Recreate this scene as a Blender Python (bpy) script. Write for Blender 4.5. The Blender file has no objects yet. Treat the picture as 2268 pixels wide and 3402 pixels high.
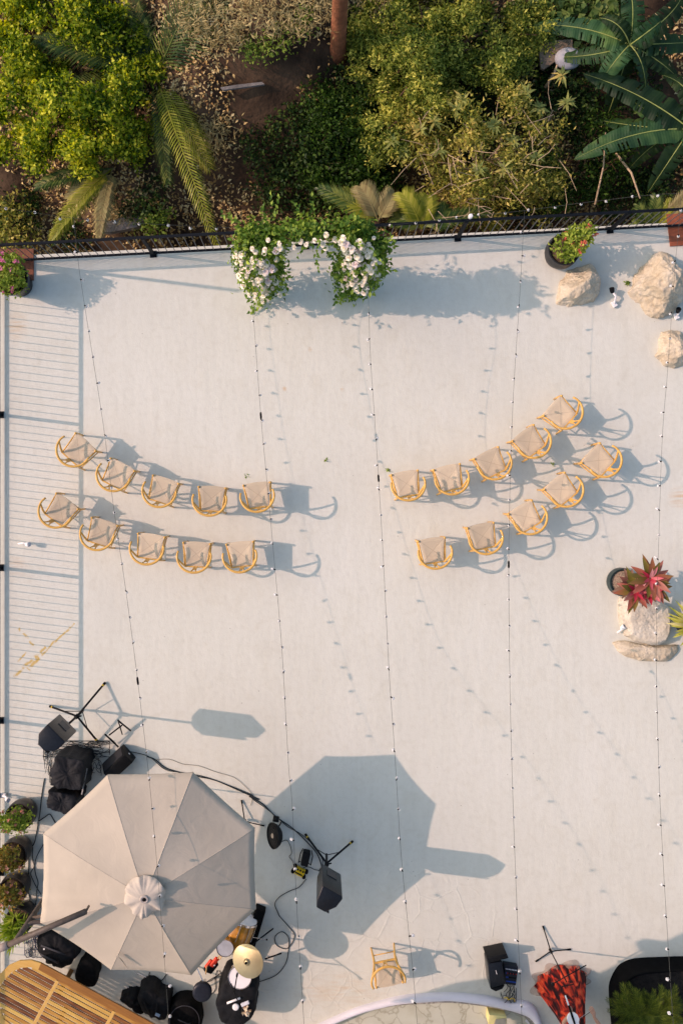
import bpy, bmesh, math, random
import numpy as np
from mathutils import Vector, Matrix, noise, Quaternion

scene = bpy.context.scene
col = scene.collection
R = math.radians
random.seed(7)
rng = np.random.default_rng(7)

# ------------------------------------------------------------------ camera, sky, sun
H = 14.7                      # drone height above the terrace
SC = 205.0                    # photograph pixels per metre on the terrace floor
NX, NY = 1053.0, 1650.0       # the point straight below the drone
SUN_EL = math.atan(0.7237)
SUN_H = Vector((0.9923, -0.124, 0))     # the way shadows fall

cam_d = bpy.data.cameras.new("camera")
cam = bpy.data.objects.new("camera", cam_d)
col.objects.link(cam)
cam.location = (0, 0, H)
cam.rotation_euler = (0, 0, 0)
cam_d.sensor_fit = 'VERTICAL'
cam_d.sensor_height = 24.0
cam_d.lens = 24.0 * (SC * H) / 3402.0
cam_d.shift_x = (1134 - NX) / 3402.0
cam_d.shift_y = -(1701 - NY) / 3402.0
cam_d.clip_end = 800
scene.camera = cam

world = bpy.data.worlds.new("World")
scene.world = world
world.use_nodes = True
wn = world.node_tree
sky = wn.nodes.new('ShaderNodeTexSky')
sky.sky_type = 'NISHITA'
sky.sun_disc = False
sky.sun_elevation = SUN_EL
sky.sun_rotation = R(-82.9)
sky.air_density = 1.0
sky.dust_density = 2.2
sky.ozone_density = 1.0
bg = wn.nodes['Background']
bg.inputs['Strength'].default_value = 0.14
wn.links.new(sky.outputs[0], bg.inputs[0])

sun_d = bpy.data.lights.new("sun", 'SUN')
sun = bpy.data.objects.new("sun", sun_d)
col.objects.link(sun)
sun_d.energy = 2.1
sun_d.angle = R(0.5)
sun_d.color = (1.0, 0.675, 0.575)
sdir = Vector((SUN_H.x * math.cos(SUN_EL), SUN_H.y * math.cos(SUN_EL), -math.sin(SUN_EL)))
sun.rotation_euler = sdir.to_track_quat('-Z', 'Y').to_euler()

vs = scene.view_settings
vs.view_transform = 'Standard'
vs.look = 'None'
vs.gamma = 1
vs.exposure = 0.71

# ------------------------------------------------------------------ helpers
def W(px, py, z=0.0):
    k = (H - z) / H / SC
    return Vector(((px - NX) * k, -(py - NY) * k, z))

def K(px, py, z=0.0):         # the same for points read off the 1568 wide view
    return W(px * 1.44643, py * 1.44643, z)

def tag(o, label=None, cat=None, group=None, kind=None):
    if label: o['label'] = label
    if cat: o['category'] = cat
    if group: o['group'] = group
    if kind: o['kind'] = kind
    return o

def thing(name, label, cat, loc=(0, 0, 0), group=None, rz=0.0):
    o = bpy.data.objects.new(name, None)
    o.empty_display_size = 0.2
    col.objects.link(o)
    o.location = loc
    o.rotation_euler = (0, 0, rz)
    return tag(o, label, cat, group)

def wloc(o):
    v = Vector((0, 0, 0))
    while o:
        v = v + o.location
        o = o.parent
    return v

def link(name, me, mat=None, parent=None, smooth=False, loc=None):
    o = bpy.data.objects.new(name, me)
    col.objects.link(o)
    if mat is not None and len(me.materials) == 0:
        me.materials.append(mat)
    if parent: o.parent = parent
    if loc is not None: o.location = loc
    if smooth and len(me.polygons):
        me.polygons.foreach_set('use_smooth', [True] * len(me.polygons))
    return o

class MB:
    """collects shapes (world coordinates) and links them as one mesh"""
    def __init__(s): s.v = []; s.f = []
    def add(s, vs, fs):
        n = len(s.v)
        s.v += [tuple(v) for v in vs]
        s.f += [tuple(i + n for i in f) for f in fs]
        return s
    def box(s, c, size, rz=0.0, bev=0.0, M=None):
        bm = bmesh.new()
        bmesh.ops.create_cube(bm, size=1)
        bmesh.ops.scale(bm, vec=size, verts=bm.verts)
        if bev: bmesh.ops.bevel(bm, geom=list(bm.edges), offset=bev, segments=2, profile=0.5, affect='EDGES')
        T = Matrix.Translation(c) @ (M.to_4x4() if M else Matrix.Rotation(rz, 4, 'Z'))
        bmesh.ops.transform(bm, matrix=T, verts=bm.verts)
        return s.bm(bm)
    def bm(s, bm):
        bm.verts.index_update()
        s.add([v.co.copy() for v in bm.verts], [[v.index for v in f.verts] for f in bm.faces])
        bm.free()
        return s
    def tube(s, pts, r, n=8, cap=True, flat=1.0):
        pts = [Vector(p) for p in pts]
        rs = r if isinstance(r, (list, tuple)) else [r] * len(pts)
        vs, fs = [], []
        up = None
        for i, p in enumerate(pts):
            t = (pts[min(i + 1, len(pts) - 1)] - pts[max(i - 1, 0)])
            if t.length < 1e-9: t = Vector((0, 0, 1))
            t.normalize()
            if up is None:
                up = Vector((0, 0, 1)) if abs(t.z) < 0.9 else Vector((0, 1, 0))
            a = t.cross(up)
            if a.length < 1e-6: a = t.orthogonal()
            a.normalize()
            b = a.cross(t).normalized()
            up = b
            for k in range(n):
                w = 2 * math.pi * k / n
                vs.append(p + (a * math.cos(w) + b * math.sin(w) * flat) * rs[i])
        m = len(pts)
        for i in range(m - 1):
            for k in range(n):
                k2 = (k + 1) % n
                fs.append((i * n + k, i * n + k2, (i + 1) * n + k2, (i + 1) * n + k))
        if cap:
            fs.append(tuple(range(n))[::-1])
            fs.append(tuple((m - 1) * n + k for k in range(n)))
        return s.add(vs, fs)
    def lathe(s, prof, c=(0, 0, 0), n=28, M=None, wob=None):
        vs, fs = [], []
        c = Vector(c)
        for j, (r, z) in enumerate(prof):
            for k in range(n):
                w = 2 * math.pi * k / n
                rr = r * (wob(w, j) if wob else 1)
                p = Vector((rr * math.cos(w), rr * math.sin(w), z))
                if M: p = M @ p
                vs.append(c + p)
        for j in range(len(prof) - 1):
            for k in range(n):
                k2 = (k + 1) % n
                fs.append((j * n + k, j * n + k2, (j + 1) * n + k2, (j + 1) * n + k))
        if prof[0][0] > 1e-6: fs.append(tuple(range(n))[::-1])
        if prof[-1][0] > 1e-6: fs.append(tuple((len(prof) - 1) * n + k for k in range(n)))
        return s.add(vs, fs)
    def prism(s, poly, z0, z1):
        n = len(poly)
        vs = [Vector((p[0], p[1], z0)) for p in poly] + [Vector((p[0], p[1], z1)) for p in poly]
        a = sum(poly[i][0] * poly[(i + 1) % n][1] - poly[(i + 1) % n][0] * poly[i][1] for i in range(n))
        fs = [tuple(range(n))[::-1], tuple(range(n, 2 * n))] + [(i, (i + 1) % n, n + (i + 1) % n, n + i) for i in range(n)]
        if a < 0: fs = [f[::-1] for f in fs]
        return s.add(vs, fs)
    def build(s, name, mat, parent=None, smooth=False, auto=None):
        off = wloc(parent) if parent else Vector((0, 0, 0))
        me = bpy.data.meshes.new(name)
        me.from_pydata([(v[0] - off.x, v[1] - off.y, v[2] - off.z) for v in s.v], [], s.f)
        me.validate()
        o = link(name, me, mat, parent, smooth)
        if auto is not None:
            me.polygons.foreach_set('use_smooth', [True] * len(me.polygons))
            me.set_sharp_from_angle(angle=R(auto))
        return o

def np_mesh(name, V, F, mat, parent=None, smooth=False):
    """V (n,3) world coordinates, F (m,k)"""
    V = np.asarray(V, dtype=np.float64)
    if parent:
        o = wloc(parent)
        V = V - np.array([o.x, o.y, o.z])
    F = np.asarray(F, dtype=np.int32)
    me = bpy.data.meshes.new(name)
    me.vertices.add(len(V))
    me.vertices.foreach_set('co', V.astype(np.float32).ravel())
    m, k = F.shape
    me.loops.add(m * k)
    me.loops.foreach_set('vertex_index', F.ravel())
    me.polygons.add(m)
    me.polygons.foreach_set('loop_start', np.arange(0, m * k, k, dtype=np.int32))
    me.update(calc_edges=True)
    return link(name, me, mat, parent, smooth)

def unit(a):
    return a / np.maximum(np.linalg.norm(a, axis=1, keepdims=True), 1e-9)

def leaf_arrays(P, D, Nn, L, Wd, fold=0.25, droop=0.15):
    """small folded leaves: base P, axis D, normal Nn, length L, width Wd"""
    n = len(P)
    D = unit(D)
    S = unit(np.cross(D, Nn))
    Nn = np.cross(S, D)
    L = np.broadcast_to(np.asarray(L, float), (n,))[:, None]
    Wd = np.broadcast_to(np.asarray(Wd, float), (n,))[:, None]
    v = np.empty((n, 5, 3))
    v[:, 0] = P
    v[:, 1] = P + D * L * 0.45 + S * Wd * 0.5 + Nn * Wd * fold
    v[:, 2] = P + D * L * 0.5
    v[:, 3] = P + D * L * 0.45 - S * Wd * 0.5 + Nn * Wd * fold
    v[:, 4] = P + D * L - Nn * L * droop
    b = (np.arange(n) * 5)[:, None]
    f = np.concatenate([b + np.array([[0, 2, 1]]), b + np.array([[1, 2, 4]]), b + np.array([[0, 3, 2]]), b + np.array([[3, 4, 2]])], axis=0)
    return v.reshape(-1, 3), f

def join_arrays(lst):
    V, F, o = [], [], 0
    for v, f in lst:
        V.append(v); F.append(f + o); o += len(v)
    return np.concatenate(V), np.concatenate(F)

def inside_sphere(n, surf=0.5):
    d = unit(rng.normal(size=(n, 3)))
    r = rng.random(n) ** (1 / 3.0)
    r = surf + (1 - surf) * r
    return d * r[:, None]

def foliage(lobes, n_clusters, per, spread, L, Wd, up=0.7, surf=0.45, jit=0.6):
    """leaf clumps spread through several lobes: (centre, (rx, ry, rz))"""
    w = np.array([l[1][0] * l[1][1] for l in lobes]); w = w / w.sum()
    ids = rng.choice(len(lobes), size=n_clusters, p=w)
    C = np.array([list(l[0]) for l in lobes])[ids]
    Rr = np.array([list(l[1]) for l in lobes])[ids]
    u = inside_sphere(n_clusters, surf)
    u[:, 2] = np.where(u[:, 2] < -0.35, -u[:, 2] * 0.5, u[:, 2])
    cc = C + u * Rr
    nrm = unit(u / Rr + np.array([0, 0, up]))
    cnt = rng.integers(int(per * 0.5), int(per * 1.5) + 1, n_clusters)
    idx = np.repeat(np.arange(n_clusters), cnt)
    n = len(idx)
    P = cc[idx] + rng.normal(size=(n, 3)) * spread * np.array([1, 1, 0.6])
    N_ = unit(nrm[idx] + rng.normal(size=(n, 3)) * jit)
    D = unit(rng.normal(size=(n, 3)) + nrm[idx] * 0.3)
    s = rng.uniform(0.6, 1.25, n)
    return leaf_arrays(P, D, N_, L * s, Wd * s)

# ------------------------------------------------------------------ materials
MATS = {}
def newmat(name):
    m = bpy.data.materials.new(name)
    m.use_nodes = True
    nt = m.node_tree
    return m, nt, nt.nodes['Principled BSDF']

def nd(nt, t, **kw):
    n = nt.nodes.new(t)
    for k, v in kw.items():
        if k in n.inputs.keys() if hasattr(n.inputs, 'keys') else False:
            n.inputs[k].default_value = v
        else:
            setattr(n, k, v)
    return n

def ramp(nt, fac, stops):
    r = nt.nodes.new('ShaderNodeValToRGB')
    el = r.color_ramp.elements
    while len(el) > len(stops): el.remove(el[-1])
    while len(el) < len(stops): el.new(0.5)
    for e, (p, c) in zip(el, stops):
        e.position = p
        e.color = (c[0], c[1], c[2], 1)
    nt.links.new(fac, r.inputs[0])
    return r.outputs[0]

def mat(name, c, rough=0.6, var=0.15, scale=8.0, bump=0.0, bscale=40.0, metal=0.0, c2=None, coat=0.0, spec=0.22):
    if name in MATS: return MATS[name]
    m, nt, b = newmat(name)
    tc = nt.nodes.new('ShaderNodeTexCoord')
    nz = nt.nodes.new('ShaderNodeTexNoise')
    nz.inputs['Scale'].default_value = scale
    nz.inputs['Detail'].default_value = 6
    nt.links.new(tc.outputs['Object'], nz.inputs['Vector'])
    lo = tuple(x * (1 - var) for x in c)
    hi = tuple(min(1, x * (1 + var)) for x in (c2 or c))
    nt.links.new(ramp(nt, nz.outputs['Fac'], [(0.3, lo), (0.7, hi)]), b.inputs['Base Color'])
    b.inputs['Roughness'].default_value = rough
    b.inputs['Metallic'].default_value = metal
    b.inputs['Coat Weight'].default_value = coat
    b.inputs['Specular IOR Level'].default_value = spec
    if bump:
        n2 = nt.nodes.new('ShaderNodeTexNoise')
        n2.inputs['Scale'].default_value = bscale
        n2.inputs['Detail'].default_value = 8
        nt.links.new(tc.outputs['Object'], n2.inputs['Vector'])
        bp = nt.nodes.new('ShaderNodeBump')
        bp.inputs['Strength'].default_value = bump
        bp.inputs['Distance'].default_value = 0.02
        nt.links.new(n2.outputs['Fac'], bp.inputs['Height'])
        nt.links.new(bp.outputs[0], b.inputs['Normal'])
    MATS[name] = m
    return m

def leafmat(name, stops, rough=0.5, trans=0.35, scale=2.5):
    """leaf colours differ leaf by leaf and in soft patches"""
    if name in MATS: return MATS[name]
    m, nt, b = newmat(name)
    geo = nt.nodes.new('ShaderNodeNewGeometry')
    tc = nt.nodes.new('ShaderNodeTexCoord')
    nz = nt.nodes.new('ShaderNodeTexNoise')
    nz.inputs['Scale'].default_value = scale
    nt.links.new(tc.outputs['Object'], nz.inputs['Vector'])
    mx = nt.nodes.new('ShaderNodeMath'); mx.operation = 'MULTIPLY_ADD'
    nt.links.new(geo.outputs['Random Per Island'], mx.inputs[0])
    mx.inputs[1].default_value = 0.6
    m2 = nt.nodes.new('ShaderNodeMath'); m2.operation = 'MULTIPLY_ADD'
    nt.links.new(nz.outputs['Fac'], m2.inputs[0])
    m2.inputs[1].default_value = 0.9; m2.inputs[2].default_value = -0.14
    nt.links.new(m2.outputs[0], mx.inputs[2])
    colr = ramp(nt, mx.outputs[0], stops)
    nt.links.new(colr, b.inputs['Base Color'])
    b.inputs['Roughness'].default_value = rough
    b.inputs['Specular IOR Level'].default_value = 0.14
    if trans:
        tr = nt.nodes.new('ShaderNodeBsdfTranslucent')
        hs = nt.nodes.new('ShaderNodeHueSaturation')
        hs.inputs['Value'].default_value = 1.3
        hs.inputs['Saturation'].default_value = 1.1
        nt.links.new(colr, hs.inputs['Color'])
        nt.links.new(hs.outputs[0], tr.inputs['Color'])
        ms = nt.nodes.new('ShaderNodeMixShader')
        ms.inputs[0].default_value = trans
        nt.links.new(b.outputs[0], ms.inputs[1])
        nt.links.new(tr.outputs[0], ms.inputs[2])
        nt.links.new(ms.outputs[0], nt.nodes['Material Output'].inputs['Surface'])
    MATS[name] = m
    return m

def stone_mat(name, c1, c2, c3):
    m, nt, b = newmat(name)
    tc = nt.nodes.new('ShaderNodeTexCoord')
    n1 = nt.nodes.new('ShaderNodeTexNoise'); n1.inputs['Scale'].default_value = 3.2; n1.inputs['Detail'].default_value = 8
    n2 = nt.nodes.new('ShaderNodeTexNoise'); n2.inputs['Scale'].default_value = 26; n2.inputs['Detail'].default_value = 10
    nt.links.new(tc.outputs['Object'], n1.inputs['Vector'])
    nt.links.new(tc.outputs['Object'], n2.inputs['Vector'])
    a = ramp(nt, n1.outputs['Fac'], [(0.3, c1), (0.52, c2), (0.72, c3)])
    g = ramp(nt, n2.outputs['Fac'], [(0.3, (0.76, 0.74, 0.71)), (0.6, (1, 1, 1))])
    mx = nt.nodes.new('ShaderNodeMix'); mx.data_type = 'RGBA'; mx.blend_type = 'MULTIPLY'
    mx.inputs[0].default_value = 0.8
    nt.links.new(a, mx.inputs[6]); nt.links.new(g, mx.inputs[7])
    nt.links.new(mx.outputs[2], b.inputs['Base Color'])
    b.inputs['Roughness'].default_value = 0.9
    bp = nt.nodes.new('ShaderNodeBump'); bp.inputs['Strength'].default_value = 0.6; bp.inputs['Distance'].default_value = 0.025
    nt.links.new(n2.outputs['Fac'], bp.inputs['Height'])
    nt.links.new(bp.outputs[0], b.inputs['Normal'])
    MATS[name] = m
    return m

M_BLACK = mat('black_plastic', (0.007, 0.0075, 0.008), 0.5, 0.3, 20, spec=0.12)
M_BLACKGLOSS = mat('black_paint', (0.008, 0.010, 0.013), 0.3, 0.2, 30, spec=0.25, bump=0.08, bscale=300)
M_RUBBER = mat('black_rubber', (0.006, 0.006, 0.006), 0.8, 0.3, 20, spec=0.06)
M_CLOTH = mat('black_cloth', (0.009, 0.0095, 0.0105), 0.7, 0.4, 9, spec=0.12, bump=0.3, bscale=30)
M_RAIL = mat('dark_painted_steel', (0.005, 0.007, 0.010), 0.6, 0.2, 12, spec=0.12)
M_WHITE = mat('white_plastic', (0.75, 0.73, 0.7), 0.4, 0.06, 12)
M_METAL = mat('chrome', (0.6, 0.6, 0.62), 0.22, 0.08, 12, metal=1.0)
M_YTAPE = mat('yellow_tape', (0.55, 0.38, 0.04), 0.5)
M_SOIL = mat('potting_soil', (0.10, 0.065, 0.04), 0.95, 0.45, 30, bump=0.8, bscale=60)
M_OAK = mat('honey_oak', (0.62, 0.355, 0.085), 0.38, 0.16, 14, coat=0.15)
M_OAKD = mat('honey_oak_end', (0.42, 0.2, 0.05), 0.45, 0.2, 14)
M_WIRE = mat('string_light_wire', (0.06, 0.065, 0.055), 0.6)
M_CABLE = mat('black_cable', (0.02, 0.024, 0.024), 0.5)
# ------------------------------------------------------------------ terrace, pool, garden ground
def catmull(pts, n=6, closed=False):
    pts = [Vector(p) for p in pts]
    out = []
    m = len(pts)
    rngi = range(m) if closed else range(m - 1)
    for i in rngi:
        if closed:
            p0, p1, p2, p3 = pts[(i - 1) % m], pts[i], pts[(i + 1) % m], pts[(i + 2) % m]
        else:
            p0, p1, p2, p3 = pts[max(i - 1, 0)], pts[i], pts[i + 1], pts[min(i + 2, m - 1)]
        for k in range(n):
            t = k / n
            out.append(0.5 * ((2 * p1) + (p2 - p0) * t + (2 * p0 - 5 * p1 + 4 * p2 - p3) * t * t + (3 * p1 - p0 - 3 * p2 + p3) * t ** 3))
    if not closed: out.append(pts[-1])
    return out

def concrete_mat():
    m, nt, b = newmat('pale_concrete')
    L = nt.links
    geo = nt.nodes.new('ShaderNodeNewGeometry')
    pos = geo.outputs['Position']
    def noise_n(scale, detail, vec=pos, dist=0.0):
        n = nt.nodes.new('ShaderNodeTexNoise')
        n.inputs['Scale'].default_value = scale
        n.inputs['Detail'].default_value = detail
        n.inputs['Distortion'].default_value = dist
        L.new(vec, n.inputs['Vector'])
        return n.outputs['Fac']
    def mapping(sc, rot=(0, 0, 0)):
        mp = nt.nodes.new('ShaderNodeMapping')
        mp.inputs['Scale'].default_value = sc
        mp.inputs['Rotation'].default_value = rot
        L.new(pos, mp.inputs['Vector'])
        return mp.outputs[0]
    def mul(a, bb, f, mode='MULTIPLY'):
        mx = nt.nodes.new('ShaderNodeMix'); mx.data_type = 'RGBA'; mx.blend_type = mode
        if isinstance(f, float): mx.inputs[0].default_value = f
        else: L.new(f, mx.inputs[0])
        L.new(a, mx.inputs[6])
        if isinstance(bb, tuple): mx.inputs[7].default_value = (*bb, 1)
        else: L.new(bb, mx.inputs[7])
        return mx.outputs[2]
    base = ramp(nt, noise_n(0.55, 6, dist=0.6), [(0.3, (0.568, 0.564, 0.478)), (0.5, (0.59, 0.587, 0.496)), (0.7, (0.604, 0.602, 0.516))])
    st = ramp(nt, noise_n(1.0, 6, mapping((7, 0.5, 1), (0, 0, 0.06))), [(0.35, (0.965, 0.965, 0.96)), (0.6, (1, 1, 1))])
    c = mul(base, st, 0.8)
    sp = ramp(nt, noise_n(13, 8), [(0.36, (0.955, 0.95, 0.94)), (0.52, (1, 1, 1))])
    c = mul(c, sp, 0.8)
    sp2 = ramp(nt, noise_n(3.1, 7, dist=1.2), [(0.3, (0.955, 0.945, 0.925)), (0.5, (1, 1, 1))])
    c = mul(c, sp2, 0.8)
    # dark specks
    vo = nt.nodes.new('ShaderNodeTexVoronoi'); vo.inputs['Scale'].default_value = 3.3
    L.new(pos, vo.inputs['Vector'])
    dk = ramp(nt, vo.outputs['Distance'], [(0.018, (0.45, 0.42, 0.38)), (0.034, (1, 1, 1))])
    c = mul(c, dk, 0.8)
    # rusty streaks at their own places
    def blob(cx, cy, r, sx=1.0, sy=1.0, rot=0.0):
        s = nt.nodes.new('ShaderNodeVectorMath'); s.operation = 'SUBTRACT'
        L.new(pos, s.inputs[0]); s.inputs[1].default_value = (cx, cy, 0)
        mp = nt.nodes.new('ShaderNodeMapping'); mp.inputs['Rotation'].default_value = (0, 0, rot); mp.inputs['Scale'].default_value = (sx, sy, 1)
        L.new(s.outputs[0], mp.inputs['Vector'])
        ln = nt.nodes.new('ShaderNodeVectorMath'); ln.operation = 'LENGTH'
        L.new(mp.outputs[0], ln.inputs[0])
        mr = nt.nodes.new('ShaderNodeMapRange'); mr.inputs[1].default_value = r; mr.inputs[2].default_value = 0.0
        L.new(ln.outputs['Value'], mr.inputs[0])
        return mr.outputs[0]
    rust_n = noise_n(9, 5, mapping((0.35, 2.4, 1), (0, 0, -0.85)))
    def mth(op, a, bb):
        q = nt.nodes.new('ShaderNodeMath'); q.operation = op
        for i, v in enumerate((a, bb)):
            if isinstance(v, (int, float)): q.inputs[i].default_value = v
            else: L.new(v, q.inputs[i])
        return q.outputs[0]
    for (px, py, r, sx, sy, rot, k) in [(55, 1085, 0.3, 1.4, 1.0, 0.3, 0.5),
                                        (60, 1880, 0.22, 1, 1, 0, 0.3), (2255, 1655, 0.22, 1, 1, 0, 0.55), (1030, 1160, 0.05, 1, 1, 0, 0.8), (945, 1292, 0.05, 1, 1, 0, 0.8), (1137, 1292, 0.05, 1, 1, 0, 0.8), (1135, 3290, 0.9, 1, 2.4, 0.3, 0.3)]:
        p = W(px, py)
        f = mth('MULTIPLY', blob(p.x, p.y, r, sx, sy, rot), mth('MULTIPLY', mth('SUBTRACT', rust_n, 0.36), 4.0 * k))
        fc = mth('MINIMUM', mth('MAXIMUM', f, 0.0), 0.75)
        c = mul(c, (0.5, 0.28, 0.08), fc, 'MIX')
    # thin yellowish scratches
    for (a_, b2, wd) in [((48, 2250), (152, 2148), 0.022), ((118, 2196), (250, 2072), 0.016), ((62, 2088), (118, 2150), 0.016), ((95, 2225), (140, 2170), 0.03), ((60, 2200), (88, 2165), 0.014)]:
        A = W(*a_); B = W(*b2); dd = (B - A)
        ln_ = dd.length; dd.normalize()
        s = nt.nodes.new('ShaderNodeVectorMath'); s.operation = 'SUBTRACT'; L.new(pos, s.inputs[0]); s.inputs[1].default_value = (A.x, A.y, 0)
        dt = nt.nodes.new('ShaderNodeVectorMath'); dt.operation = 'DOT_PRODUCT'; L.new(s.outputs[0], dt.inputs[0]); dt.inputs[1].default_value = (dd.x, dd.y, 0)
        dn = nt.nodes.new('ShaderNodeVectorMath'); dn.operation = 'DOT_PRODUCT'; L.new(s.outputs[0], dn.inputs[0]); dn.inputs[1].default_value = (-dd.y, dd.x, 0)
        off_ = mth('ADD', dn.outputs['Value'], mth('MULTIPLY', mth('SUBTRACT', noise_n(5, 4), 0.5), 0.12))
        across = nt.nodes.new('ShaderNodeMapRange'); across.inputs[1].default_value = wd * 1.5; across.inputs[2].default_value = 0.0
        L.new(mth('ABSOLUTE', off_, 0), across.inputs[0])
        inr = mth('MULTIPLY', mth('GREATER_THAN', dt.outputs['Value'], 0.0), mth('LESS_THAN', dt.outputs['Value'], ln_))
        bk = mth('MINIMUM', mth('MAXIMUM', mth('MULTIPLY', mth('SUBTRACT', noise_n(11, 5), 0.38), 5.0), 0.0), 0.75)
        c = mul(c, (0.5, 0.34, 0.09), mth('MINIMUM', mth('MULTIPLY', mth('MULTIPLY', mth('MULTIPLY', across.outputs[0], inr), bk), 1.7), 0.9), 'MIX')
    L.new(c, b.inputs['Base Color'])
    b.inputs['Roughness'].default_value = 0.75
    b.inputs['Specular IOR Level'].default_value = 0.25
    # hand trowelled surface, and stamped stone outlines in the circle by the pool
    h1 = noise_n(6, 9, mapping((1.6, 0.7, 1)))
    h2 = noise_n(45, 6)
    hh = mth('ADD', mth('MULTIPLY', h1, 0.7), mth('MULTIPLY', h2, 0.25))
    wv = nt.nodes.new('ShaderNodeVectorMath'); wv.operation = 'ADD'
    nz = nt.nodes.new('ShaderNodeTexNoise'); nz.inputs['Scale'].default_value = 3
    L.new(pos, nz.inputs['Vector'])
    sc_ = nt.nodes.new('ShaderNodeVectorMath'); sc_.operation = 'SCALE'; sc_.inputs['Scale'].default_value = 0.12
    L.new(nz.outputs['Color'], sc_.inputs[0]); L.new(pos, wv.inputs[0]); L.new(sc_.outputs[0], wv.inputs[1])
    ve = nt.nodes.new('ShaderNodeTexVoronoi'); ve.feature = 'DISTANCE_TO_EDGE'; ve.inputs['Scale'].default_value = 2.4
    ve.inputs['Randomness'].default_value = 0.75
    L.new(wv.outputs[0], ve.inputs['Vector'])
    er = nt.nodes.new('ShaderNodeMapRange'); er.inputs[1].default_value = 0.0; er.inputs[2].default_value = 0.045; er.inputs[3].default_value = 1.0; er.inputs[4].default_value = 0.0
    L.new(ve.outputs['Distance'], er.inputs[0])
    pc = W(1290, 3300)
    cb = blob(pc.x, pc.y, 2.5)
    cm = nt.nodes.new('ShaderNodeMapRange'); cm.inputs[1].default_value = 0.08; cm.inputs[2].default_value = 0.2
    L.new(cb, cm.inputs[0])
    brk = mth('GREATER_THAN', noise_n(2.2, 3), 0.42)
    stamped = mth('MULTIPLY', mth('MULTIPLY', er.outputs[0], cm.outputs[0]), brk)
    hh2 = mth('ADD', hh, mth('MULTIPLY', stamped, 0.38))
    bp = nt.nodes.new('ShaderNodeBump'); bp.inputs['Strength'].default_value = 0.58; bp.inputs['Distance'].default_value = 0.012
    L.new(hh2, bp.inputs['Height'])
    L.new(bp.outputs[0], b.inputs['Normal'])
    return m

M_CONC = concrete_mat()
pool_out = [W(*p) for p in catmull([(900, 3520, 0), (985, 3440, 0), (1063, 3398, 0), (1176, 3348, 0), (1253, 3325, 0), (1330, 3305, 0), (1406, 3299, 0), (1500, 3296, 0), (1614, 3305, 0), (1690, 3322, 0), (1744, 3324, 0), (1772, 3340, 0), (1788, 3372, 0), (1800, 3410, 0), (1835, 3520, 0), (1820, 3700, 0), (1600, 3850, 0), (1250, 3880, 0), (980, 3750, 0)], 5, True)] if False else None
_pxo = [(900, 3540), (985, 3438), (1063, 3397), (1176, 3348), (1253, 3325), (1330, 3306), (1406, 3299), (1500, 3296), (1614, 3306), (1690, 3322), (1744, 3324), (1774, 3342), (1789, 3372), (1802, 3415), (1835, 3520), (1820, 3700), (1600, 3850), (1250, 3880), (980, 3750)]
_pxi = [(960, 3545), (1020, 3448), (1100, 3402), (1190, 3364), (1262, 3344), (1330, 3331), (1406, 3325), (1500, 3321), (1610, 3336), (1680, 3351), (1729, 3366), (1757, 3380), (1776, 3404), (1785, 3440), (1800, 3530), (1780, 3690), (1580, 3815), (1260, 3840), (1010, 3720)]
PO = catmull([W(*p) for p in _pxo], 6, True)
PI_ = catmull([W(*p) for p in _pxi], 6, True)

bm = bmesh.new()
outer = [W(-12, 853), W(2320, 735.5), W(3000, 735.5), W(3000, 4600), W(-12, 4600)]
def loop(bm, pts):
    vv = [bm.verts.new(p) for p in pts]
    for i in range(len(vv)): bm.edges.new((vv[i], vv[(i + 1) % len(vv)]))
loop(bm, outer)
mid = [(a + b_) * 0.5 for a, b_ in zip(PO, PI_)]
loop(bm, mid)
bmesh.ops.triangle_fill(bm, use_beauty=True, use_dissolve=False, edges=list(bm.edges), normal=(0, 0, 1))
for f in bm.faces:
    if f.normal.z < 0: f.normal_flip()
tm = MB().bm(bm)
terrace = tag(tm.build('terrace', M_CONC), kind='structure')
# retaining wall below the terrace edge
wl = MB()
for a, b_ in [(outer[0], outer[1]), (outer[4], outer[0])]:
    d = (b_ - a).normalized()
    nrm = Vector((d.y, -d.x, 0))
    p = [a + nrm * 0.003, b_ + nrm * 0.003, b_ + nrm * 0.25, a + nrm * 0.25]
    wl.prism([(q.x, q.y) for q in p], -3.4, -0.004)
tag(wl.build('terrace_wall', mat('rough_wall_plaster', (0.42, 0.39, 0.34), 0.9, 0.25, 3, 0.4)), kind='structure')

# pool: rounded white rim, tile band, veined floor
M_RIM = mat('white_rim_plaster', (0.70, 0.67, 0.68), 0.55, 0.05, 3, bump=0.1)
n = len(PO)
sect = []
for t, z in [(0.0, 0.0), (0.03, 0.05), (0.16, 0.085), (0.5, 0.1), (0.84, 0.085), (0.97, 0.05), (1.0, 0.0), (1.0, -0.03)]:
    sect.append([Vector((a.x + (b_.x - a.x) * t, a.y + (b_.y - a.y) * t, z)) for a, b_ in zip(PO, PI_)])
rm = MB()
vv = [p for s_ in sect for p in s_]
ff = []
for j in range(len(sect) - 1):
    for i in range(n):
        i2 = (i + 1) % n
        ff.append((j * n + i, (j + 1) * n + i, (j + 1) * n + i2, j * n + i2))
rm.add(vv, ff)
tag(rm.build('pool_rim', M_RIM, smooth=True), kind='structure')
cpool = sum((p for p in PI_), Vector((0, 0, 0))) / n
inn = [p + (cpool - p).normalized() * 0.075 for p in PI_]
tb = MB()
tb.add([p + Vector((0, 0, -0.031)) for p in PI_] + [p + Vector((0, 0, -0.031)) for p in inn] + [p + Vector((0, 0, -0.4)) for p in inn],
       [(i, n + i, n + (i + 1) % n, (i + 1) % n) for i in range(n)] + [(n + i, 2 * n + i, 2 * n + (i + 1) % n, n + (i + 1) % n) for i in range(n)])
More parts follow.
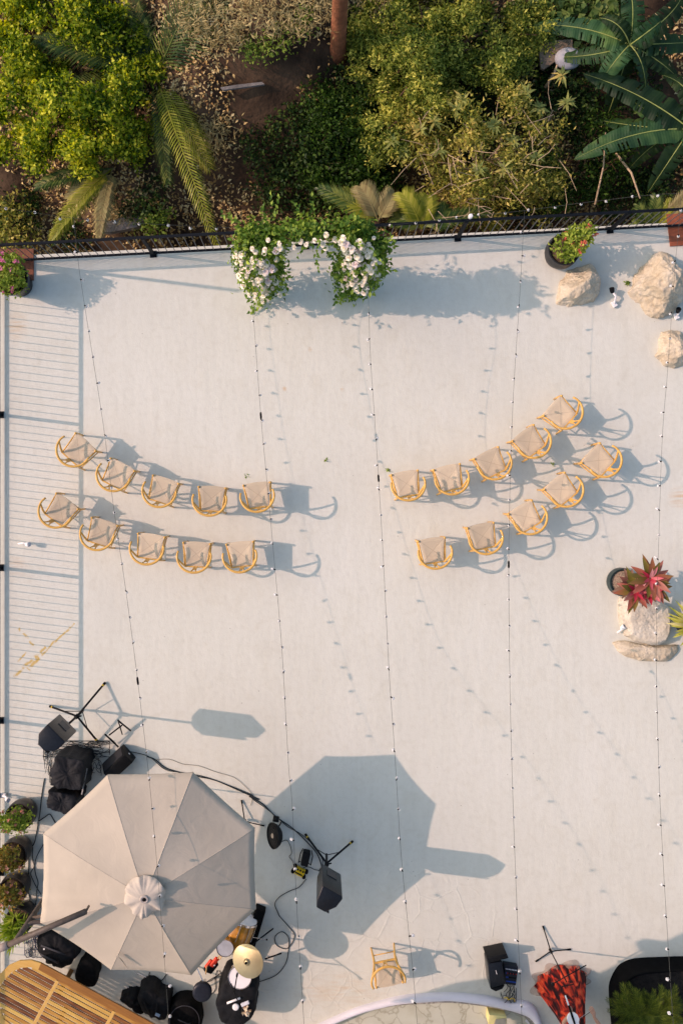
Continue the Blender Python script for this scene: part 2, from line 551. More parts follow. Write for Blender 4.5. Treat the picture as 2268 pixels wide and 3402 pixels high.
def tile_mat():
    m, nt, b = newmat('grey_mosaic')
    geo = nt.nodes.new('ShaderNodeNewGeometry')
    v = nt.nodes.new('ShaderNodeTexVoronoi'); v.inputs['Scale'].default_value = 26; v.inputs['Randomness'].default_value = 0.25
    nt.links.new(geo.outputs['Position'], v.inputs['Vector'])
    nt.links.new(ramp(nt, v.outputs['Color'], [(0.2, (0.2, 0.19, 0.16)), (0.8, (0.36, 0.34, 0.29))]), b.inputs['Base Color'])
    b.inputs['Roughness'].default_value = 0.4
    return m
tag(tb.build('pool_wall', tile_mat()), kind='structure')
def marble_mat():
    m, nt, b = newmat('veined_marble')
    geo = nt.nodes.new('ShaderNodeNewGeometry')
    L = nt.links
    nz = nt.nodes.new('ShaderNodeTexNoise'); nz.inputs['Scale'].default_value = 2.6; nz.inputs['Detail'].default_value = 7
    L.new(geo.outputs['Position'], nz.inputs['Vector'])
    sc_ = nt.nodes.new('ShaderNodeVectorMath'); sc_.operation = 'SCALE'; sc_.inputs['Scale'].default_value = 0.5
    L.new(nz.outputs['Color'], sc_.inputs[0])
    ad = nt.nodes.new('ShaderNodeVectorMath'); ad.operation = 'ADD'
    L.new(geo.outputs['Position'], ad.inputs[0]); L.new(sc_.outputs[0], ad.inputs[1])
    v = nt.nodes.new('ShaderNodeTexVoronoi'); v.feature = 'DISTANCE_TO_EDGE'; v.inputs['Scale'].default_value = 3.2
    L.new(ad.outputs[0], v.inputs['Vector'])
    base = ramp(nt, nz.outputs['Fac'], [(0.3, (0.43, 0.42, 0.31)), (0.5, (0.5, 0.5, 0.385)), (0.7, (0.53, 0.53, 0.43))])
    vein = ramp(nt, v.outputs['Distance'], [(0.0, (0.6, 0.57, 0.52)), (0.05, (1, 1, 1))])
    mx = nt.nodes.new('ShaderNodeMix'); mx.data_type = 'RGBA'; mx.blend_type = 'MULTIPLY'; mx.inputs[0].default_value = 0.8
    L.new(base, mx.inputs[6]); L.new(vein, mx.inputs[7])
    L.new(mx.outputs[2], b.inputs['Base Color'])
    b.inputs['Roughness'].default_value = 0.35
    return m
fl = MB(); fl.add([p + Vector((0, 0, -0.15)) for p in inn], [tuple(range(n))])
pf = fl.build('pool_floor', marble_mat())
if pf.data.polygons[0].normal.z < 0: pf.data.flip_normals()
tag(pf, kind='structure')

# garden ground: one sheet, fine where the picture shows it
MOUNDS = [(W(860, 90, -0.6), 0.95, 1.0), (W(640, 420, -1.6), 0.4, 0.45), (W(470, 690, -1.9), 0.55, 0.6), (W(1010, 60, -0.5), 0.5, 0.8)]  # mounds added to lift these patches out of the tree shadows
def gz(x, y):
    h = -2.35
    if y > 4.0: h += 0.37 * min(y - 4.0, 9)
    k = max(0.0, min(1.0, (y - 3.6) / 1.0))
    for c_, a_, s_ in MOUNDS:
        h += k * a_ * math.exp(-((x - c_.x) ** 2 + (y - c_.y) ** 2) / (2 * s_ * s_))
    h += k * (0.28 * noise.noise(Vector((x * 0.45, y * 0.45, 0.3))) + 0.07 * noise.noise(Vector((x * 1.7, y * 1.7, 4.3))))
    return h
def WG(px, py, dz=0.0):
    z = -2.2
    for _ in range(6):
        p = W(px, py, z); z = gz(p.x, p.y) + dz
    return W(px, py, z)
def axis(lo, hi, a, b_, fine, coarse):
    out = []
    v = lo
    while v < a: out.append(v); v += coarse
    v = a
    while v < b_: out.append(v); v += fine
    v = b_
    while v <= hi: out.append(v); v += coarse
    return out
xs = axis(-160, 160, -9, 10, 0.16, 20)
ys = axis(-160, 160, 3, 15, 0.16, 20)
GV = [(x, y, gz(x, y)) for y in ys for x in xs]
nx_ = len(xs)
GF = [(j * nx_ + i, j * nx_ + i + 1, (j + 1) * nx_ + i + 1, (j + 1) * nx_ + i) for j in range(len(ys) - 1) for i in range(nx_ - 1)]
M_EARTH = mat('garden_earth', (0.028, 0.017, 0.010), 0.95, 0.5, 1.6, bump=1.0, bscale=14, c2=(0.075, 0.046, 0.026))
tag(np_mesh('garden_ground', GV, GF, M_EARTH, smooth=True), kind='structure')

# fallen leaves on the ground
SHADE_BARE = [(W(960, 560, -2.2), 1.5), (W(1120, 560, -2.2), 1.3), (W(850, 420, -2.2), 0.8), (W(1080, 380, -2.2), 0.9), (W(800, 620, -2.2), .8), (W(1990, 330, -1.5), 1.0), (W(2150, 480, -2.0), 1.0), (W(1350, 300, -1.5), 1.1), (W(1600, 350, -1.5), 1.2), (W(1300, 560, -2), .9)]  # litter thinned to dark soil here, painting deeper shade into the slope
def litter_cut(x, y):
    m_ = min((math.hypot(x - b_[0].x, y - b_[0].y) / b_[1]) for b_ in SHADE_BARE)
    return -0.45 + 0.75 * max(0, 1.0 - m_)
def litter(n, xr, yr, L):
    P = np.empty((n, 3))
    P[:, 0] = rng.uniform(*xr, n); P[:, 1] = rng.uniform(*yr, n)
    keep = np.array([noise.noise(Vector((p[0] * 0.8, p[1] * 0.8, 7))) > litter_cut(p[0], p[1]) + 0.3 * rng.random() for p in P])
    P = P[keep]
    P[:, 2] = [gz(p[0], p[1]) + 0.01 + 0.05 * rng.random() for p in P]
    m = len(P)
    N_ = unit(np.array([0, 0, 1.0]) + rng.normal(size=(m, 3)) * 0.45)
    D = rng.normal(size=(m, 3)); D[:, 2] *= 0.3
    s = rng.uniform(0.5, 1.3, m)
    return leaf_arrays(P, D, N_, L * s, L * 0.5 * s, 0.3, 0.2)
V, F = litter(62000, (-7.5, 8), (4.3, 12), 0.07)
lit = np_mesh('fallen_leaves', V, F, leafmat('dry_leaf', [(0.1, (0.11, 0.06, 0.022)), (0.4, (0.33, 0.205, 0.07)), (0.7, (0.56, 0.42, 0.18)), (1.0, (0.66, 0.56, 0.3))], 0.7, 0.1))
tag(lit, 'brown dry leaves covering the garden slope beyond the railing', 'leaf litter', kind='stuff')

# low green cover on the slope
lob = []
for (px, py, r) in [(960, 430, .5), (1050, 400, .7), (1120, 330, .7), (1100, 480, .8), (1000, 540, .6), (1130, 560, .7), (1230, 600, .6), (900, 600, .45), (860, 480, .4), (1180, 250, .5), (1060, 650, .5), (960, 690, .5), (60, 700, .5), (330, 630, .4), (480, 700, .4), (520, 640, .3), (1250, 520, .6), (1840, 330, .7), (1980, 470, .6), (2050, 640, .6), (2180, 620, .5), (1780, 660, .5), (1650, 690, .5), (1350, 200, .7), (1500, 150, .7), (1300, 330, .6), (1480, 300, .7), (1650, 200, .6), (1700, 330, .6), (1560, 450, .6), (2100, 300, .5), (250, 780, .4), (1950, 300, .6)]:
    p = WG(px, py)
    lob.append(((p.x, p.y, p.z + 0.1), (r, r, 0.22)))
V, F = foliage(lob, 2200, 12, 0.08, 0.075, 0.045, up=1.5, surf=0.1)
tag(np_mesh('ground_cover', V, F, leafmat('ivy', [(0.1, (0.005, 0.014, 0.004)), (0.6, (0.018, 0.045, 0.009)), (1.0, (0.09, 0.14, 0.026))], 0.5, 0.25)),
    'dark green creeping plants covering the shaded slope', 'ground cover', kind='stuff')

# ------------------------------------------------------------------ railings
RH = 0.95
M_BAR = mat('grey_painted_bar', (0.07, 0.075, 0.078), 0.4, 0.2, 12, spec=0.5)
def bottom_line(px): return W(px, 865.5 - (px - 115) * 0.0527)
def railing(name, label, a, b_, posts, skip_first, nmax, sp=0.1205, order=None):
    root = thing(name, label, 'railing', (a + b_) * 0.5 * 1.0)
    d = (b_ - a); Lr = d.length; d.normalize()
    ang = math.atan2(d.y, d.x)
    mid_ = (a + b_) * 0.5
    MB().box((mid_.x, mid_.y, RH), (Lr, 0.042, 0.03), ang, 0.006).build('top_rail', M_RAIL, root)
    MB().box((mid_.x, mid_.y, 0.075), (Lr, 0.035, 0.035), ang, 0.004).build('bottom_rail', M_RAIL, root)
    for t in posts:
        p = a + d * t
        o = MB().box((p.x, p.y, (RH - 0.0165) * 0.5 + 0.003), (0.05, 0.048, RH - 0.04), ang, 0.003).build('post', M_RAIL, root)
        MB().box((p.x, p.y, 0.007), (0.11, 0.11, 0.011), ang).build('foot_plate', M_RAIL, o)
    bars = []
    for i in range(len(posts) - 1):
        t0, t1 = posts[i], posts[i + 1]
        k = int(round((t1 - t0) / sp))
        bars += [t0 + (t1 - t0) * j / k for j in range(1, k)]
    bars.sort(key=order or (lambda t: t))
    proto = None
    rest = MB()
    for i, t in enumerate(bars):
        p = a + d * t
        if i >= nmax:
            rest.tube([(p.x, p.y, 0.094), (p.x, p.y, RH - 0.016)], 0.0065, 6)
            continue
        if proto is None:
            proto = MB().tube([root.location + Vector((0, 0, 0.094)), root.location + Vector((0, 0, RH - 0.016))], 0.0065, 6).build('baluster', M_BAR, root)
            o = proto
        else:
            o = proto.copy(); col.objects.link(o); o.parent = root
        o.location = (p.x - root.location.x, p.y - root.location.y, 0)
    if rest.v:
        tag(rest.build('baluster_run', M_BAR, root), kind='stuff')
    return root
A0, A1 = bottom_line(8), bottom_line(2322)
fl_len = (A1 - A0).length
ux = (A1 - A0).normalized()
fposts = [(bottom_line(px) - A0).dot(ux) for px in (8, 510, 1015, 1519, 2024, 2322)]
railing('front_railing', 'dark steel railing with thin bars along the garden edge of the terrace', A0, A1, fposts, False, 100)
L0, L1 = W(3, 874), W(3, 3900)
lposts = [(W(3, 874) - W(3, y)).length for y in (874 + 4, 1378, 1886, 2393, 2898, 3405, 3895)]
lp_mid = (W(3, 874) - W(3, 2000)).length
railing('side_railing', 'dark steel railing with thin bars along the left edge of the terrace', L0, L1, lposts, False, 100, order=lambda t: abs(t - lp_mid))
MB().lathe([(0.03, 0.0), (0.034, 0.02), (0.034, 0.07), (0.028, 0.09), (0, 0.095)], W(1560, 722, RH + 0.02), 16).build('post_cap', M_WHITE)
tag(bpy.data.objects['post_cap'], 'small white cap lamp on top of a railing post right of the flower arch', 'lamp')

# corner plates
M_CORTEN = mat('rust_brown_plate', (0.17, 0.065, 0.035), 0.7, 0.25, 6, bump=0.2)
MB().prism([W(-14, 828), W(114, 828), W(114, 932), W(-14, 932)], 0.004, 0.03).build('corner_plate', M_CORTEN)
tag(bpy.data.objects['corner_plate'], 'rust brown square plate under the left corner of the front railing', 'plate')
o = MB().prism([W(2211, 713), W(2335, 708), W(2338, 812), W(2223, 819)], 0.004, 0.03).build('corner_plate', mat('rust_red_plate', (0.25, 0.075, 0.035), 0.65, 0.25, 6, bump=0.2))
tag(o, 'reddish brown plate under the railing above the biggest boulder', 'plate')
# light pole at the left corner (its shadow runs along the floor)
pp = W(-10, 866)
t = thing('light_pole', 'slim dark steel pole at the left corner of the railing holding the string lights', 'pole', pp)
MB().tube([pp + Vector((0, 0, 0.03)), pp + Vector((0, 0, 2.85))], 0.028, 10).build('pole', M_RAIL, t)
MB().tube([pp + Vector((0, 0, 2.8)), pp + Vector((0.12, 0, 2.84))], 0.01, 6).build('hook', M_RAIL, t)
# ------------------------------------------------------------------ chairs
def weave_mat():
    m, nt, b = newmat('paper_cord')
    L = nt.links
    tc = nt.nodes.new('ShaderNodeTexCoord')
    sp = nt.nodes.new('ShaderNodeSeparateXYZ'); L.new(tc.outputs['Object'], sp.inputs[0])
    def mth(op, a, bb=None):
        q = nt.nodes.new('ShaderNodeMath'); q.operation = op
        for i, v in enumerate((a, bb)):
            if v is None: continue
            if isinstance(v, (int, float)): q.inputs[i].default_value = v
            else: L.new(v, q.inputs[i])
        return q.outputs[0]
    ax = mth('ABSOLUTE', sp.outputs[0]); ay = mth('ABSOLUTE', mth('MULTIPLY', mth('SUBTRACT', sp.outputs[1], 0.03), 1.12))
    sel = mth('GREATER_THAN', ax, ay)
    crd = mth('ADD', mth('MULTIPLY', sel, sp.outputs[0]), mth('MULTIPLY', mth('SUBTRACT', 1.0, sel), sp.outputs[1]))
    w = mth('SINE', mth('MULTIPLY', crd, 700.0))
    diff = mth('ABSOLUTE', mth('SUBTRACT', ax, ay))
    seam = mth('LESS_THAN', diff, 0.006)
    c = ramp(nt, mth('ADD', mth('MULTIPLY', w, 0.25), 0.5), [(0.2, (0.5, 0.40, 0.265)), (0.8, (0.62, 0.52, 0.36))])
    mx = nt.nodes.new('ShaderNodeMix'); mx.data_type = 'RGBA'
    L.new(mth('MULTIPLY', seam, 0.32), mx.inputs[0]); L.new(c, mx.inputs[6]); mx.inputs[7].default_value = (0.2, 0.14, 0.09, 1)
    oi = nt.nodes.new('ShaderNodeObjectInfo')
    hv = nt.nodes.new('ShaderNodeHueSaturation')
    L.new(mx.outputs[2], hv.inputs['Color'])
    L.new(mth('ADD', mth('MULTIPLY', oi.outputs['Random'], 0.26), 0.86), hv.inputs['Value'])
    L.new(hv.outputs[0], b.inputs['Base Color'])
    b.inputs['Roughness'].default_value = 0.8
    bp = nt.nodes.new('ShaderNodeBump'); bp.inputs['Strength'].default_value = 0.4; bp.inputs['Distance'].default_value = 0.004
    L.new(w, bp.inputs['Height']); L.new(bp.outputs[0], b.inputs['Normal'])
    return m
M_CORD = weave_mat()

def chair_proto():
    t = thing('wooden_armchair', 'x', 'chair', (0, 0, 0), 'wooden armchairs with woven seats')
    # seat: four sided, wide in front, dished in the middle
    n = 12
    vs, fs = [], []
    for j in range(n + 1):
        v = j / n
        y = -0.15 + 0.36 * v
        for i in range(n + 1):
            u = i / n * 2 - 1
            hw = 0.15 + 0.065 * v - 0.012 * math.sin(v * math.pi)
            yy = y + (0.02 * (1 - u * u) if v > 0.5 else -0.008 * (1 - u * u)) * abs(2 * v - 1)
            edge = max(abs(u), abs(2 * v - 1))
            z = 0.455 - 0.018 * (1 - edge ** 2) - 0.012 * max(0, edge - 0.85) / 0.15
            vs.append((u * hw, yy, z))
    for j in range(n):
        for i in range(n):
            a = j * (n + 1) + i
            fs.append((a, a + 1, a + n + 2, a + n + 1))
    base = len(vs)
    vs += [(x, y, 0.42) for (x, y, z) in list(vs)]
    fs += [tuple(base + k for k in f[::-1]) for f in list(fs)]
    ring = [i for i in range(n + 1)] + [j * (n + 1) + n for j in range(1, n + 1)] + [n * (n + 1) + i for i in range(n - 1, -1, -1)] + [j * (n + 1) for j in range(n - 1, 0, -1)]
    for k in range(len(ring)):
        a, b_ = ring[k], ring[(k + 1) % len(ring)]
        fs.append((a, base + a, base + b_, b_))
    MB().add(vs, fs).build('seat', M_CORD, t, auto=50)
    for s in (-1, 1):
        MB().tube([(s * 0.205, 0.198, 0), (s * 0.213, 0.2, 0.2), (s * 0.213, 0.2, 0.40), (s * 0.21, 0.2, 0.47)], [0.013, 0.018, 0.019, 0.016], 10).build('leg', M_OAK, t, True)
        rear = catmull([(s * 0.19, -0.2, 0), (s * 0.175, -0.185, 0.22), (s * 0.17, -0.165, 0.42), (s * 0.20, -0.115, 0.56), (s * 0.262, -0.03, 0.695)], 4)
        MB().tube(rear, [0.013 + 0.005 * math.sin(i / (len(rear) - 1) * math.pi) for i in range(len(rear))], 10).build('leg', M_OAK, t, True)
        MB().tube([(s * 0.212, 0.19, 0.25), (s * 0.177, -0.178, 0.27)], 0.009, 8).build('stretcher', M_OAK, t, True)
        MB().tube([(s * 0.212, 0.19, 0.425), (s * 0.172, -0.16, 0.425)], 0.012, 8).build('side_rail', M_OAK, t, True)
    MB().tube([(-0.212, 0.198, 0.30), (0.212, 0.198, 0.30)], 0.009, 8).build('stretcher', M_OAK, t, True)
    MB().tube([(-0.176, -0.182, 0.22), (0.176, -0.182, 0.22)], 0.009, 8).build('stretcher', M_OAK, t, True)
    MB().box((0, -0.168, 0.425), (0.33, 0.022, 0.04), 0, 0.004).build('back_rail', M_OAK, t)
    hoop = []
    for k in range(0, 41):
        a = math.pi * k / 40
        # horseshoe: straight arms, round back
        x = -0.262 * math.cos(a)
        y = 0.02 - 0.255 * math.sin(a)
        hoop.append(Vector((x, y, 0.70 + 0.035 * math.sin(a))))
    hoop = [Vector((-0.247, 0.085, 0.69)), Vector((-0.258, 0.05, 0.695))] + hoop + [Vector((0.258, 0.05, 0.695)), Vector((0.247, 0.085, 0.69))]
    m = len(hoop)
    MB().tube(hoop, [0.0155 + 0.004 * math.sin(math.pi * i / (m - 1)) for i in range(m)], 10).build('back_hoop', M_OAK, t, True)
    sp = MB()
    sp.add([(-0.035, -0.162, 0.44), (0.035, -0.162, 0.44), (0.035, -0.174, 0.44), (-0.035, -0.174, 0.44),
            (-0.03, -0.195, 0.575), (0.03, -0.195, 0.575), (0.03, -0.207, 0.575), (-0.03, -0.207, 0.575)],
           [(0, 1, 5, 4), (1, 2, 6, 5), (2, 3, 7, 6), (3, 0, 4, 7), (4, 5, 6, 7), (3, 2, 1, 0)])
    for s in (-1, 1):
        sp.tube([(s * 0.018, -0.2, 0.565), (s * 0.03, -0.213, 0.64), (s * 0.048, -0.232, 0.732)], [0.011, 0.010, 0.010], 8)
    sp.build('back_splat', M_OAK, t, auto=40)
    return t
def copy_tree(o, parent=None):
    c = o.copy(); col.objects.link(c)
    if parent: c.parent = parent
    for ch in o.children: copy_tree(ch, c)
    return c
def s3(x, y): return (x * 0.72321, 1250 + y * 0.72321)
def s4(x, y): return (1134 + x * 0.72321, 1250 + y * 0.72321)
ORD = ['first', 'second', 'third', 'fourth', 'fifth']
CH = []
for i, (l, r) in enumerate([((345, 260), (440, 345)), ((503, 375), (622, 438)), ((700, 455), (822, 495)), ((905, 508), (1042, 515)), ((1118, 502), (1240, 487))]):
    CH.append((s3(*l), s3(*r), f'wooden armchair, {ORD[i]} from the left, left block, row nearest the flower arch', 'chairs of the left block'))
for i, (l, r) in enumerate([((258, 538), (358, 612)), ((415, 648), (545, 690)), ((625, 722), (765, 742)), ((837, 765), (970, 772)), ((1030, 775), (1172, 760))]):
    CH.append((s3(*l), s3(*r), f'wooden armchair, {ORD[i]} from the left, left block, row farther from the arch', 'chairs of the left block'))
for i, (l, r) in enumerate([((225, 455), (355, 432)), ((420, 432), (548, 402)), ((603, 384), (727, 322)), ((783, 300), (885, 222)), ((925, 186), (1015, 85))]):
    CH.append((s4(*l), s4(*r), f'wooden armchair, {ORD[i]} from the left, right block, row nearest the flower arch', 'chairs of the right block'))
for i, (l, r) in enumerate([((350, 760), (477, 742)), ((572, 700), (705, 672)), ((763, 638), (880, 567)), ((925, 527), (1032, 438)), ((1102, 401), (1190, 305))]):
    CH.append((s4(*l), s4(*r), f'wooden armchair, {ORD[i]} from the left, right block, row farther from the arch', 'chairs of the right block'))
sz = 400 / 1568
CH.append(((1100 + 945 * sz, 3050 + 840 * sz), (1100 + 575 * sz, 3050 + 915 * sz), 'single armchair standing alone by the white pool rim with its back to the others', 'wooden armchairs with woven seats'))
proto = chair_proto()
for i, (l, r, label, grp) in enumerate(CH):
    a, b_ = W(l[0], l[1], 0.47), W(r[0], r[1], 0.47)
    d = b_ - a
    ang = math.atan2(d.y, d.x)
    mid_ = (a + b_) / 2
    o = proto if i == 0 else copy_tree(proto)
    off = Matrix.Rotation(ang, 3, 'Z') @ Vector((0, 0.2, 0))
    o.location = (mid_.x - off.x, mid_.y - off.y, 0)
    o.rotation_euler = (0, 0, ang)
    o['label'] = label; o['group'] = grp

# ------------------------------------------------------------------ flower arch
M_ARCHLEAF = leafmat('arch_leaf', [(0.1, (0.02, 0.05, 0.010)), (0.5, (0.10, 0.19, 0.028)), (1.0, (0.4, 0.5, 0.08))], 0.4, 0.35)
t = thing('flower_arch', 'leafy arch of white and blush roses against the railing', 'flower arch', K(700, 660))
def arch_path():
    pts = [Vector((*K(612, 668)[:2], 0.12)), Vector((*K(606, 655)[:2], 0.8)), Vector((*K(608, 634)[:2], 1.5)), Vector((*K(630, 622)[:2], 1.88)),
           Vector((*K(700, 616)[:2], 2.02)), Vector((*K(770, 616)[:2], 2.02)), Vector((*K(812, 622)[:2], 1.9)), Vector((*K(822, 634)[:2], 1.5)), Vector((*K(818, 652)[:2], 0.8)), Vector((*K(808, 664)[:2], 0.12))]
    return catmull(pts, 6)
AP = arch_path()
fr = MB().tube(AP, 0.02, 8); fr.build('hoop_frame', M_RAIL, t, True)
lob = []
for i, p in enumerate(AP):
    f = i / (len(AP) - 1)
    r = 0.315 if (p.z < 1.75) else 0.155
    if p.z < 0.5: r = 0.22
    lob.append((tuple(p), (r, r * 0.85, 0.22)))
V1, F1 = foliage(lob, 700, 14, 0.07, 0.085, 0.05, up=0.6, surf=0.45)
# trailing sprigs that stick out
P, D = [], []
for k in range(34):
    p = AP[rng.integers(0, len(AP))]
    d = unit(rng.normal(size=(1, 3)))[0]; d[2] = abs(d[2]) * 0.7 if p.z > 1.2 else d[2] * 0.3
    for j in range(9):
        q = np.array(p) + d * (0.26 + 0.035 * j) + rng.normal(size=3) * 0.015
        if q[2] < 0.02: q[2] = 0.03
        P.append(q); D.append(d + rng.normal(size=3) * 0.6)
P, D = np.array(P), np.array(D)
V2, F2 = leaf_arrays(P, D, np.tile([0.0, -0.2, 1.0], (len(P), 1)) + rng.normal(size=P.shape) * 0.3, 0.075, 0.04)
# long sprigs at the foot of the left column and at the top
V3 = []
for (px, py, z0, qx, qy, z1) in [(612, 690, 0.1, 578, 712, 0.03), (620, 560, 1.9, 604, 478, 2.15), (560, 520, 1.9, 512, 490, 2.0), (790, 668, 0.1, 778, 690, 0.03), (800, 655, 0.1, 812, 692, 0.05), (870, 560, 1.6, 905, 560, 1.7)]:
    a, b_ = K(px, py, z0), K(qx, qy, z1)
    n_ = 22
    tt = np.linspace(0, 1, n_)[:, None]
    PP = np.array(a)[None] * (1 - tt) + np.array(b_)[None] * tt + rng.normal(size=(n_, 3)) * 0.02
    PP[:, 2] = np.maximum(PP[:, 2], 0.02)
    V3.append(leaf_arrays(PP, np.tile(np.array(b_ - a), (n_, 1)) + rng.normal(size=(n_, 3)) * 0.25, np.tile([0, 0, 1.0], (n_, 1)) + rng.normal(size=(n_, 3)) * 0.4, 0.08, 0.045))
V, F = join_arrays([(V1, F1), (V2, F2)] + V3)
V[:, 2] = np.maximum(V[:, 2], 0.006)
np_mesh('foliage', V, F, M_ARCHLEAF, t)

def petal_mat(name, c, ctr):
    m, nt, b = newmat(name)
    tc = nt.nodes.new('ShaderNodeTexCoord')
    ln = nt.nodes.new('ShaderNodeVectorMath'); ln.operation = 'LENGTH'
    nt.links.new(tc.outputs['Object'], ln.inputs[0])
    nt.links.new(ramp(nt, ln.outputs['Value'], [(0.008, ctr), (0.032, c)]), b.inputs['Base Color'])
    b.inputs['Roughness'].default_value = 0.6
    b.inputs['Subsurface Weight'].default_value = 0.0
    return m
def rose_mesh(name, m, r=0.045):
    mb = MB()
    for layer, (n_, rr, tilt, h) in enumerate([(6, 1.0, 1.15, 0.0), (5, 0.78, 0.75, 0.25), (5, 0.52, 0.4, 0.42), (3, 0.28, 0.12, 0.52)]):
        for k in range(n_):
            a = 2 * math.pi * (k / n_) + layer * 0.7 + random.uniform(-0.15, 0.15)
            L_ = r * rr
            rows = []
            for i in range(4):
                f = i / 3
                rad = L_ * (0.15 + 0.85 * math.sin(f * 1.5)) * math.sin(min(1.5, tilt + 0.35 * f)) + 0.002
                z = r * h * 0.55 + L_ * f * math.cos(min(1.45, tilt + 0.25 * f)) * 0.9
                wd = (0.95 if n_ > 3 else 1.4) * math.sin(0.5 + 1.9 * f) * math.pi / n_ * 1.05
                rows.append([(rad * math.cos(a + s * wd) * (1.0 + 0.04 * abs(s)), rad * math.sin(a + s * wd) * (1.0 + 0.04 * abs(s)), z + 0.003 * abs(s)) for s in (-1, -0.5, 0, 0.5, 1)])
            vs = [p for row in rows for p in row]
            fs = [(i * 5 + j, i * 5 + j + 1, (i + 1) * 5 + j + 1, (i + 1) * 5 + j) for i in range(3) for j in range(4)]
            mb.add(vs, fs)
    mb.lathe([(0.0, 0.0), (r * 0.5, r * 0.05), (r * 0.3, r * 0.3), (0.0, r * 0.42)], (0, 0, 0), 8)
    me = bpy.data.meshes.new(name)
    me.from_pydata(mb.v, [], mb.f)
    me.materials.append(m)
    me.polygons.foreach_set('use_smooth', [True] * len(me.polygons))
    return me
ROSES = [rose_mesh('rose', petal_mat('white_petal', (0.86, 0.79, 0.62), (0.8, 0.68, 0.42)), 0.05), rose_mesh('rose', petal_mat('blush_petal', (0.78, 0.66, 0.6), (0.72, 0.42, 0.36)), 0.055), rose_mesh('rose', petal_mat('cream_petal', (0.76, 0.71, 0.6), (0.68, 0.5, 0.33)), 0.046)]
placed = []
tries = 0
buds = MB()
while len(placed) < 175 and tries < 8000:
    tries += 1
    left = random.random() < 0.6
    k = random.randrange(3, 15) if left else random.randrange(len(AP) - 16, len(AP) - 4)
    if random.random() < 0.16: k = random.randrange(14, len(AP) - 14)
    p = AP[k]
    if p.z < 0.45 and random.random() < 0.6: continue
    d = Vector((random.gauss(-0.1, 0.7), random.gauss(-1.0, 0.3), random.gauss(0.75, 0.35))).normalized()
    r = (0.36 if p.z < 1.75 else 0.29) * random.uniform(0.9, 1.12)
    q = p + Vector((d.x * r, d.y * r * 0.95, d.z * 0.3))
    if q.z < 0.1 or any((q - e).length < 0.062 for e in placed): continue
    placed.append(q)
    if len(placed) > 98:       # the smallest blooms beyond the hundred: one part
        me_ = ROSES[random.randrange(3)]
        s = random.uniform(0.6, 0.78)
        qr = (d * 0.6 + Vector((-0.45, 0, 0.75))).normalized().to_track_quat('Z', 'Y').to_matrix()
        buds.add([q + qr @ (v.co * s) for v in me_.vertices], [tuple(f.vertices) for f in me_.polygons])
        continue
    u = random.random()
    o = bpy.data.objects.new('rose', ROSES[0 if u < 0.62 else (1 if u < 0.8 else 2)])
    col.objects.link(o); o.parent = t
    o.location = q - t.location
    s = random.uniform(0.75, 1.18); o.scale = (s, s, s)
    dd = (d * 0.6 + Vector((-0.45, 0, 0.75)) + Vector((random.gauss(0, 0.3), random.gauss(0, 0.3), 0))).normalized()
    o.rotation_euler = dd.to_track_quat('Z', 'Y').to_euler()
tag(buds.build('small_roses', mat('small_rose_petal', (0.8, 0.73, 0.58), 0.6, 0.08, 9), t, True), kind='stuff')
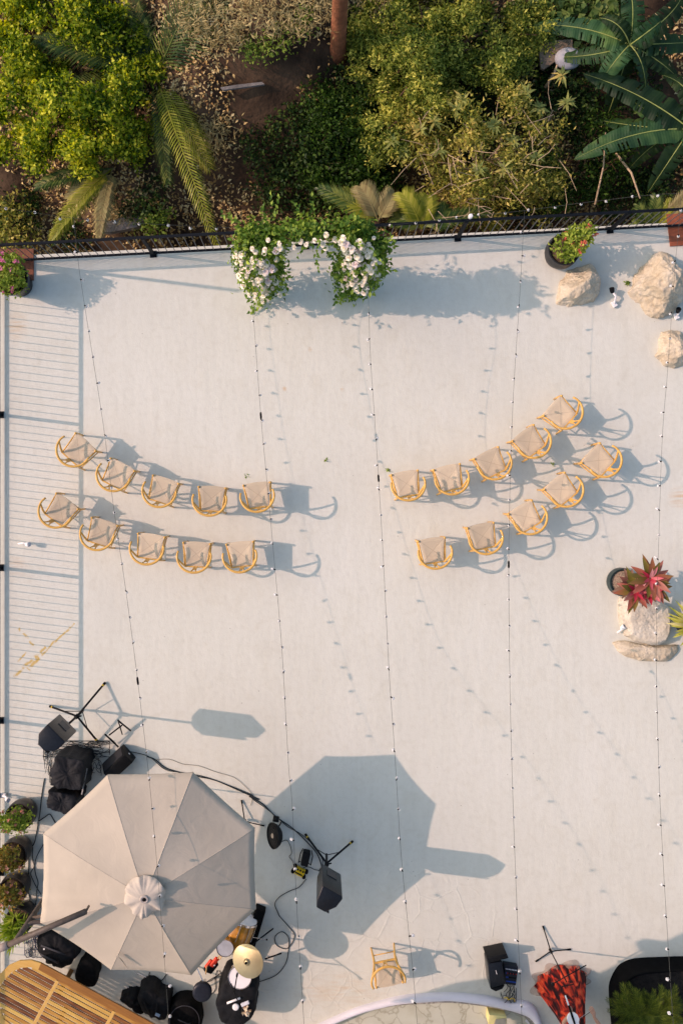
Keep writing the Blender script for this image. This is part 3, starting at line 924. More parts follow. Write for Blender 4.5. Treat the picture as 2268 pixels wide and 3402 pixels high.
# ------------------------------------------------------------------ boulders
M_ROCK = stone_mat('sandstone', (0.43, 0.35, 0.235), (0.53, 0.455, 0.325), (0.58, 0.515, 0.4))
M_ROCK2 = stone_mat('pale_sandstone', (0.47, 0.41, 0.31), (0.54, 0.49, 0.385), (0.58, 0.54, 0.44))
def rock(label, outline, h, seed, m, top=0.55, facets=10, flat=None, rough=0.05):
    rs = random.Random(seed)
    pts = [W(x, y, 0.12 * h) for x, y in outline]
    c = sum(pts, Vector((0, 0, 0))) / len(pts); c.z = 0
    ang = sorted([((math.atan2(p.y - c.y, p.x - c.x)) % (2 * math.pi), math.hypot(p.x - c.x, p.y - c.y)) for p in pts])
    def rad(a):
        a %= 2 * math.pi
        for i in range(len(ang)):
            a0, r0 = ang[i]; a1, r1 = ang[(i + 1) % len(ang)]
            if i == len(ang) - 1: a1 += 2 * math.pi
            aa = a if a >= a0 else a + 2 * math.pi
            if a0 <= aa <= a1:
                t = (aa - a0) / max(a1 - a0, 1e-6)
                # straight chord between the two outline points
                x0, y0 = r0 * math.cos(a0), r0 * math.sin(a0)
                x1, y1 = r1 * math.cos(a1), r1 * math.sin(a1)
                d = math.sin(aa) * (x1 - x0) - math.cos(aa) * (y1 - y0)
                if abs(d) < 1e-9: return r0 + (r1 - r0) * t
                return (y0 * (x1 - x0) - x0 * (y1 - y0)) / d
        return ang[0][1]
    bm = bmesh.new()
    bmesh.ops.create_icosphere(bm, subdivisions=6, radius=1)
    planes = []
    for k in range(facets):
        nv = Vector((rs.gauss(0, 1), rs.gauss(0, 1), abs(rs.gauss(0.35, 0.6)))).normalized()
        planes.append((nv, rs.uniform(0.82, 0.96)))
    if flat: planes.append((Vector(flat[0]).normalized(), flat[1]))
    sd = Vector((seed * 3.1, seed * 1.7, seed))
    for v in bm.verts:
        u = v.co.copy()
        for nv, dd in planes:
            q = u.dot(nv)
            if q > dd: u -= nv * (q - dd) * 0.92
        a = math.atan2(u.y, u.x)
        r = rad(a)
        s_ = 1.0 - (1 - top) * max(0, u.z) ** 1.5
        p = Vector((u.x * r * (0.92 + 0.08), u.y * r, max(-0.12, u.z) * h))
        p.x *= (0.6 + 0.4 * s_) ; p.y *= (0.6 + 0.4 * s_)
        f = noise.fractal(p * 2.3 + sd, 0.8, 2.1, 6) * rough + noise.fractal(p * 9 + sd, 0.7, 2.1, 4) * rough * 0.28
        rg = noise.ridged_multi_fractal(p * 3.1 + sd, 0.9, 2.1, 3, 0.9, 2.0)
        cr = -0.03 * max(0, rg - 2.1) if rough > 0.04 else 0
        nn = Vector((u.x / max(r, .1), u.y / max(r, .1), u.z / h)).normalized()
        v.co = c + p + nn * (f + cr)
    me = MB().bm(bm)
    o = me.build('boulder', m, None, True)
    return tag(o, label, 'boulder')
def cr(x0, y0, s, pts): return [(x0 + x * s, y0 + y * s) for x, y in pts]
s_ = 488 / 1568
rock('medium sandstone boulder with a sharp ridge below the flower pot near the railing', cr(1780, 640, s_, [(300, 800), (420, 775), (570, 752), (640, 830), (690, 920), (685, 1060), (620, 1160), (500, 1210), (360, 1240), (215, 1185), (235, 1060), (270, 930)]), 0.42, 3, M_ROCK, facets=7, flat=((-0.45, 0.6, 0.65), 0.62))
rock('biggest pitted brown boulder at the right side below the rust plate', cr(1780, 640, s_, [(1220, 660), (1320, 630), (1400, 640), (1480, 720), (1560, 840), (1640, 1000), (1600, 1130), (1500, 1230), (1330, 1300), (1220, 1290), (1040, 1190), (985, 1060), (1040, 920), (1120, 760)]), 0.62, 11, M_ROCK, facets=9, rough=0.075)
rock('small faceted tan boulder cut by the right frame edge', cr(1780, 640, s_, [(1340, 1475), (1430, 1470), (1520, 1480), (1620, 1560), (1640, 1700), (1580, 1820), (1470, 1850), (1370, 1820), (1275, 1745), (1290, 1600)]), 0.3, 5, M_ROCK, facets=8)
s_ = 288 / 1568
rock('smooth pale block of stone standing behind the red leaved plant', cr(1980, 1820, s_, [(440, 900), (700, 860), (1000, 850), (1290, 950), (1355, 1130), (1330, 1330), (1300, 1560), (1230, 1690), (1060, 1745), (870, 1730), (680, 1690), (510, 1600), (440, 1400), (390, 1200)]), 0.36, 21, M_ROCK2, top=0.95, facets=4, flat=((0, 0, 1), 0.6), rough=0.03)
rock('long low slab of stone lying along the foot of the pale block', cr(1980, 1820, s_, [(280, 1720), (400, 1685), (520, 1675), (760, 1730), (1080, 1765), (1475, 1750), (1500, 1830), (1420, 1960), (1280, 2070), (1100, 2105), (800, 2050), (560, 1980), (400, 1880)]), 0.17, 9, M_ROCK, top=0.85, facets=5, flat=((0, 0, 1), 0.7), rough=0.03)

# ------------------------------------------------------------------ floor spotlights
def spot(px, py, hx, hy, label, mh, base=True):
    p = W(px, py); h = W(hx, hy, 0.12)
    t = thing('spotlight', label, 'spotlight', p)
    d = (h - p); ang = math.atan2(d.y, d.x)
    if base: MB().box((p.x, p.y, 0.035), (0.1, 0.075, 0.05), ang + 0.25, 0.01).build('junction_box', M_WHITE, t)
    MB().tube([p + Vector((0, 0, 0.06)), p + d * 0.5 + Vector((0.03, 0.02, 0.05)), h], 0.016, 8).build('bracket', M_WHITE, t, True)
    dirv = Vector((d.x, d.y, 0.1)).normalized()
    q = dirv.to_track_quat('Z', 'Y').to_matrix()
    MB().lathe([(0.0, -0.025), (0.026, -0.025), (0.036, 0.0), (0.041, 0.055), (0.037, 0.06), (0.033, 0.04), (0, 0.035)], h, 18, q).build('lamp_head', mh, t, auto=40)
spot(2036, 1012, 2032, 968, 'white floor spotlight with a dark head to the right of the medium boulder', M_BLACK)
spot(2242, 1052, 2250, 1034, 'floor spotlight with white box at the foot of the biggest boulder', M_BLACK)
spot(2045, 2100, 2066, 2086, 'white floor spotlight aimed at the pale block of stone', M_WHITE, False)
spot(66, 1806, 90, 1808, 'little white floor spotlight beside the left railing behind the chairs', M_WHITE, False)
spot(14, 2640, 24, 2654, 'white floor lamp by the left railing above the row of pots', M_WHITE)

# ------------------------------------------------------------------ potted plants
M_POTB = mat('dark_brown_glaze', (0.022, 0.017, 0.014), 0.35, 0.4, 9)
M_POTK = mat('black_planter', (0.02, 0.021, 0.022), 0.4, 0.3, 9)
M_EUPH = leafmat('round_leaf', [(0.1, (0.07, 0.13, 0.02)), (0.5, (0.24, 0.33, 0.04)), (1.0, (0.48, 0.53, 0.1))], 0.45, 0.35)
M_EUPHR = leafmat('rusty_leaf', [(0.1, (0.09, 0.10, 0.02)), (0.5, (0.27, 0.26, 0.045)), (0.8, (0.45, 0.25, 0.06)), (1.0, (0.55, 0.42, 0.11))], 0.45, 0.35)
M_STEM = mat('grey_brown_stem', (0.16, 0.11, 0.08), 0.85, 0.3, 30)
def petals(n, lob, size, m, name, parent):
    for k in range(n):
        c, r = lob[k % len(lob)]
        u = inside_sphere(1, 0.9)[0]; u[2] = abs(u[2])
        p = np.array(c) + u * np.array(r) * 1.02 + np.array([0, 0, 0.02])
        V, F = foliage([(tuple(p), (size * 0.3, size * 0.3, size * 0.2))], 2, 5, size * 0.25, size, size * 0.85, up=1.6, surf=0.3, jit=0.3)
        np_mesh(name, V, F, m, parent)
def pot(parent, c, prof, m):
    MB().lathe(prof, c, 36).build('pot', m, parent, auto=50)
def potted(name, label, px, py, rim_r, h, prof, lob, nleaf, lm, fm, fl_n, mpot, leafL=0.055, cat='potted plant', group=None, fsize=0.035, rimz=True):
    c = W(px, py, h) if rimz else W(px, py)
    c = Vector((c.x, c.y, 0))
    t = thing(name, label, cat, c, group)
    pot(t, c, [(r * rim_r, z * h) for r, z in prof], mpot)
    MB().lathe([(rim_r * 0.9, h * 0.9), (rim_r * 0.5, h * 0.93), (0, h * 0.95)], c, 24).build('soil', M_SOIL, t, True)
    lobes = [((c.x + dx, c.y + dy, h + dz), r) for dx, dy, dz, r in lob]
    V, F = foliage(lobes, nleaf, 8, 0.035, leafL, leafL * 0.6, up=0.9, surf=0.35)
    np_mesh('foliage', V, F, lm, t)
    st = MB()
    for dx, dy, dz, r in lob:
        for k in range(4):
            q = Vector((c.x + dx + random.uniform(-.6, .6) * r[0], c.y + dy + random.uniform(-.6, .6) * r[1], h + dz + random.uniform(0, .6) * r[2]))
            b0 = Vector((c.x + random.uniform(-.06, .06), c.y + random.uniform(-.06, .06), h * 0.9))
            st.tube([b0, (b0 + q) / 2 + Vector((random.uniform(-.03, .03), random.uniform(-.03, .03), 0.03)), q], [0.009, 0.007, 0.004], 6)
    st.build('stems', M_STEM, t)
    if fm: petals(fl_n, lobes, fsize, fm, 'flower', t)
    return t
P_VASE = [(0.62, 0.0), (0.72, 0.05), (0.70, 0.25), (0.78, 0.5), (0.97, 0.75), (1.03, 0.92), (1.02, 1.0), (0.94, 1.0), (0.9, 0.9)]
P_BOWL = [(0.7, 0.0), (0.88, 0.12), (1.04, 0.45), (1.06, 0.7), (1.0, 0.95), (1.02, 1.0), (0.93, 1.0), (0.9, 0.88)]
M_PINK = leafmat('pink_petal', [(0.2, (0.55, 0.08, 0.22)), (1.0, (0.72, 0.28, 0.42))], 0.5, 0.3)
M_SALMON = leafmat('salmon_petal', [(0.2, (0.62, 0.2, 0.12)), (1.0, (0.72, 0.42, 0.3))], 0.5, 0.3)
M_RED = leafmat('red_petal', [(0.2, (0.6, 0.05, 0.03)), (1.0, (0.72, 0.25, 0.18))], 0.5, 0.3)
potted('flower_pot', 'dark vase shaped pot of pink flowers in the left railing corner', 36, 922, 0.265, 0.52, P_VASE, [(0.0, 0.05, 0.16, (0.27, 0.27, 0.18)), (0.02, -0.1, 0.08, (0.22, 0.2, 0.1)), (0.1, 0.15, 0.3, (0.16, 0.14, 0.12))], 190, M_EUPH, M_PINK, 26, M_POTK)
potted('flower_pot', 'black pot of red flowers leaning over the medium boulder by the right railing', 1874, 828, 0.25, 0.42, P_BOWL, [(0.02, 0.0, 0.14, (0.2, 0.2, 0.12)), (0.11, 0.06, 0.32, (0.16, 0.2, 0.16)), (0.2, 0.12, 0.42, (0.13, 0.14, 0.12))], 120, M_EUPH, M_RED, 11, M_POTK, leafL=0.07, fsize=0.045)
LP = [(0.0, 0.0, 0.12, (0.22, 0.2, 0.14)), (-0.1, 0.04, 0.25, (0.16, 0.16, 0.12))]
for px, py, lab, lm, fm, prof in [(62, 2716, 'dark pot of green leaves and salmon flowers, topmost of the left row', M_EUPH, M_SALMON, P_BOWL),
                                  (44, 2843, 'dark pot of rusty leaved thorny plant, second from the top of the left row', M_EUPHR, M_SALMON, P_BOWL),
                                  (40, 2962, 'dark pot of sparse rusty leaves, third from the top of the left row', M_EUPHR, M_SALMON, P_BOWL)]:
    potted('flower_pot', lab, px, py, 0.215, 0.42, prof, LP, 95, lm, fm, 9, M_POTB, group='potted plants along the left railing')
# ribbon leaved plant in the lowest pot
def straps(c, n, L, wd, up, mtl, name, parent, spread=1.0, z0=0.0, hollow=0.0):
    vs, fs = [], []
    for k in range(n):
        a = random.uniform(0, 2 * math.pi)
        tilt = random.uniform(0.25, 1.25) * spread
        l = L * random.uniform(0.7, 1.15)
        d = Vector((math.cos(a), math.sin(a), 0)); s = Vector((-math.sin(a), math.cos(a), 0))
        p = Vector(c) + Vector((0, 0, z0)) + d * 0.02
        b0 = len(vs)
        m = 6
        th = tilt * 0.55
        for i in range(m + 1):
            f = i / m
            w = wd * (math.sin(math.pi * min(1, 0.25 + 0.75 * f)) ** 0.7) * (1 - 0.1 * f) if i < m else 0.001
            vs += [p + s * w * 0.5 + Vector((0, 0, w * 0.22)), p, p - s * w * 0.5 + Vector((0, 0, w * 0.22))]
            th += tilt * 0.9 / m
            p = p + (d * math.sin(th) + Vector((0, 0, 1)) * math.cos(th)) * l / m
        for i in range(m):
            a0 = b0 + i * 3
            fs += [(a0, a0 + 1, a0 + 4, a0 + 3), (a0 + 1, a0 + 2, a0 + 5, a0 + 4)]
    mb = MB(); mb.v = [tuple(v) for v in vs]; mb.f = fs
    return mb.build(name, mtl, parent, True)
c = W(62, 3062, 0.4); c.z = 0
t = thing('ribbon_plant', 'dark pot with a lush yellow green ribbon leaved plant, lowest of the left row', 'potted plant', c, 'potted plants along the left railing')
pot(t, c, [(r * 0.215, z * 0.42) for r, z in P_BOWL], M_POTB)
MB().lathe([(0.19, 0.38), (0, 0.4)], c, 20).build('soil', M_SOIL, t)
M_RIB = leafmat('ribbon_leaf', [(0.1, (0.10, 0.18, 0.02)), (0.5, (0.26, 0.36, 0.03)), (1.0, (0.5, 0.5, 0.12))], 0.4, 0.4)
for dx, dy in [(-0.05, 0.03), (-0.12, -0.1), (0.06, -0.08), (-0.06, -0.22)]:
    straps((c.x + dx, c.y + dy, 0.36), 34, 0.3, 0.032, 1, M_RIB, 'leaf_rosette', t)

# red leaved plant in a dark green pot by the pale stone
c = W(2070, 1935, 0.3); c.z = 0
t = thing('red_leaved_plant', 'dark green pot with red and olive lance leaved plant beside the pale block', 'potted plant', c)
pot(t, c, [(r * 0.215, z * 0.3) for r, z in P_BOWL], mat('dark_green_pot', (0.02, 0.035, 0.034), 0.4, 0.2, 9))
MB().lathe([(0.2, 0.26), (0.1, 0.28), (0, 0.285)], c, 24).build('soil', mat('dry_mulch', (0.3, 0.22, 0.15), 0.95, 0.5, 40, bump=1.0, bscale=60), t)
def lance(cpx, cpy, z, n, L, wd, mtl, name, inner=False, dirs=None, tl=(0.75, 1.75)):
    vs, fs = [], []
    cc = W(cpx, cpy, z)
    for k in range(n):
        a = (dirs[k] if dirs else 2 * math.pi * k / n + random.uniform(-.25, .25))
        tilt = random.uniform(*tl) if not inner else random.uniform(0.5, 1.2)
        l = L * random.uniform(0.8, 1.15)
        d = Vector((math.cos(a), math.sin(a), 0)); s = Vector((-math.sin(a), math.cos(a), 0))
        p = cc + d * 0.015
        b0 = len(vs); m = 7; th = tilt * 0.85
        for i in range(m + 1):
            f = i / m
            w = wd * max(0.03, math.sin(math.pi * (0.1 + 0.9 * f) ** 0.85))
            if i == m: w = 0.001
            vs += [p + s * w * 0.5 + Vector((0, 0, w * 0.18)), p, p - s * w * 0.5 + Vector((0, 0, w * 0.18))]
            th += 0.45 / m
            p = p + (d * math.sin(th) + Vector((0, 0, 1)) * math.cos(th)) * l / m
        for i in range(m):
            a0 = b0 + i * 3
            fs += [(a0, a0 + 1, a0 + 4, a0 + 3), (a0 + 1, a0 + 2, a0 + 5, a0 + 4)]
    mb = MB(); mb.v = [tuple(v) for v in vs]; mb.f = fs
    return mb.build(name, mtl, t, True)
M_OLV = leafmat('olive_red_leaf', [(0.1, (0.06, 0.045, 0.02)), (0.45, (0.16, 0.14, 0.03)), (0.7, (0.3, 0.09, 0.06)), (1.0, (0.45, 0.2, 0.15))], 0.35, 0.25)
M_CRIM = leafmat('crimson_leaf', [(0.1, (0.3, 0.02, 0.04)), (0.5, (0.5, 0.04, 0.07)), (0.8, (0.62, 0.2, 0.2)), (1.0, (0.7, 0.42, 0.38))], 0.35, 0.3)
M_MAUVE = leafmat('dull_mauve_leaf', [(0.1, (0.13, 0.09, 0.05)), (0.6, (0.3, 0.18, 0.13)), (1.0, (0.42, 0.13, 0.12))], 0.4, 0.25)
lance(2108, 1962, 0.62, 17, 0.35, 0.105, M_OLV, 'outer_leaves')
lance(2108, 1962, 0.66, 7, 0.2, 0.055, M_CRIM, 'inner_leaves', True)
lance(2158, 1922, 0.74, 17, 0.36, 0.105, M_OLV, 'outer_leaves')
lance(2158, 1922, 0.78, 7, 0.2, 0.055, M_CRIM, 'inner_leaves', True)
lance(2150, 1962, 0.6, 8, 0.25, 0.085, M_CRIM, 'inner_leaves', True)
lance(2140, 1950, 0.52, 12, 0.32, 0.1, M_MAUVE, 'lower_leaves')
lance(2178, 1950, 0.6, 9, 0.28, 0.09, M_OLV, 'outer_leaves')
lance(2090, 1940, 0.4, 6, 0.27, 0.09, M_MAUVE, 'lower_leaves', dirs=[2.0, 2.6, 3.1, 3.6, 1.5, 4.1])
sm = MB()
for (a, b_, z) in [(2108, 1962, .62), (2158, 1922, .74), (2150, 1962, .6)]:
    sm.tube([(c.x + 0.03, c.y, 0.27), W(a, b_, z)], [0.016, 0.012], 8)
sm.build('stems', M_STEM, t, True)

c = W(2264, 2068)
t = thing('spiky_plant', 'yellow green spiky plant beside the pale block, cut by the frame edge', 'potted plant', c)
pot(t, c, [(r * 0.16, z * 0.3) for r, z in P_BOWL], M_POTK)
MB().lathe([(0.15, 0.27), (0, 0.28)], c, 20).build('soil', M_SOIL, t)
straps((c.x, c.y, 0.36), 110, 0.42, 0.05, 1, leafmat('yellow_strap', [(0.1, (0.24, 0.28, 0.03)), (0.6, (0.5, 0.48, 0.1)), (1.0, (0.62, 0.55, 0.3))], 0.4, 0.35), 'leaf_rosette', t, 1.35)

# tiny weed and fallen sprigs on the floor
M_SPRIG = leafmat('fresh_leaf', [(0.1, (0.06, 0.14, 0.02)), (1.0, (0.3, 0.38, 0.06))], 0.45, 0.3)
def sprig(name, label, px, py, r, n):
    c = W(px, py)
    V, F = foliage([((c.x, c.y, 0.015), (r, r, 0.015))], n, 4, 0.01, 0.042, 0.022, up=1.5, surf=0.2)
    V[:, 2] = np.maximum(V[:, 2], 0.006)
    o = np_mesh(name, V, F, M_SPRIG)
    o.location = (0, 0, 0)
    tag(o, label, 'sprig')
sprig('weed', 'tiny yellow green weed on the floor left of the biggest boulder', 2083, 941, 0.03, 9)
sprig('fallen_sprig', 'small green sprig on the floor above the right end of the left block', 820, 1580, 0.03, 3)
sprig('fallen_sprig', 'single green leaf on the open floor between the two blocks of chairs', 1082, 1527, 0.012, 2)
sprig('fallen_sprig', 'small green sprig touching the leftmost chair of the right block', 1288, 1565, 0.025, 3)
sprig('fallen_sprig', 'green leaf lying in the shadow between the right block rows', 1835, 1543, 0.018, 2)
sprig('fallen_sprig', 'green leaf on the cable tangle by the tall left speaker', 253, 2486, 0.015, 3)

# ------------------------------------------------------------------ palm fronds (used by several plants)
def frond(mb, base, tip, arch, n, plen, pw, droop=0.35, vee=0.4, curve=(0, 0, 0)):
    base, tip = Vector(base), Vector(tip)
    mid_ = (base + tip) / 2 + Vector((0, 0, arch)) + Vector(curve)
    def q(t): return base * (1 - t) ** 2 + mid_ * 2 * t * (1 - t) + tip * t * t
    mb.tube([q(i / 10) for i in range(11)], [0.02 * (1 - 0.85 * i / 10) * (plen / 0.5) ** 0.5 for i in range(11)], 5)
    for i in range(n):
        t = 0.1 + 0.9 * (i + 0.5) / n
        p = q(t)
        tg = (q(min(1, t + 0.02)) - q(t - 0.02)).normalized()
        sd = tg.cross(Vector((0, 0, 1)))
        if sd.length < 1e-4: sd = Vector((1, 0, 0))
        sd.normalize(); up = sd.cross(tg).normalized()
        ll = plen * (math.sin(math.pi * (0.12 + 0.84 * t)) ** 0.6) * random.uniform(0.85, 1.1)
        for s in (-1, 1):
            d = (sd * s * 0.8 + tg * (0.55 + 0.6 * t) + up * vee * random.uniform(0.6, 1.2)).normalized()
            p1 = p + d * ll * 0.5
            p2 = p + d * ll - Vector((0, 0, droop * ll * random.uniform(0.6, 1.4)))
            w = tg * pw * 0.5
            mb.add([p - w * 0.5, p + w * 0.5, p1 + w, p1 - w, p2], [(0, 1, 2, 3), (3, 2, 4)])
# ------------------------------------------------------------------ black planter with cycads, lower right
s_ = 368 / 1568
pl = cr(1900, 3050, s_, [(655, 1500), (640, 1250), (650, 1130), (700, 1000), (780, 880), (870, 820), (950, 790), (1100, 765), (1568, 745), (2300, 730), (2300, 2600), (800, 2600), (690, 1900)])
plw = [W(x, y, 0.45) for x, y in pl]
plw = catmull(plw[:9], 4) + plw[9:]
t = thing('planter', 'big black planter with rounded corner in the lower right', 'planter', W(2200, 3420))
M_PLB = mat('black_planter_wall', (0.004, 0.0042, 0.0045), 0.9, 0.3, 9, spec=0.05)
cpl = sum(plw, Vector((0, 0, 0))) / len(plw)
pin = [p + (cpl - p).normalized() * 0.035 for p in plw]
n = len(plw)
w_ = MB().add([Vector((p.x, p.y, z)) for z in (0.004, 0.45) for p in plw] + [Vector((p.x, p.y, z)) for z in (0.45, 0.36) for p in pin],
              [(i, n + i, n + (i + 1) % n, (i + 1) % n) for i in range(n)] + [(n + i, 2 * n + i, 2 * n + (i + 1) % n, n + (i + 1) % n) for i in range(n)] + [(2 * n + i, 3 * n + i, 3 * n + (i + 1) % n, 2 * n + (i + 1) % n) for i in range(n)])
w_.build('wall', M_PLB, t)
so = MB().add([Vector((p.x, p.y, 0.36)) for p in pin], [tuple(range(n))]).build('soil', mat('dark_wet_soil', (0.012, 0.010, 0.009), 0.8, 0.6, 14, bump=1.0, bscale=40), t)
M_CYC = leafmat('cycad_leaf', [(0.1, (0.025, 0.04, 0.008)), (0.6, (0.09, 0.125, 0.016)), (1.0, (0.26, 0.29, 0.035))], 0.45, 0.4)
def cycad(label, px, py, z, nf, L, dirs=None, group=None):
    c = W(px, py, z)
    t = thing('cycad', label, 'plant', Vector((c.x, c.y, 0.36)), group)
    MB().tube([Vector((c.x, c.y, 0.35)), Vector((c.x, c.y, z))], [0.06, 0.05], 10).build('trunk', M_STEM, t, True)
    for k in range(nf):
        a = dirs[k] if dirs else 2 * math.pi * k / nf + random.uniform(-.2, .2)
        l = L * random.uniform(0.85, 1.15)
        mb = MB()
        frond(mb, (c.x, c.y, z), (c.x + math.cos(a) * l, c.y + math.sin(a) * l, z + random.uniform(-0.05, 0.1)), 0.16, 34, 0.13, 0.008, 0.15, 0.3)
        mb.build('frond', M_CYC, t)
cycad('largest feathery green cycad standing in the black planter', 2140, 3376, 0.62, 21, 0.52, None, 'cycads in the black planter')
cycad('smaller dull green cycad at the left corner of the black planter', 2088, 3350, 0.52, 13, 0.36, None, 'cycads in the black planter')
cycad('smaller bluish cycad behind the largest one in the black planter', 2205, 3345, 0.52, 13, 0.34, None, 'cycads in the black planter')
c = W(2245, 3390, 0.4)
t = thing('succulent', 'small blue green succulent beside the cycad in the black planter', 'plant', Vector((c.x, c.y, 0.36)))
straps((c.x, c.y, 0.36), 26, 0.2, 0.035, 1, leafmat('blue_green_leaf', [(0.1, (0.06, 0.13, 0.10)), (1.0, (0.16, 0.26, 0.2))], 0.5, 0.15), 'leaf_rosette', t, 0.7)

# ------------------------------------------------------------------ parasol
UV = [(247, 1780, 2.27), (443, 1775, 2.22), (585, 1903, 1.925), (588, 2088, 1.965), (440, 2240, 1.84), (255, 2228, None), (93, 2120, None), (100, 1915, 2.13)]
A_ = []; B_ = []
for x, y, z in UV:
    if z: p = K(x, y, z); A_.append([p.x, p.y, 1]); B_.append(z)
pa, pb, pc_ = np.linalg.lstsq(np.array(A_), np.array(B_), rcond=None)[0]
UW = []
for x, y, z in UV:
    zz = z or 2.0
    for _ in range(8):
        p = K(x, y, zz); zz = pa * p.x + pb * p.y + pc_
    UW.append(K(x, y, zz))
AX = K(333, 2060, 2.47)
umb_base = W(222, 2876)
t = thing('parasol', 'large eight sided beige parasol on a side mast over the band equipment', 'parasol', umb_base)
def fabric(name, c, trans=0.25):
    m, nt, b = newmat(name)
    tc = nt.nodes.new('ShaderNodeTexCoord')
    nz = nt.nodes.new('ShaderNodeTexNoise'); nz.inputs['Scale'].default_value = 1.7; nz.inputs['Detail'].default_value = 8
    nt.links.new(tc.outputs['Object'], nz.inputs['Vector'])
    cc = ramp(nt, nz.outputs['Fac'], [(0.3, tuple(x * 0.9 for x in c)), (0.7, tuple(x * 1.04 for x in c))])
    nt.links.new(cc, b.inputs['Base Color'])
    b.inputs['Roughness'].default_value = 0.85
    b.inputs['Specular IOR Level'].default_value = 0.2
    n2 = nt.nodes.new('ShaderNodeTexNoise'); n2.inputs['Scale'].default_value = 3.5; n2.inputs['Detail'].default_value = 4; n2.inputs['Distortion'].default_value = 1.2
    nt.links.new(tc.outputs['Object'], n2.inputs['Vector'])
    bp = nt.nodes.new('ShaderNodeBump'); bp.inputs['Strength'].default_value = 0.22; bp.inputs['Distance'].default_value = 0.04
    nt.links.new(n2.outputs['Fac'], bp.inputs['Height']); nt.links.new(bp.outputs[0], b.inputs['Normal'])
    return m
M_FAB = fabric('beige_canvas', (0.445, 0.39, 0.30))
def canopy_pt(i, u, v):
    """u across the panel 0..1, v from the crown 0 to the rim 1"""
    a, b_ = UW[i], UW[(i + 1) % 8]
    e = a.lerp(b_, u)
    ctr = (UW[0] + UW[4]) / 2
    e = e + (AX - e) * 0.012 * (4 * u * (1 - u))
    p = AX.lerp(e, v)
    p.z += 0.03 * math.sin(math.pi * v) - 0.035 * (4 * u * (1 - u)) * v * (1 - 0.3 * v)
    return p
for i in range(8):
    vs, fs = [], []
    nu, nv = 14, 16
    for j in range(nv + 1):
        for k in range(nu + 1):
            p = canopy_pt(i, k / nu, max(0.02, j / nv))
            if i in (6, 7) and j > 6:   # creases that pull towards the loose corner
                cn = UW[6] if i == 6 else UW[6]
                d = (p - cn).length
                if i == 6 and k < 8 or i == 5:
                    p.z += 0.018 * math.sin(k * 2.4) * max(0, 1 - d / 1.1)
            vs.append(p)
    for j in range(nv):
        for k in range(nu):
            a0 = j * (nu + 1) + k
            fs.append((a0, a0 + nu + 1, a0 + nu + 2, a0 + 1))
    # hem folded down a little
    b0 = len(vs)
    for k in range(nu + 1):
        vs.append(vs[nv * (nu + 1) + k] - Vector((0, 0, 0.035)))
    for k in range(nu): fs.append((nv * (nu + 1) + k, b0 + k, b0 + k + 1, nv * (nu + 1) + k + 1))
    MB().add(vs, fs).build('canopy_panel', M_FAB, t, True)
    rib = [canopy_pt(i, 0, max(0.03, q / 8)) - Vector((0, 0, 0.028)) for q in range(9)]
    MB().tube(rib, 0.011, 6).build('rib', mat('bronze_tube', (0.10, 0.078, 0.06), 0.5, 0.25, 14), t, True)
    seam = [canopy_pt(i, 0, max(0.09, q / 8)) + Vector((0, 0, 0.001)) for q in range(9)]
    MB().tube(seam, 0.0035, 6).build('seam', fabric('seam_canvas', (0.47, 0.41, 0.32)), t, True)
M_BRZ = MATS['bronze_tube']
# frilled vent cap
ncap = 72
prof = [(0.02, 0.05), (0.06, 0.055), (0.11, 0.05), (0.155, 0.042), (0.2, 0.03), (0.24, 0.014), (0.272, -0.008), (0.285, -0.04)]
up = Vector((-pa, -pb, 1)).normalized()
qm = up.to_track_quat('Z', 'Y').to_matrix()
vs, fs = [], []
for j, (r, z) in enumerate(prof):
    for k in range(ncap):
        a = 2 * math.pi * k / ncap
        fr_ = (max(0, j - 1.5) / 5.5) ** 1.3
        wob = 1.4 * noise.noise(Vector((math.cos(a) * 1.9, math.sin(a) * 1.9, r * 2))) + 0.75 * noise.noise(Vector((math.cos(a) * 4.3, math.sin(a) * 4.3, 3 + r * 5))) + 0.4 * noise.noise(Vector((math.cos(a) * 11, math.sin(a) * 11, 8)))
        rr = r * (1 + 0.045 * fr_ * wob)
        vs.append(AX + qm @ Vector((rr * math.cos(a), rr * math.sin(a), z + 0.085 * fr_ * wob)))
for j in range(len(prof) - 1):
    for k in range(ncap):
        fs.append((j * ncap + k, (j + 1) * ncap + k, (j + 1) * ncap + (k + 1) % ncap, j * ncap + (k + 1) % ncap))
MB().add(vs, fs).build('vent_cap', fabric('pale_canvas', (0.49, 0.43, 0.345)), t, True)
MB().lathe([(0.055, 0.046), (0.06, 0.066), (0.05, 0.078), (0.036, 0.071), (0.0, 0.054)], AX, 20, qm).build('finial_ring', fabric('ring_canvas', (0.42, 0.37, 0.32)), t, True)
MB().lathe([(0.024, 0.056), (0.024, 0.078), (0.014, 0.082), (0, 0.082)], AX, 14, qm).build('finial', M_RUBBER, t, True)
mast_top = W(50, 3128, 2.52)
mast_top = Vector((umb_base.x, umb_base.y, 2.52))
MB().tube([umb_base + Vector((0, 0, 0.05)), mast_top], 0.036, 14).build('mast', M_BRZ, t, True)
MB().lathe([(0.3, 0.006), (0.3, 0.045), (0.06, 0.07), (0.06, 0.09)], umb_base, 28).build('base', M_BRZ, t, auto=40)
end = W(286, 3028, 2.58)
dv = (end - mast_top).normalized()
MB().tube([mast_top - dv * 0.13, end], 0.04, 14).build('arm', M_BRZ, t, True)
MB().tube([mast_top - dv * 0.24, mast_top - dv * 0.10], 0.052, 14).build('arm_joint', mat('grey_brown_sleeve', (0.30, 0.24, 0.2), 0.6, 0.15, 9), t, True)
MB().tube([end, end - Vector((0, 0, 0.16))], 0.016, 8).build('hanger', M_BRZ, t, True)
g = UW[6]
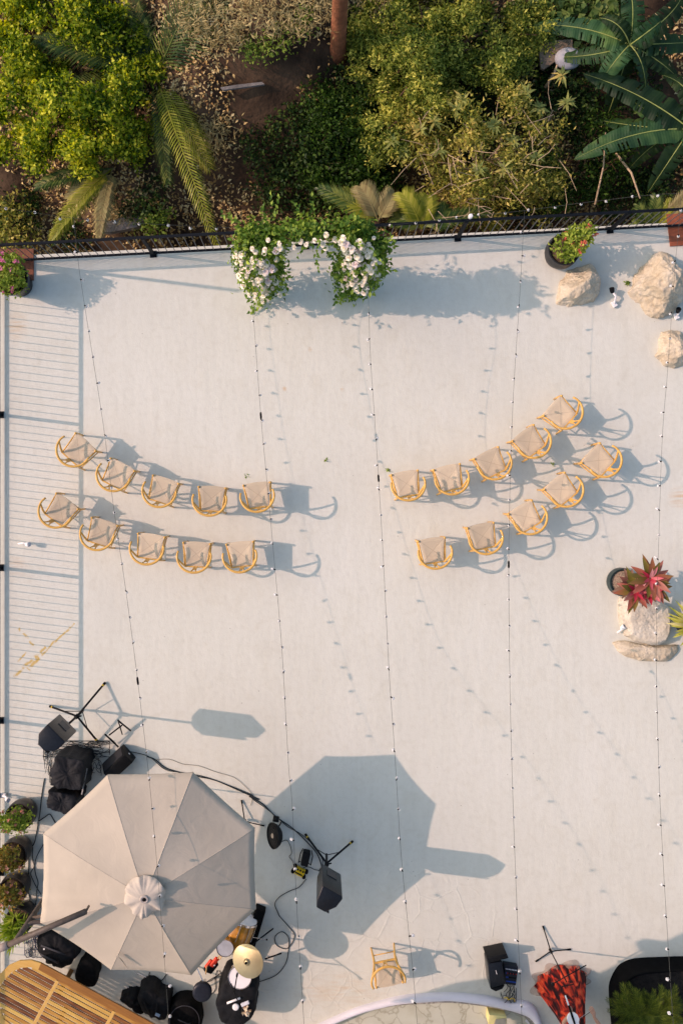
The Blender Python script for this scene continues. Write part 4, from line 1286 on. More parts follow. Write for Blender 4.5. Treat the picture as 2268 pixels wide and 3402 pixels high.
MB().tube(catmull([g + Vector((0.03, 0.0, -0.03)), g + Vector((-0.12, 0.0, 0.0)), W(80, 3090, 2.1), Vector((umb_base.x, umb_base.y, 2.3))], 5), 0.03, 12).build('crank_strut', M_BRZ, t, True)
MB().tube([Vector((umb_base.x, umb_base.y, 1.85)), AX - Vector((0, 0, 0.25))], 0.025, 10).build('support_bar', M_BRZ, t, True)
MB().tube([AX - Vector((0, 0, 0.35)), AX - Vector((0, 0, 0.02))], 0.03, 10).build('hub', M_BRZ, t, True)
# loose strap on the lower panel
a = K(270, 2190, 2.05) + Vector((0, 0, 0.05)); b_ = K(258, 2222, 1.98); c2 = K(293, 2222, 1.98)
MB().add([a + Vector((-0.02, 0, 0.02)), a + Vector((0.02, 0, 0.02)), c2 + Vector((0.025, 0, 0.05)), c2 + Vector((-0.01, 0, 0.06)), K(280, 2203, 2.05)], [(0, 4, 1), (4, 3, 2), (4, 2, 1)]).build('tie_strap', M_FAB, t)
# ------------------------------------------------------------------ loudspeakers on tripods
def tripod(name, label, g, feet, hub, top, rleg=0.017, cat='speaker stand', group=None, tape=True):
    t = thing(name, label, cat, g, group)
    MB().tube([g + Vector((0, 0, 0.09)), g + Vector((0, 0, top))], 0.019, 12).build('pole', M_BLACK, t, True)
    MB().tube([g + Vector((0, 0, hub - 0.04)), g + Vector((0, 0, hub + 0.06))], 0.035, 12).build('collar', M_BLACK, t, True)
    MB().tube([g + Vector((0.03, 0, hub + 0.02)), g + Vector((0.075, 0.01, hub + 0.02))], 0.012, 8).build('knob', M_BLACK, t, True)
    for f in feet:
        f = Vector(f); f.z = 0.02
        h = g + Vector((0, 0, hub))
        d = (f - h).normalized()
        l = MB().tube([h + d * 0.03, f - d * 0.03], rleg, 8).build('leg', M_BLACK, t, True)
        MB().tube([f - d * 0.05, f], rleg * 1.25, 8).build('rubber_foot', M_RUBBER, l, True)
        if tape: MB().tube([f - d * 0.075, f - d * 0.05], rleg * 1.2, 8).build('yellow_band', M_YTAPE, l, True)
        MB().tube([g + Vector((0, 0, 0.12)), h.lerp(f, 0.5)], 0.007, 6).build('brace', M_BLACK, t)
    return t
s_ = 400 / 1568
gA = W(281, 2357)
tripod('speaker_stand', 'black tripod stand with yellow bands under the left loudspeaker', gA, [W(*p) for p in cr(100, 2250, s_, [(985, 66), (266, 375), (888, 834)])], 0.45, 1.36, group='speaker stands')
gB = W(1084, 2831)
tripod('speaker_stand', 'black tripod stand in the parasol shadow under the middle loudspeaker', gB, [W(*p) for p in cr(850, 2650, s_, [(645, 472), (1258, 562), (850, 1130)])], 0.45, 1.36, group='speaker stands')
def speaker(label, outline, z0, z1):
    pts = [W(x, y, z1) for x, y in outline]
    c = sum(pts, Vector((0, 0, 0))) / len(pts)
    t = thing('loudspeaker', label, 'loudspeaker', Vector((c.x, c.y, z0)), 'loudspeakers on tripods')
    bm = bmesh.new()
    n = len(pts)
    lo = [bm.verts.new((p.x, p.y, z0)) for p in pts]
    hi = [bm.verts.new((p.x, p.y, z1)) for p in pts]
    bm.faces.new(hi); bm.faces.new(lo[::-1])
    for i in range(n): bm.faces.new((lo[i], lo[(i + 1) % n], hi[(i + 1) % n], hi[i]))
    bmesh.ops.recalc_face_normals(bm, faces=bm.faces)
    bmesh.ops.bevel(bm, geom=list(bm.edges), offset=0.014, segments=3, profile=0.5, affect='EDGES')
    MB().bm(bm).build('cabinet', M_BLACKGLOSS, t, auto=35)
    # grille on the face away from the back edge
    bk = (pts[0] + pts[1]) / 2
    sd_ = (pts[1] - pts[0]).normalized(); fd = Vector((-sd_.y, sd_.x, 0))
    if fd.dot(c - bk) < 0: fd = -fd
    far = max((p - c).dot(fd) for p in pts)
    fc = c + fd * (far + 0.004)
    ang = math.atan2(sd_.y, sd_.x)
    MB().box((fc.x, fc.y, (z0 + z1) / 2), (0.2, 0.012, (z1 - z0) * 0.86), ang, 0.004).build('grille', mat('grille_mesh', (0.02, 0.02, 0.022), 0.6, 0.3, 200), t)
    bb = bk - fd * 0.004
    MB().box((bb.x, bb.y, z0 + 0.22), (0.16, 0.012, 0.2), ang, 0.003).build('connector_panel', mat('panel_grey', (0.05, 0.05, 0.052), 0.5), t)
    hz = fc + Vector((0, 0, 0)); hz.z = z0 + 0.3
    if False: MB().tube([hz + sd_ * 0.08 + Vector((0, 0, -0.005)), hz + sd_ * 0.07 + Vector((0, 0, 0.018)), hz - sd_ * 0.07 + Vector((0, 0, 0.018)), hz - sd_ * 0.08 + Vector((0, 0, -0.005))], 0.009, 8).build('handle', M_BLACK, t, True)
    MB().tube([Vector((c.x, c.y, z0 - 0.06)), Vector((c.x, c.y, z0 + 0.01))], 0.032, 12).build('pole_socket', M_BLACK, t, True)
speaker('black loudspeaker on the left tripod with sky blue sheen on its top', cr(100, 2250, s_, [(228, 612), (458, 842), (440, 872), (330, 965), (180, 960), (105, 868), (112, 735)]), 1.36, 1.98)
speaker('black loudspeaker on the middle tripod in front of the parasol shadow', cr(850, 2650, s_, [(868, 1145), (1122, 1290), (1127, 1325), (1045, 1430), (900, 1495), (787, 1432), (800, 1320)]), 1.2, 1.97)

# floor monitor
def wedge(name, label, cx, cy, ang, L, dpt, h, m=M_BLACK):
    c = W(cx, cy, h * 0.6); c.z = 0
    t = thing(name, label, 'monitor speaker', c)
    prof = [(-dpt / 2, 0.012), (dpt / 2, 0.012), (dpt / 2, h * 0.35), (dpt * 0.1, h), (-dpt / 2, h * 0.85)]
    M = Matrix.Rotation(ang, 3, 'Z')
    bm = bmesh.new()
    a = [bm.verts.new(c + M @ Vector((-L / 2, v, z))) for v, z in prof]
    b_ = [bm.verts.new(c + M @ Vector((L / 2, v, z))) for v, z in prof]
    bm.faces.new(a); bm.faces.new(b_[::-1])
    for i in range(5): bm.faces.new((a[i], b_[i], b_[(i + 1) % 5], a[(i + 1) % 5]))
    bmesh.ops.recalc_face_normals(bm, faces=bm.faces)
    bmesh.ops.bevel(bm, geom=list(bm.edges), offset=0.012, segments=2, profile=0.5, affect='EDGES')
    MB().bm(bm).build('cabinet', m, t, auto=35)
    g0 = M @ Vector((0, dpt * 0.3, h * 0.675))
    nrm = Vector((0, h * 0.65, dpt * 0.4)).normalized()
    Rm = Matrix.Rotation(ang, 3, 'Z') @ Matrix.Rotation(math.atan2(-nrm.y, nrm.z), 3, 'X')
    MB().box(c + g0 + M @ (nrm * 0.004), (L * 0.86, (dpt * 0.4) * 1.6, 0.01), 0, 0.003, Rm).build('grille', mat('grille_mesh', (0.02, 0.02, 0.022), 0.6), t)
    MB().lathe([(0.0, 0.0), (0.016, 0.0), (0.016, 0.006), (0, 0.008)], c + M @ Vector((L * 0.5 + 0.002, -0.02, h * 0.45)), 12, (M @ Vector((1, 0, 0))).to_track_quat('Z', 'Y').to_matrix()).build('badge', M_WHITE, t)
    return t
wedge('floor_monitor', 'black wedge monitor lying at the top edge of the parasol', 390, 2536, math.atan2(0.68, 0.74), 0.45, 0.3, 0.34)

# instrument stand beside it
g = W(392, 2432)
t = thing('instrument_stand', 'small black folding instrument stand standing between tripod and wedge monitor', 'stand', g)
q = cr(100, 2250, s_, [(1145, 560), (1310, 695), (975, 740), (1150, 905), (1030, 755), (1200, 625)])
zz = [0.28, 0.03, 0.28, 0.03, 0.2, 0.2]
pts = [W(x, y, z) for (x, y), z in zip(q, zz)]
MB().tube([pts[0], pts[1]], 0.014, 8).build('leg', M_BLACK, t, True)
MB().tube([pts[2], pts[3]], 0.014, 8).build('leg', M_BLACK, t, True)
MB().tube([pts[4], pts[5]], 0.012, 8).build('crossbar', M_BLACK, t, True)
MB().tube([pts[0] + Vector((0, 0, -0.01)), W(407, 2440, 0.03)], 0.01, 8).build('rear_leg', M_BLACK, t, True)
MB().tube([pts[2] + Vector((0, 0, -0.01)), W(385, 2470, 0.03)], 0.01, 8).build('rear_leg', M_BLACK, t, True)

# ------------------------------------------------------------------ things under cloth, bags
def resample(poly, n):
    P = poly + [poly[0]]
    seg = [(P[i + 1] - P[i]).length for i in range(len(poly))]
    tot = sum(seg); out = []
    i, acc = 0, 0.0
    for k in range(n):
        s = tot * k / n
        while acc + seg[i] < s: acc += seg[i]; i += 1
        out.append(P[i].lerp(P[i + 1], (s - acc) / seg[i]))
    return out
def draped(name, label, cat, poly, z1, m=M_CLOTH, rough=0.02, flare=1.05, crown=0.04, fr=4.0, z0=0.006, group=None, parent=None, seed=0, part=None, boxy=False):
    pts = [W(x, y, z1) for x, y in poly]
    if not boxy: pts = catmull(pts, 3, True)
    pts = resample(pts, 72)
    c = sum(pts, Vector((0, 0, 0))) / len(pts)
    rings = [(1.03, z0), (1.01, z0 + z1 * 0.5), (1.0, z1 - 0.05), (0.985, z1 - 0.012), (0.95, z1), (0.85, z1 + 0.004), (0.7, z1 + 0.008), (0.5, z1 + 0.01), (0.25, z1 + 0.01), (0.02, z1 + 0.01)] if boxy else [(flare * 1.02, z0), (flare, z0 + (z1 - z0) * 0.25), (1.01, z0 + (z1 - z0) * 0.6), (1.0, z1 - 0.05), (0.97, z1 - 0.02), (0.9, z1), (0.72, z1 + crown * 0.5), (0.5, z1 + crown * 0.8), (0.25, z1 + crown), (0.02, z1 + crown)]
    vs, fs = [], []
    n = len(pts)
    for s, z in rings:
        for p in pts:
            q = Vector((c.x + (p.x - c.x) * s, c.y + (p.y - c.y) * s, z))
            nz = noise.fractal(Vector((q.x * fr, q.y * fr, q.z * fr * 0.5 + seed)), 0.7, 2.1, 5)
            nz2 = noise.ridged_multi_fractal(Vector((q.x * fr * 0.8 + seed, q.y * fr * 0.8, q.z * 2)), 0.9, 2.0, 3, 1.0, 2.0)
            d = (q - Vector((c.x, c.y, z1 * 0.4)))
            d.normalize()
            amt = rough * (nz + 0.5 * (nz2 - 1.2))
            q += d * amt
            q.z = max(z0, q.z) if z > z0 else z0
            vs.append(q)
    for j in range(len(rings) - 1):
        for i in range(n):
            fs.append((j * n + i, j * n + (i + 1) % n, (j + 1) * n + (i + 1) % n, (j + 1) * n + i))
    fs.append(tuple((len(rings) - 1) * n + i for i in range(n)))
    if parent is None and part is None:
        o = MB().add(vs, fs).build(name, m, None, True)
        return tag(o, label, cat, group)
    return MB().add(vs, fs).build(part or name, m, parent, True)
t = thing('covered_amplifier', 'black cloth covered case nearest the wedge monitor, ringed by tangled cables', 'amplifier', W(225, 2560))
draped('', '', '', [(184, 2519), (210, 2514), (274, 2527), (285, 2550), (276, 2590), (264, 2630), (164, 2614), (166, 2560)], 0.62, mat('dusty_black_cloth', (0.010, 0.0105, 0.012), 0.7, 0.5, 7, bump=0.4, bscale=30), 0.05, 1.02, 0.02, 5, parent=t, part='cover', seed=2, boxy=True)
MB().add([W(288, 2553, 0.5), W(270, 2640, 0.5), W(270, 2640, 0.02), W(288, 2553, 0.02), W(292, 2553, 0.5), W(274, 2640, 0.5), W(274, 2640, 0.02), W(292, 2553, 0.02)],
         [(0, 1, 2, 3), (7, 6, 5, 4), (0, 4, 5, 1), (1, 5, 6, 2), (2, 6, 7, 3), (3, 7, 4, 0)]).build('side_board', mat('grey_board', (0.33, 0.32, 0.3), 0.7), t)
t = thing('covered_amplifier', 'black cloth covered case partly hidden under the parasol, beside the topmost flower pot', 'amplifier', W(205, 2690))
draped('', '', '', [(162, 2628), (250, 2642), (256, 2660), (240, 2715), (190, 2700), (156, 2684)], 0.6, MATS['dusty_black_cloth'], 0.05, 1.02, 0.02, 5, parent=t, part='cover', seed=5, boxy=True)
s1 = 500 / 1568
gb = draped('gear_bag', 'crumpled black bag under the parasol edge above the wooden table', 'bag', cr(0, 2950, s1, [(370, 560), (470, 500), (580, 480), (700, 560), (780, 650), (770, 760), (680, 830), (560, 840), (440, 740)]), 0.42, rough=0.05, fr=6, seed=11)
for a, b_ in [((430, 600), (690, 700)), ((420, 690), (640, 800))]:
    p, q = cr(0, 2950, s1, [a, b_])
    MB().tube([W(*p, 0.44), W((p[0] + q[0]) / 2, (p[1] + q[1]) / 2, 0.5), W(*q, 0.44)], 0.016, 6, flat=0.35).build('strap', mat('worn_strap', (0.05, 0.05, 0.055), 0.8), gb, True)
MB().lathe([(0, 0), (0.014, 0.0), (0.014, 0.006), (0, 0.008)], W(*cr(0, 2950, s1, [(462, 636)])[0], 0.49), 12).build('buckle', M_WHITE, gb)
draped('round_stool', 'black padded stool between crumpled bag and wooden table', 'stool', cr(0, 2950, s1, [(780, 900), (820, 790), (900, 760), (975, 800), (1000, 900), (990, 1030), (880, 1040), (790, 980)]), 0.45, M_RUBBER, 0.008, 0.9, 0.01, seed=4)
draped('equipment_bag', 'low black bag at the edge of the wooden table', 'bag', cr(0, 2950, s1, [(1250, 1170), (1330, 1140), (1430, 1150), (1470, 1230), (1500, 1330), (1400, 1290), (1280, 1210)]), 0.3, rough=0.04, fr=7, seed=8)
# backpack with pale tag
o = thing('backpack', 'black backpack with a pale blue tag by the lower edge of the wooden table', 'backpack', W(510, 3340))
draped('', '', '', cr(450, 2950, s1, [(20, 1150), (70, 1080), (150, 1070), (215, 1110), (240, 1140), (320, 1160), (345, 1200), (330, 1330), (300, 1400), (190, 1370), (80, 1290)]), 0.4, rough=0.03, fr=6, parent=o, part='body', seed=14)
MB().box(W(524, 3372, 0.46), (0.075, 0.045, 0.01), -0.4, 0.003).build('tag', mat('pale_blue_tag', (0.3, 0.42, 0.55), 0.5), o)
for a, b_ in [((90, 1180), (160, 1330)), ((230, 1170), (215, 1350))]:
    p, q = cr(450, 2950, s1, [a, b_])
    MB().tube([W(*p, 0.42), W((p[0] + q[0]) / 2, (p[1] + q[1]) / 2, 0.47), W(*q, 0.42)], 0.014, 6, flat=0.4).build('strap', M_CLOTH, o, True)
db = draped('drum_bag', 'round black drum bag at the lower edge beside the backpack', 'bag', cr(450, 2950, s1, [(340, 1300), (400, 1220), (480, 1195), (580, 1210), (650, 1280), (680, 1400), (670, 1500), (560, 1600), (420, 1580), (340, 1450)]), 0.36, M_RUBBER, 0.01, 1.0, 0.03, seed=6)
rc_ = W(*cr(450, 2950, s1, [(512, 1385)])[0], 0.4)
MB().tube([rc_ + Vector((0.235 * math.cos(a * math.pi / 16), 0.235 * math.sin(a * math.pi / 16), -0.005)) for a in range(33)], 0.006, 6).build('zip', mat('worn_strap', (0.05, 0.05, 0.055), 0.8), db, True)
MB().tube([rc_ + Vector((-0.1, 0.02, 0.0)), rc_ + Vector((-0.06, 0.03, 0.05)), rc_ + Vector((0.06, -0.02, 0.05)), rc_ + Vector((0.1, -0.03, 0.0))], 0.014, 6, flat=0.4).build('handle', mat('worn_strap', (0.05, 0.05, 0.055), 0.8), db, True)
for lab, a, b_, r_ in [('thin chrome rod on the shaded floor between parasol and low black bag', (1312, 1022), (1470, 1108), 0.008), ('short chrome rod on the shaded floor beside the black stool', (890, 750), (962, 790), 0.009), ('long chrome rod on the shaded floor along the parasol lower edge', (1400, 872), (1640, 985), 0.007)]:
    p, q = cr(0, 2950, s1, [a, b_])
    tag(MB().tube([W(*p, 0.03), W(*q, 0.03)], r_, 8).build('metal_rod', mat('brushed_rod', (0.55, 0.52, 0.48), 0.4, 0.05, 9), None, True), lab, 'rod')

# ------------------------------------------------------------------ drum kit and small gear
M_BRASS = mat('aged_brass', (0.37, 0.30, 0.165), 0.42, 0.18, 5, metal=0.85, bump=0.1, bscale=90)
cz = 0.89
cc = W(822, 3195, cz)
t = thing('ride_cymbal', 'brass cymbal tilted on a stand over the white drum', 'cymbal', Vector((cc.x, cc.y, 0)))
tiltm = Vector((-0.36, 0.05, 0.92)).normalized().to_track_quat('Z', 'Y').to_matrix()
MB().lathe([(0.006, 0.045), (0.03, 0.04), (0.05, 0.022), (0.056, 0.014), (0.12, 0.008), (0.2, -0.004), (0.255, -0.016), (0.255, -0.018), (0.2, -0.006), (0.05, 0.012), (0.006, 0.043)], cc, 48, tiltm).build('cymbal_plate', M_BRASS, t, auto=30)
MB().lathe([(0.018, 0.045), (0.018, 0.062), (0.007, 0.065), (0.007, 0.08), (0, 0.082)], cc, 12, tiltm).build('felt_nut', M_RUBBER, t, True)
MB().tube([Vector((cc.x, cc.y, 0.35)), cc], 0.012, 8).build('pole', M_METAL, t, True)
for a in (0.25, 2.3, 4.4):
    MB().tube([Vector((cc.x, cc.y, 0.42)), Vector((cc.x + math.cos(a) * 0.36, cc.y + math.sin(a) * 0.36, 0.02))], 0.012, 8).build('leg', M_BLACK, t, True)
# snare
sc_ = W(797, 3247, 0.62)
t = thing('snare_drum', 'small drum with white head and chrome rim below the brass cymbal', 'drum', Vector((sc_.x, sc_.y, 0)))
def drum(c, r, depth, Mx, shell, head, parent, lugs=8):
    MB().lathe([(r * 0.97, -depth), (r * 0.97, 0)], c, 40, Mx).build('shell', shell, parent, auto=40)
    MB().lathe([(r * 0.985, 0.0), (r * 0.96, 0.006), (0, 0.006)], c, 40, Mx).build('drumhead', head, parent)
    MB().lathe([(r * 0.985, -0.018), (r * 1.03, -0.018), (r * 1.03, 0.014), (r * 0.985, 0.014), (r * 0.985, 0.0)], c, 40, Mx).build('hoop', M_METAL, parent, auto=40)
    for k in range(lugs):
        a = 2 * math.pi * k / lugs
        p = Vector((r * 1.03 * math.cos(a), r * 1.03 * math.sin(a), 0))
        q0, q1 = p + Vector((0, 0, -depth * 0.6)), p + Vector((0, 0, 0.012))
        if Mx: q0, q1 = Mx @ q0, Mx @ q1
        MB().tube([c + q0, c + q1], 0.009, 6).build('lug', M_METAL, parent)
drum(sc_, 0.178, 0.14, Matrix.Rotation(-0.06, 3, 'Y'), M_METAL, mat('drum_head_white', (0.72, 0.69, 0.68), 0.55, 0.04), t)
MB().tube([Vector((sc_.x, sc_.y, 0.12)), Vector((sc_.x, sc_.y, 0.48))], 0.013, 8).build('stand_pole', M_METAL, t)
for a in (0.8, 2.9, 5.0):
    MB().tube([Vector((sc_.x, sc_.y, 0.25)), Vector((sc_.x + math.cos(a) * 0.24, sc_.y + math.sin(a) * 0.24, 0.015))], 0.009, 6).build('leg', M_METAL, t)
# orange bass drum lying on its side
ax = Vector((0.34, 0.94, 0)).normalized()
qx = ax.to_track_quat('Z', 'X').to_matrix()
bc = W(806, 3050, 0.3)
t = thing('bass_drum', 'orange wood drum lying on its side half under the parasol', 'drum', Vector((bc.x, bc.y, 0)))
drum(bc, 0.245, 0.46, qx, mat('orange_lacquer', (0.42, 0.19, 0.025), 0.25, 0.2, 20, coat=0.5), mat('drum_head_white', (0.72, 0.69, 0.68), 0.55), t, 10)
MB().tube([W(840, 3114, 0.35), W(885, 3122, 0.3)], 0.006, 6).build('spur', M_METAL, t)
MB().lathe([(0, -0.012), (0.012, -0.008), (0.014, 0.004), (0, 0.014)], W(886, 3122, 0.3), 10).build('spur_tip', M_RUBBER, t, True)
o = MB().prism([W(852, 3000), W(884, 3012), W(846, 3138), W(800, 3225), W(775, 3220), W(820, 3120)], 0.004, 0.2).build('flat_case', M_RUBBER)
tag(o, 'narrow black case on the floor along the orange drum', 'case')
# tom mounted near the drum, partly hidden
tc_ = W(748, 3150, 0.62)
t = thing('tom_drum', 'chrome fitted drum between the red stick bag and the orange drum, mostly under the parasol', 'drum', Vector((tc_.x, tc_.y, 0)))
drum(tc_, 0.13, 0.17, None, mat('orange_lacquer', (0.42, 0.19, 0.025), 0.25), mat('drum_head_grey', (0.35, 0.36, 0.38), 0.5), t, 6)
for a in (0.5, 2.6, 4.7):
    MB().tube([Vector((tc_.x + math.cos(a) * 0.14, tc_.y + math.sin(a) * 0.14, 0.55)), Vector((tc_.x + math.cos(a) * 0.17, tc_.y + math.sin(a) * 0.17, 0.01))], 0.007, 6).build('leg', M_METAL, t)
# stick bag
M_REDB = mat('red_nylon', (0.55, 0.045, 0.02), 0.6, 0.3, 20)
b0 = W(706, 3202, 0.4)
t = thing('stick_bag', 'red and black drumstick bag with wooden sticks at the parasol edge', 'stick bag', b0)
Mq = Matrix.Rotation(0.9, 3, 'Z') @ Matrix.Rotation(0.5, 3, 'X')
MB().box(b0 + Vector((-0.03, -0.07, -0.05)), (0.2, 0.16, 0.08), 0, 0.02, Mq).build('black_pocket', M_CLOTH, t)
MB().box(b0 + Vector((0.03, 0.03, 0)), (0.17, 0.075, 0.05), 0, 0.015, Mq).build('red_pocket', M_REDB, t)
MB().box(b0 + Vector((-0.06, -0.005, -0.01)), (0.15, 0.05, 0.05), 0, 0.012, Mq).build('red_pocket', M_REDB, t)
MB().box(b0 + Vector((0.035, -0.01, 0.03)), (0.025, 0.02, 0.006), 0, 0.002, Mq).build('buckle', M_WHITE, t)
for (a, b_) in [((724, 3184), (740, 3160)), ((731, 3188), (744, 3160)), ((684, 3236), (687, 3208))]:
    MB().tube([W(*a, 0.42), W(*b_, 0.46)], [0.009, 0.007], 8).build('drumstick', mat('pale_stick_wood', (0.55, 0.34, 0.13), 0.5), t, True)
# throne
p = W(671, 3299, 0.5); g = Vector((p.x, p.y, 0))
t = thing('drum_stool', 'small round black drum stool in front of the draped table', 'stool', g)
MB().lathe([(0.0, 0.42), (0.13, 0.42), (0.15, 0.43), (0.152, 0.485), (0.14, 0.5), (0.1, 0.505), (0, 0.506)], g, 40).build('seat', mat('black_vinyl', (0.014, 0.016, 0.022), 0.35, 0.2, 30), t, auto=50)
MB().tube([g + Vector((0, 0, 0.1)), g + Vector((0, 0, 0.42))], 0.014, 8).build('pole', M_METAL, t)
for a in (0.2, 2.3, 4.4):
    MB().tube([g + Vector((0, 0, 0.22)), g + Vector((math.cos(a) * 0.23, math.sin(a) * 0.23, 0.015))], 0.011, 8).build('leg', M_METAL, t)
# draped round table with bits on it
zt = 0.55
t = thing('draped_table', 'round black table draped in cloth with small white things on top', 'table', W(785, 3320))
draped('', '', '', cr(450, 2950, s1, [(870, 1100), (930, 960), (1010, 930), (1100, 950), (1200, 980), (1265, 1060), (1262, 1150), (1240, 1230), (1250, 1280), (1215, 1370), (1130, 1430), (1010, 1450), (900, 1400), (845, 1270), (845, 1170)]), zt, rough=0.025, fr=5, crown=0.02, parent=t, part='cloth', seed=31)
def ontop(x, y, z=zt + 0.045): 
    q = cr(450, 2950, s1, [(x, y)])[0]
    return W(q[0], q[1], z)
o = MB().tube([ontop(955, 1200), ontop(1092, 1148)], 0.017, 10).build('white_tube', M_WHITE, None, True); tag(o, 'white tube lying on the draped table', 'tube')
o = MB().lathe([(0.025, -0.015), (0.05, -0.015), (0.052, 0.0), (0.05, 0.012), (0.025, 0.012)], ontop(1045, 1240), 20).build('tape_roll', M_WHITE, None, True); tag(o, 'roll of white tape on the draped table', 'tape roll')
a, b_ = ontop(1105, 1225), ontop(1180, 1185)
o = MB().box((a + b_) / 2, (0.13, 0.05, 0.035), 0.4, 0.006).build('white_box', mat('pale_grey_card', (0.6, 0.6, 0.62), 0.6)); tag(o, 'small pale grey box on the draped table beside the tape roll', 'box')
t = thing('snack_bag', 'opened red and beige snack bag on the draped table', 'snack bag', ontop(1150, 1285))
V, F = foliage([(tuple(ontop(1150, 1285)), (0.05, 0.045, 0.02))], 22, 3, 0.01, 0.05, 0.035, up=1, surf=0.3)
np_mesh('crumpled_wrapper', V, F, leafmat('wrapper', [(0.1, (0.6, 0.1, 0.05)), (0.4, (0.65, 0.5, 0.3)), (1.0, (0.75, 0.68, 0.58))], 0.4, 0.0), t)

# microphone stands
def micstand(label, g, feet, top, boom, group='microphone stands', joint=0.06):
    t = thing('microphone_stand', label, 'microphone stand', g, group)
    MB().tube([g + Vector((0, 0, 0.03)), g + Vector((0, 0, top))], 0.009, 8).build('pole', M_BLACK, t, True)
    MB().tube([g + Vector((0, 0, top * 0.55)), g + Vector((0, 0, top * 0.55 + 0.07))], 0.016, 8).build('clutch', M_BLACK, t, True)
    MB().tube([g + Vector((0, 0, 0.04)), g + Vector((0, 0, joint + 0.08))], 0.022, 10).build('hub', M_BLACK, t, True)
    for f in feet:
        f = Vector((f[0], f[1], 0.014))
        h = g + Vector((0, 0, joint + 0.04))
        l = MB().tube([h, f], 0.0095, 8).build('leg', M_BLACK, t, True)
        d = (f - h).normalized()
        MB().tube([f - d * 0.05, f + d * 0.01], 0.013, 8).build('rubber_foot', M_RUBBER, l, True)
    for b_ in boom:
        MB().tube(b_, 0.008, 8).build('boom', M_BLACK, t, True)
    return t
g = W(1823, 3150)
s2 = 500 / 1568
ft = [W(*p) for p in cr(1550, 3050, s2, [(790, 85), (1072, 322), (718, 446)])]
t = micstand('tall thin black stand with a slanted bar in front of the red dress', g, ft, 1.02, [[W(*cr(1550, 3050, s2, [(890, 688)])[0], 0.98), W(*cr(1550, 3050, s2, [(1242, 490)])[0], 1.0)], [W(*cr(1550, 3050, s2, [(990, 712)])[0], 1.04), W(*cr(1550, 3050, s2, [(1110, 690)])[0], 1.04)]])
MB().lathe([(0, -0.03), (0.02, -0.02), (0.024, 0.01), (0.02, 0.03), (0, 0.035)], W(*cr(1550, 3050, s2, [(895, 686)])[0], 0.98), 12).build('counterweight', M_BLACK, t, True)
g = W(815, 2722)
micstand('low black tripod stand peeking out at the right edge of the parasol', g, [W(803, 2659), W(876, 2742), W(770, 2738)], 0.75, [])
g = W(580, 2606)
micstand('black microphone stand hidden under the top edge of the parasol', g, [W(600, 2650), W(540, 2600), W(610, 2590)], 1.15, [[g + Vector((0, 0, 1.15)), g + Vector((0.12, -0.05, 1.22))]])
g = W(800, 3165)
t = micstand('black boom microphone stand reaching over the draped table', g, [W(835, 3130), W(770, 3150), W(820, 3210)], 1.2, [[g + Vector((-0.05, 0.1, 1.12)), g + Vector((0, 0, 1.2)), g + Vector((0.12, -0.16, 1.3))]])
MB().tube([g + Vector((0.12, -0.16, 1.3)), g + Vector((0.15, -0.21, 1.31))], [0.012, 0.02], 10).build('microphone', M_BLACK, t, True)
o = MB().tube([W(880, 3186, 0.3), W(935, 3167, 0.3)], 0.013, 8).build('black_rod', M_BLACK); tag(o, 'short black rod sticking out to the right of the brass cymbal', 'rod')

# round reel
c = W(911, 2776, 0.2)
nd_ = Vector((-0.86, 0.05, 0.5)).normalized()
qm2 = nd_.to_track_quat('Z', 'Y').to_matrix()
t = thing('round_lamp', 'black round lamp with pale centre standing on the floor at the parasol shadow edge', 'stage lamp', Vector((c.x, c.y, 0)))
MB().lathe([(0.0, -0.09), (0.12, -0.09), (0.17, -0.05), (0.2, 0.0), (0.205, 0.03), (0.195, 0.035), (0.19, 0.015), (0.16, 0.012), (0.155, 0.02), (0.125, 0.018), (0.12, 0.026), (0.09, 0.024), (0.085, 0.03), (0.0, 0.03)], c, 40, qm2).build('body', M_BLACK, t, auto=30)
MB().lathe([(0.04, 0.031), (0.038, 0.038), (0, 0.04)], c, 20, qm2).build('centre', mat('beige_hub', (0.42, 0.33, 0.24), 0.6), t, auto=40)
MB().tube([c + Vector((0.02, 0.2, -0.06)), c + Vector((0.03, 0.27, -0.1))], [0.05, 0.05], 14).build('foot', M_BLACK, t, True)
MB().tube([c + Vector((0.06, 0.1, -0.1)), c + Vector((0.1, 0.14, -0.19))], 0.012, 8).build('bracket', M_BLACK, t, True)
# effect pedal, small amp
p = W(995, 2896, 0.06); ang = R(-27)
t = thing('yellow_pedal', 'yellow effects pedal with black ends on the floor near the middle loudspeaker', 'pedal', Vector((p.x, p.y, 0)))
Mz = Matrix.Rotation(ang, 3, 'Z')
pv = Vector((p.x, p.y, 0))
MB().box(pv + Vector((0, 0, 0.045)), (0.17, 0.125, 0.07), ang, 0.008).build('case', mat('yellow_paint', (0.62, 0.42, 0.012), 0.4, 0.1, 12), t)
for s in (-1, 1):
    for r_ in (-1, 1): MB().lathe([(0.0, 0.0), (0.026, 0.0), (0.03, 0.02), (0.03, 0.075), (0.02, 0.085), (0, 0.085)], pv + Mz @ Vector((s * 0.1, r_ * 0.045, 0.003)), 14).build('rubber_corner', M_RUBBER, t, True)
for k in (-1, 0, 1): MB().lathe([(0.016, 0.0), (0.014, 0.02), (0, 0.021)], pv + Mz @ Vector((k * 0.048, 0.03, 0.08)), 14).build('knob', M_BLACK, t, True)
MB().box(pv + Mz @ Vector((0, -0.03, 0.082)), (0.12, 0.022, 0.006), ang, 0.002).build('display', M_BLACK, t)
p = W(1015, 2852, 0.12); ang = R(-12)
t = thing('small_amplifier', 'small black box with a tube frame beside the yellow pedal', 'amplifier', Vector((p.x, p.y, 0)))
Mz = Matrix.Rotation(ang, 3, 'Z'); pv = Vector((p.x, p.y, 0))
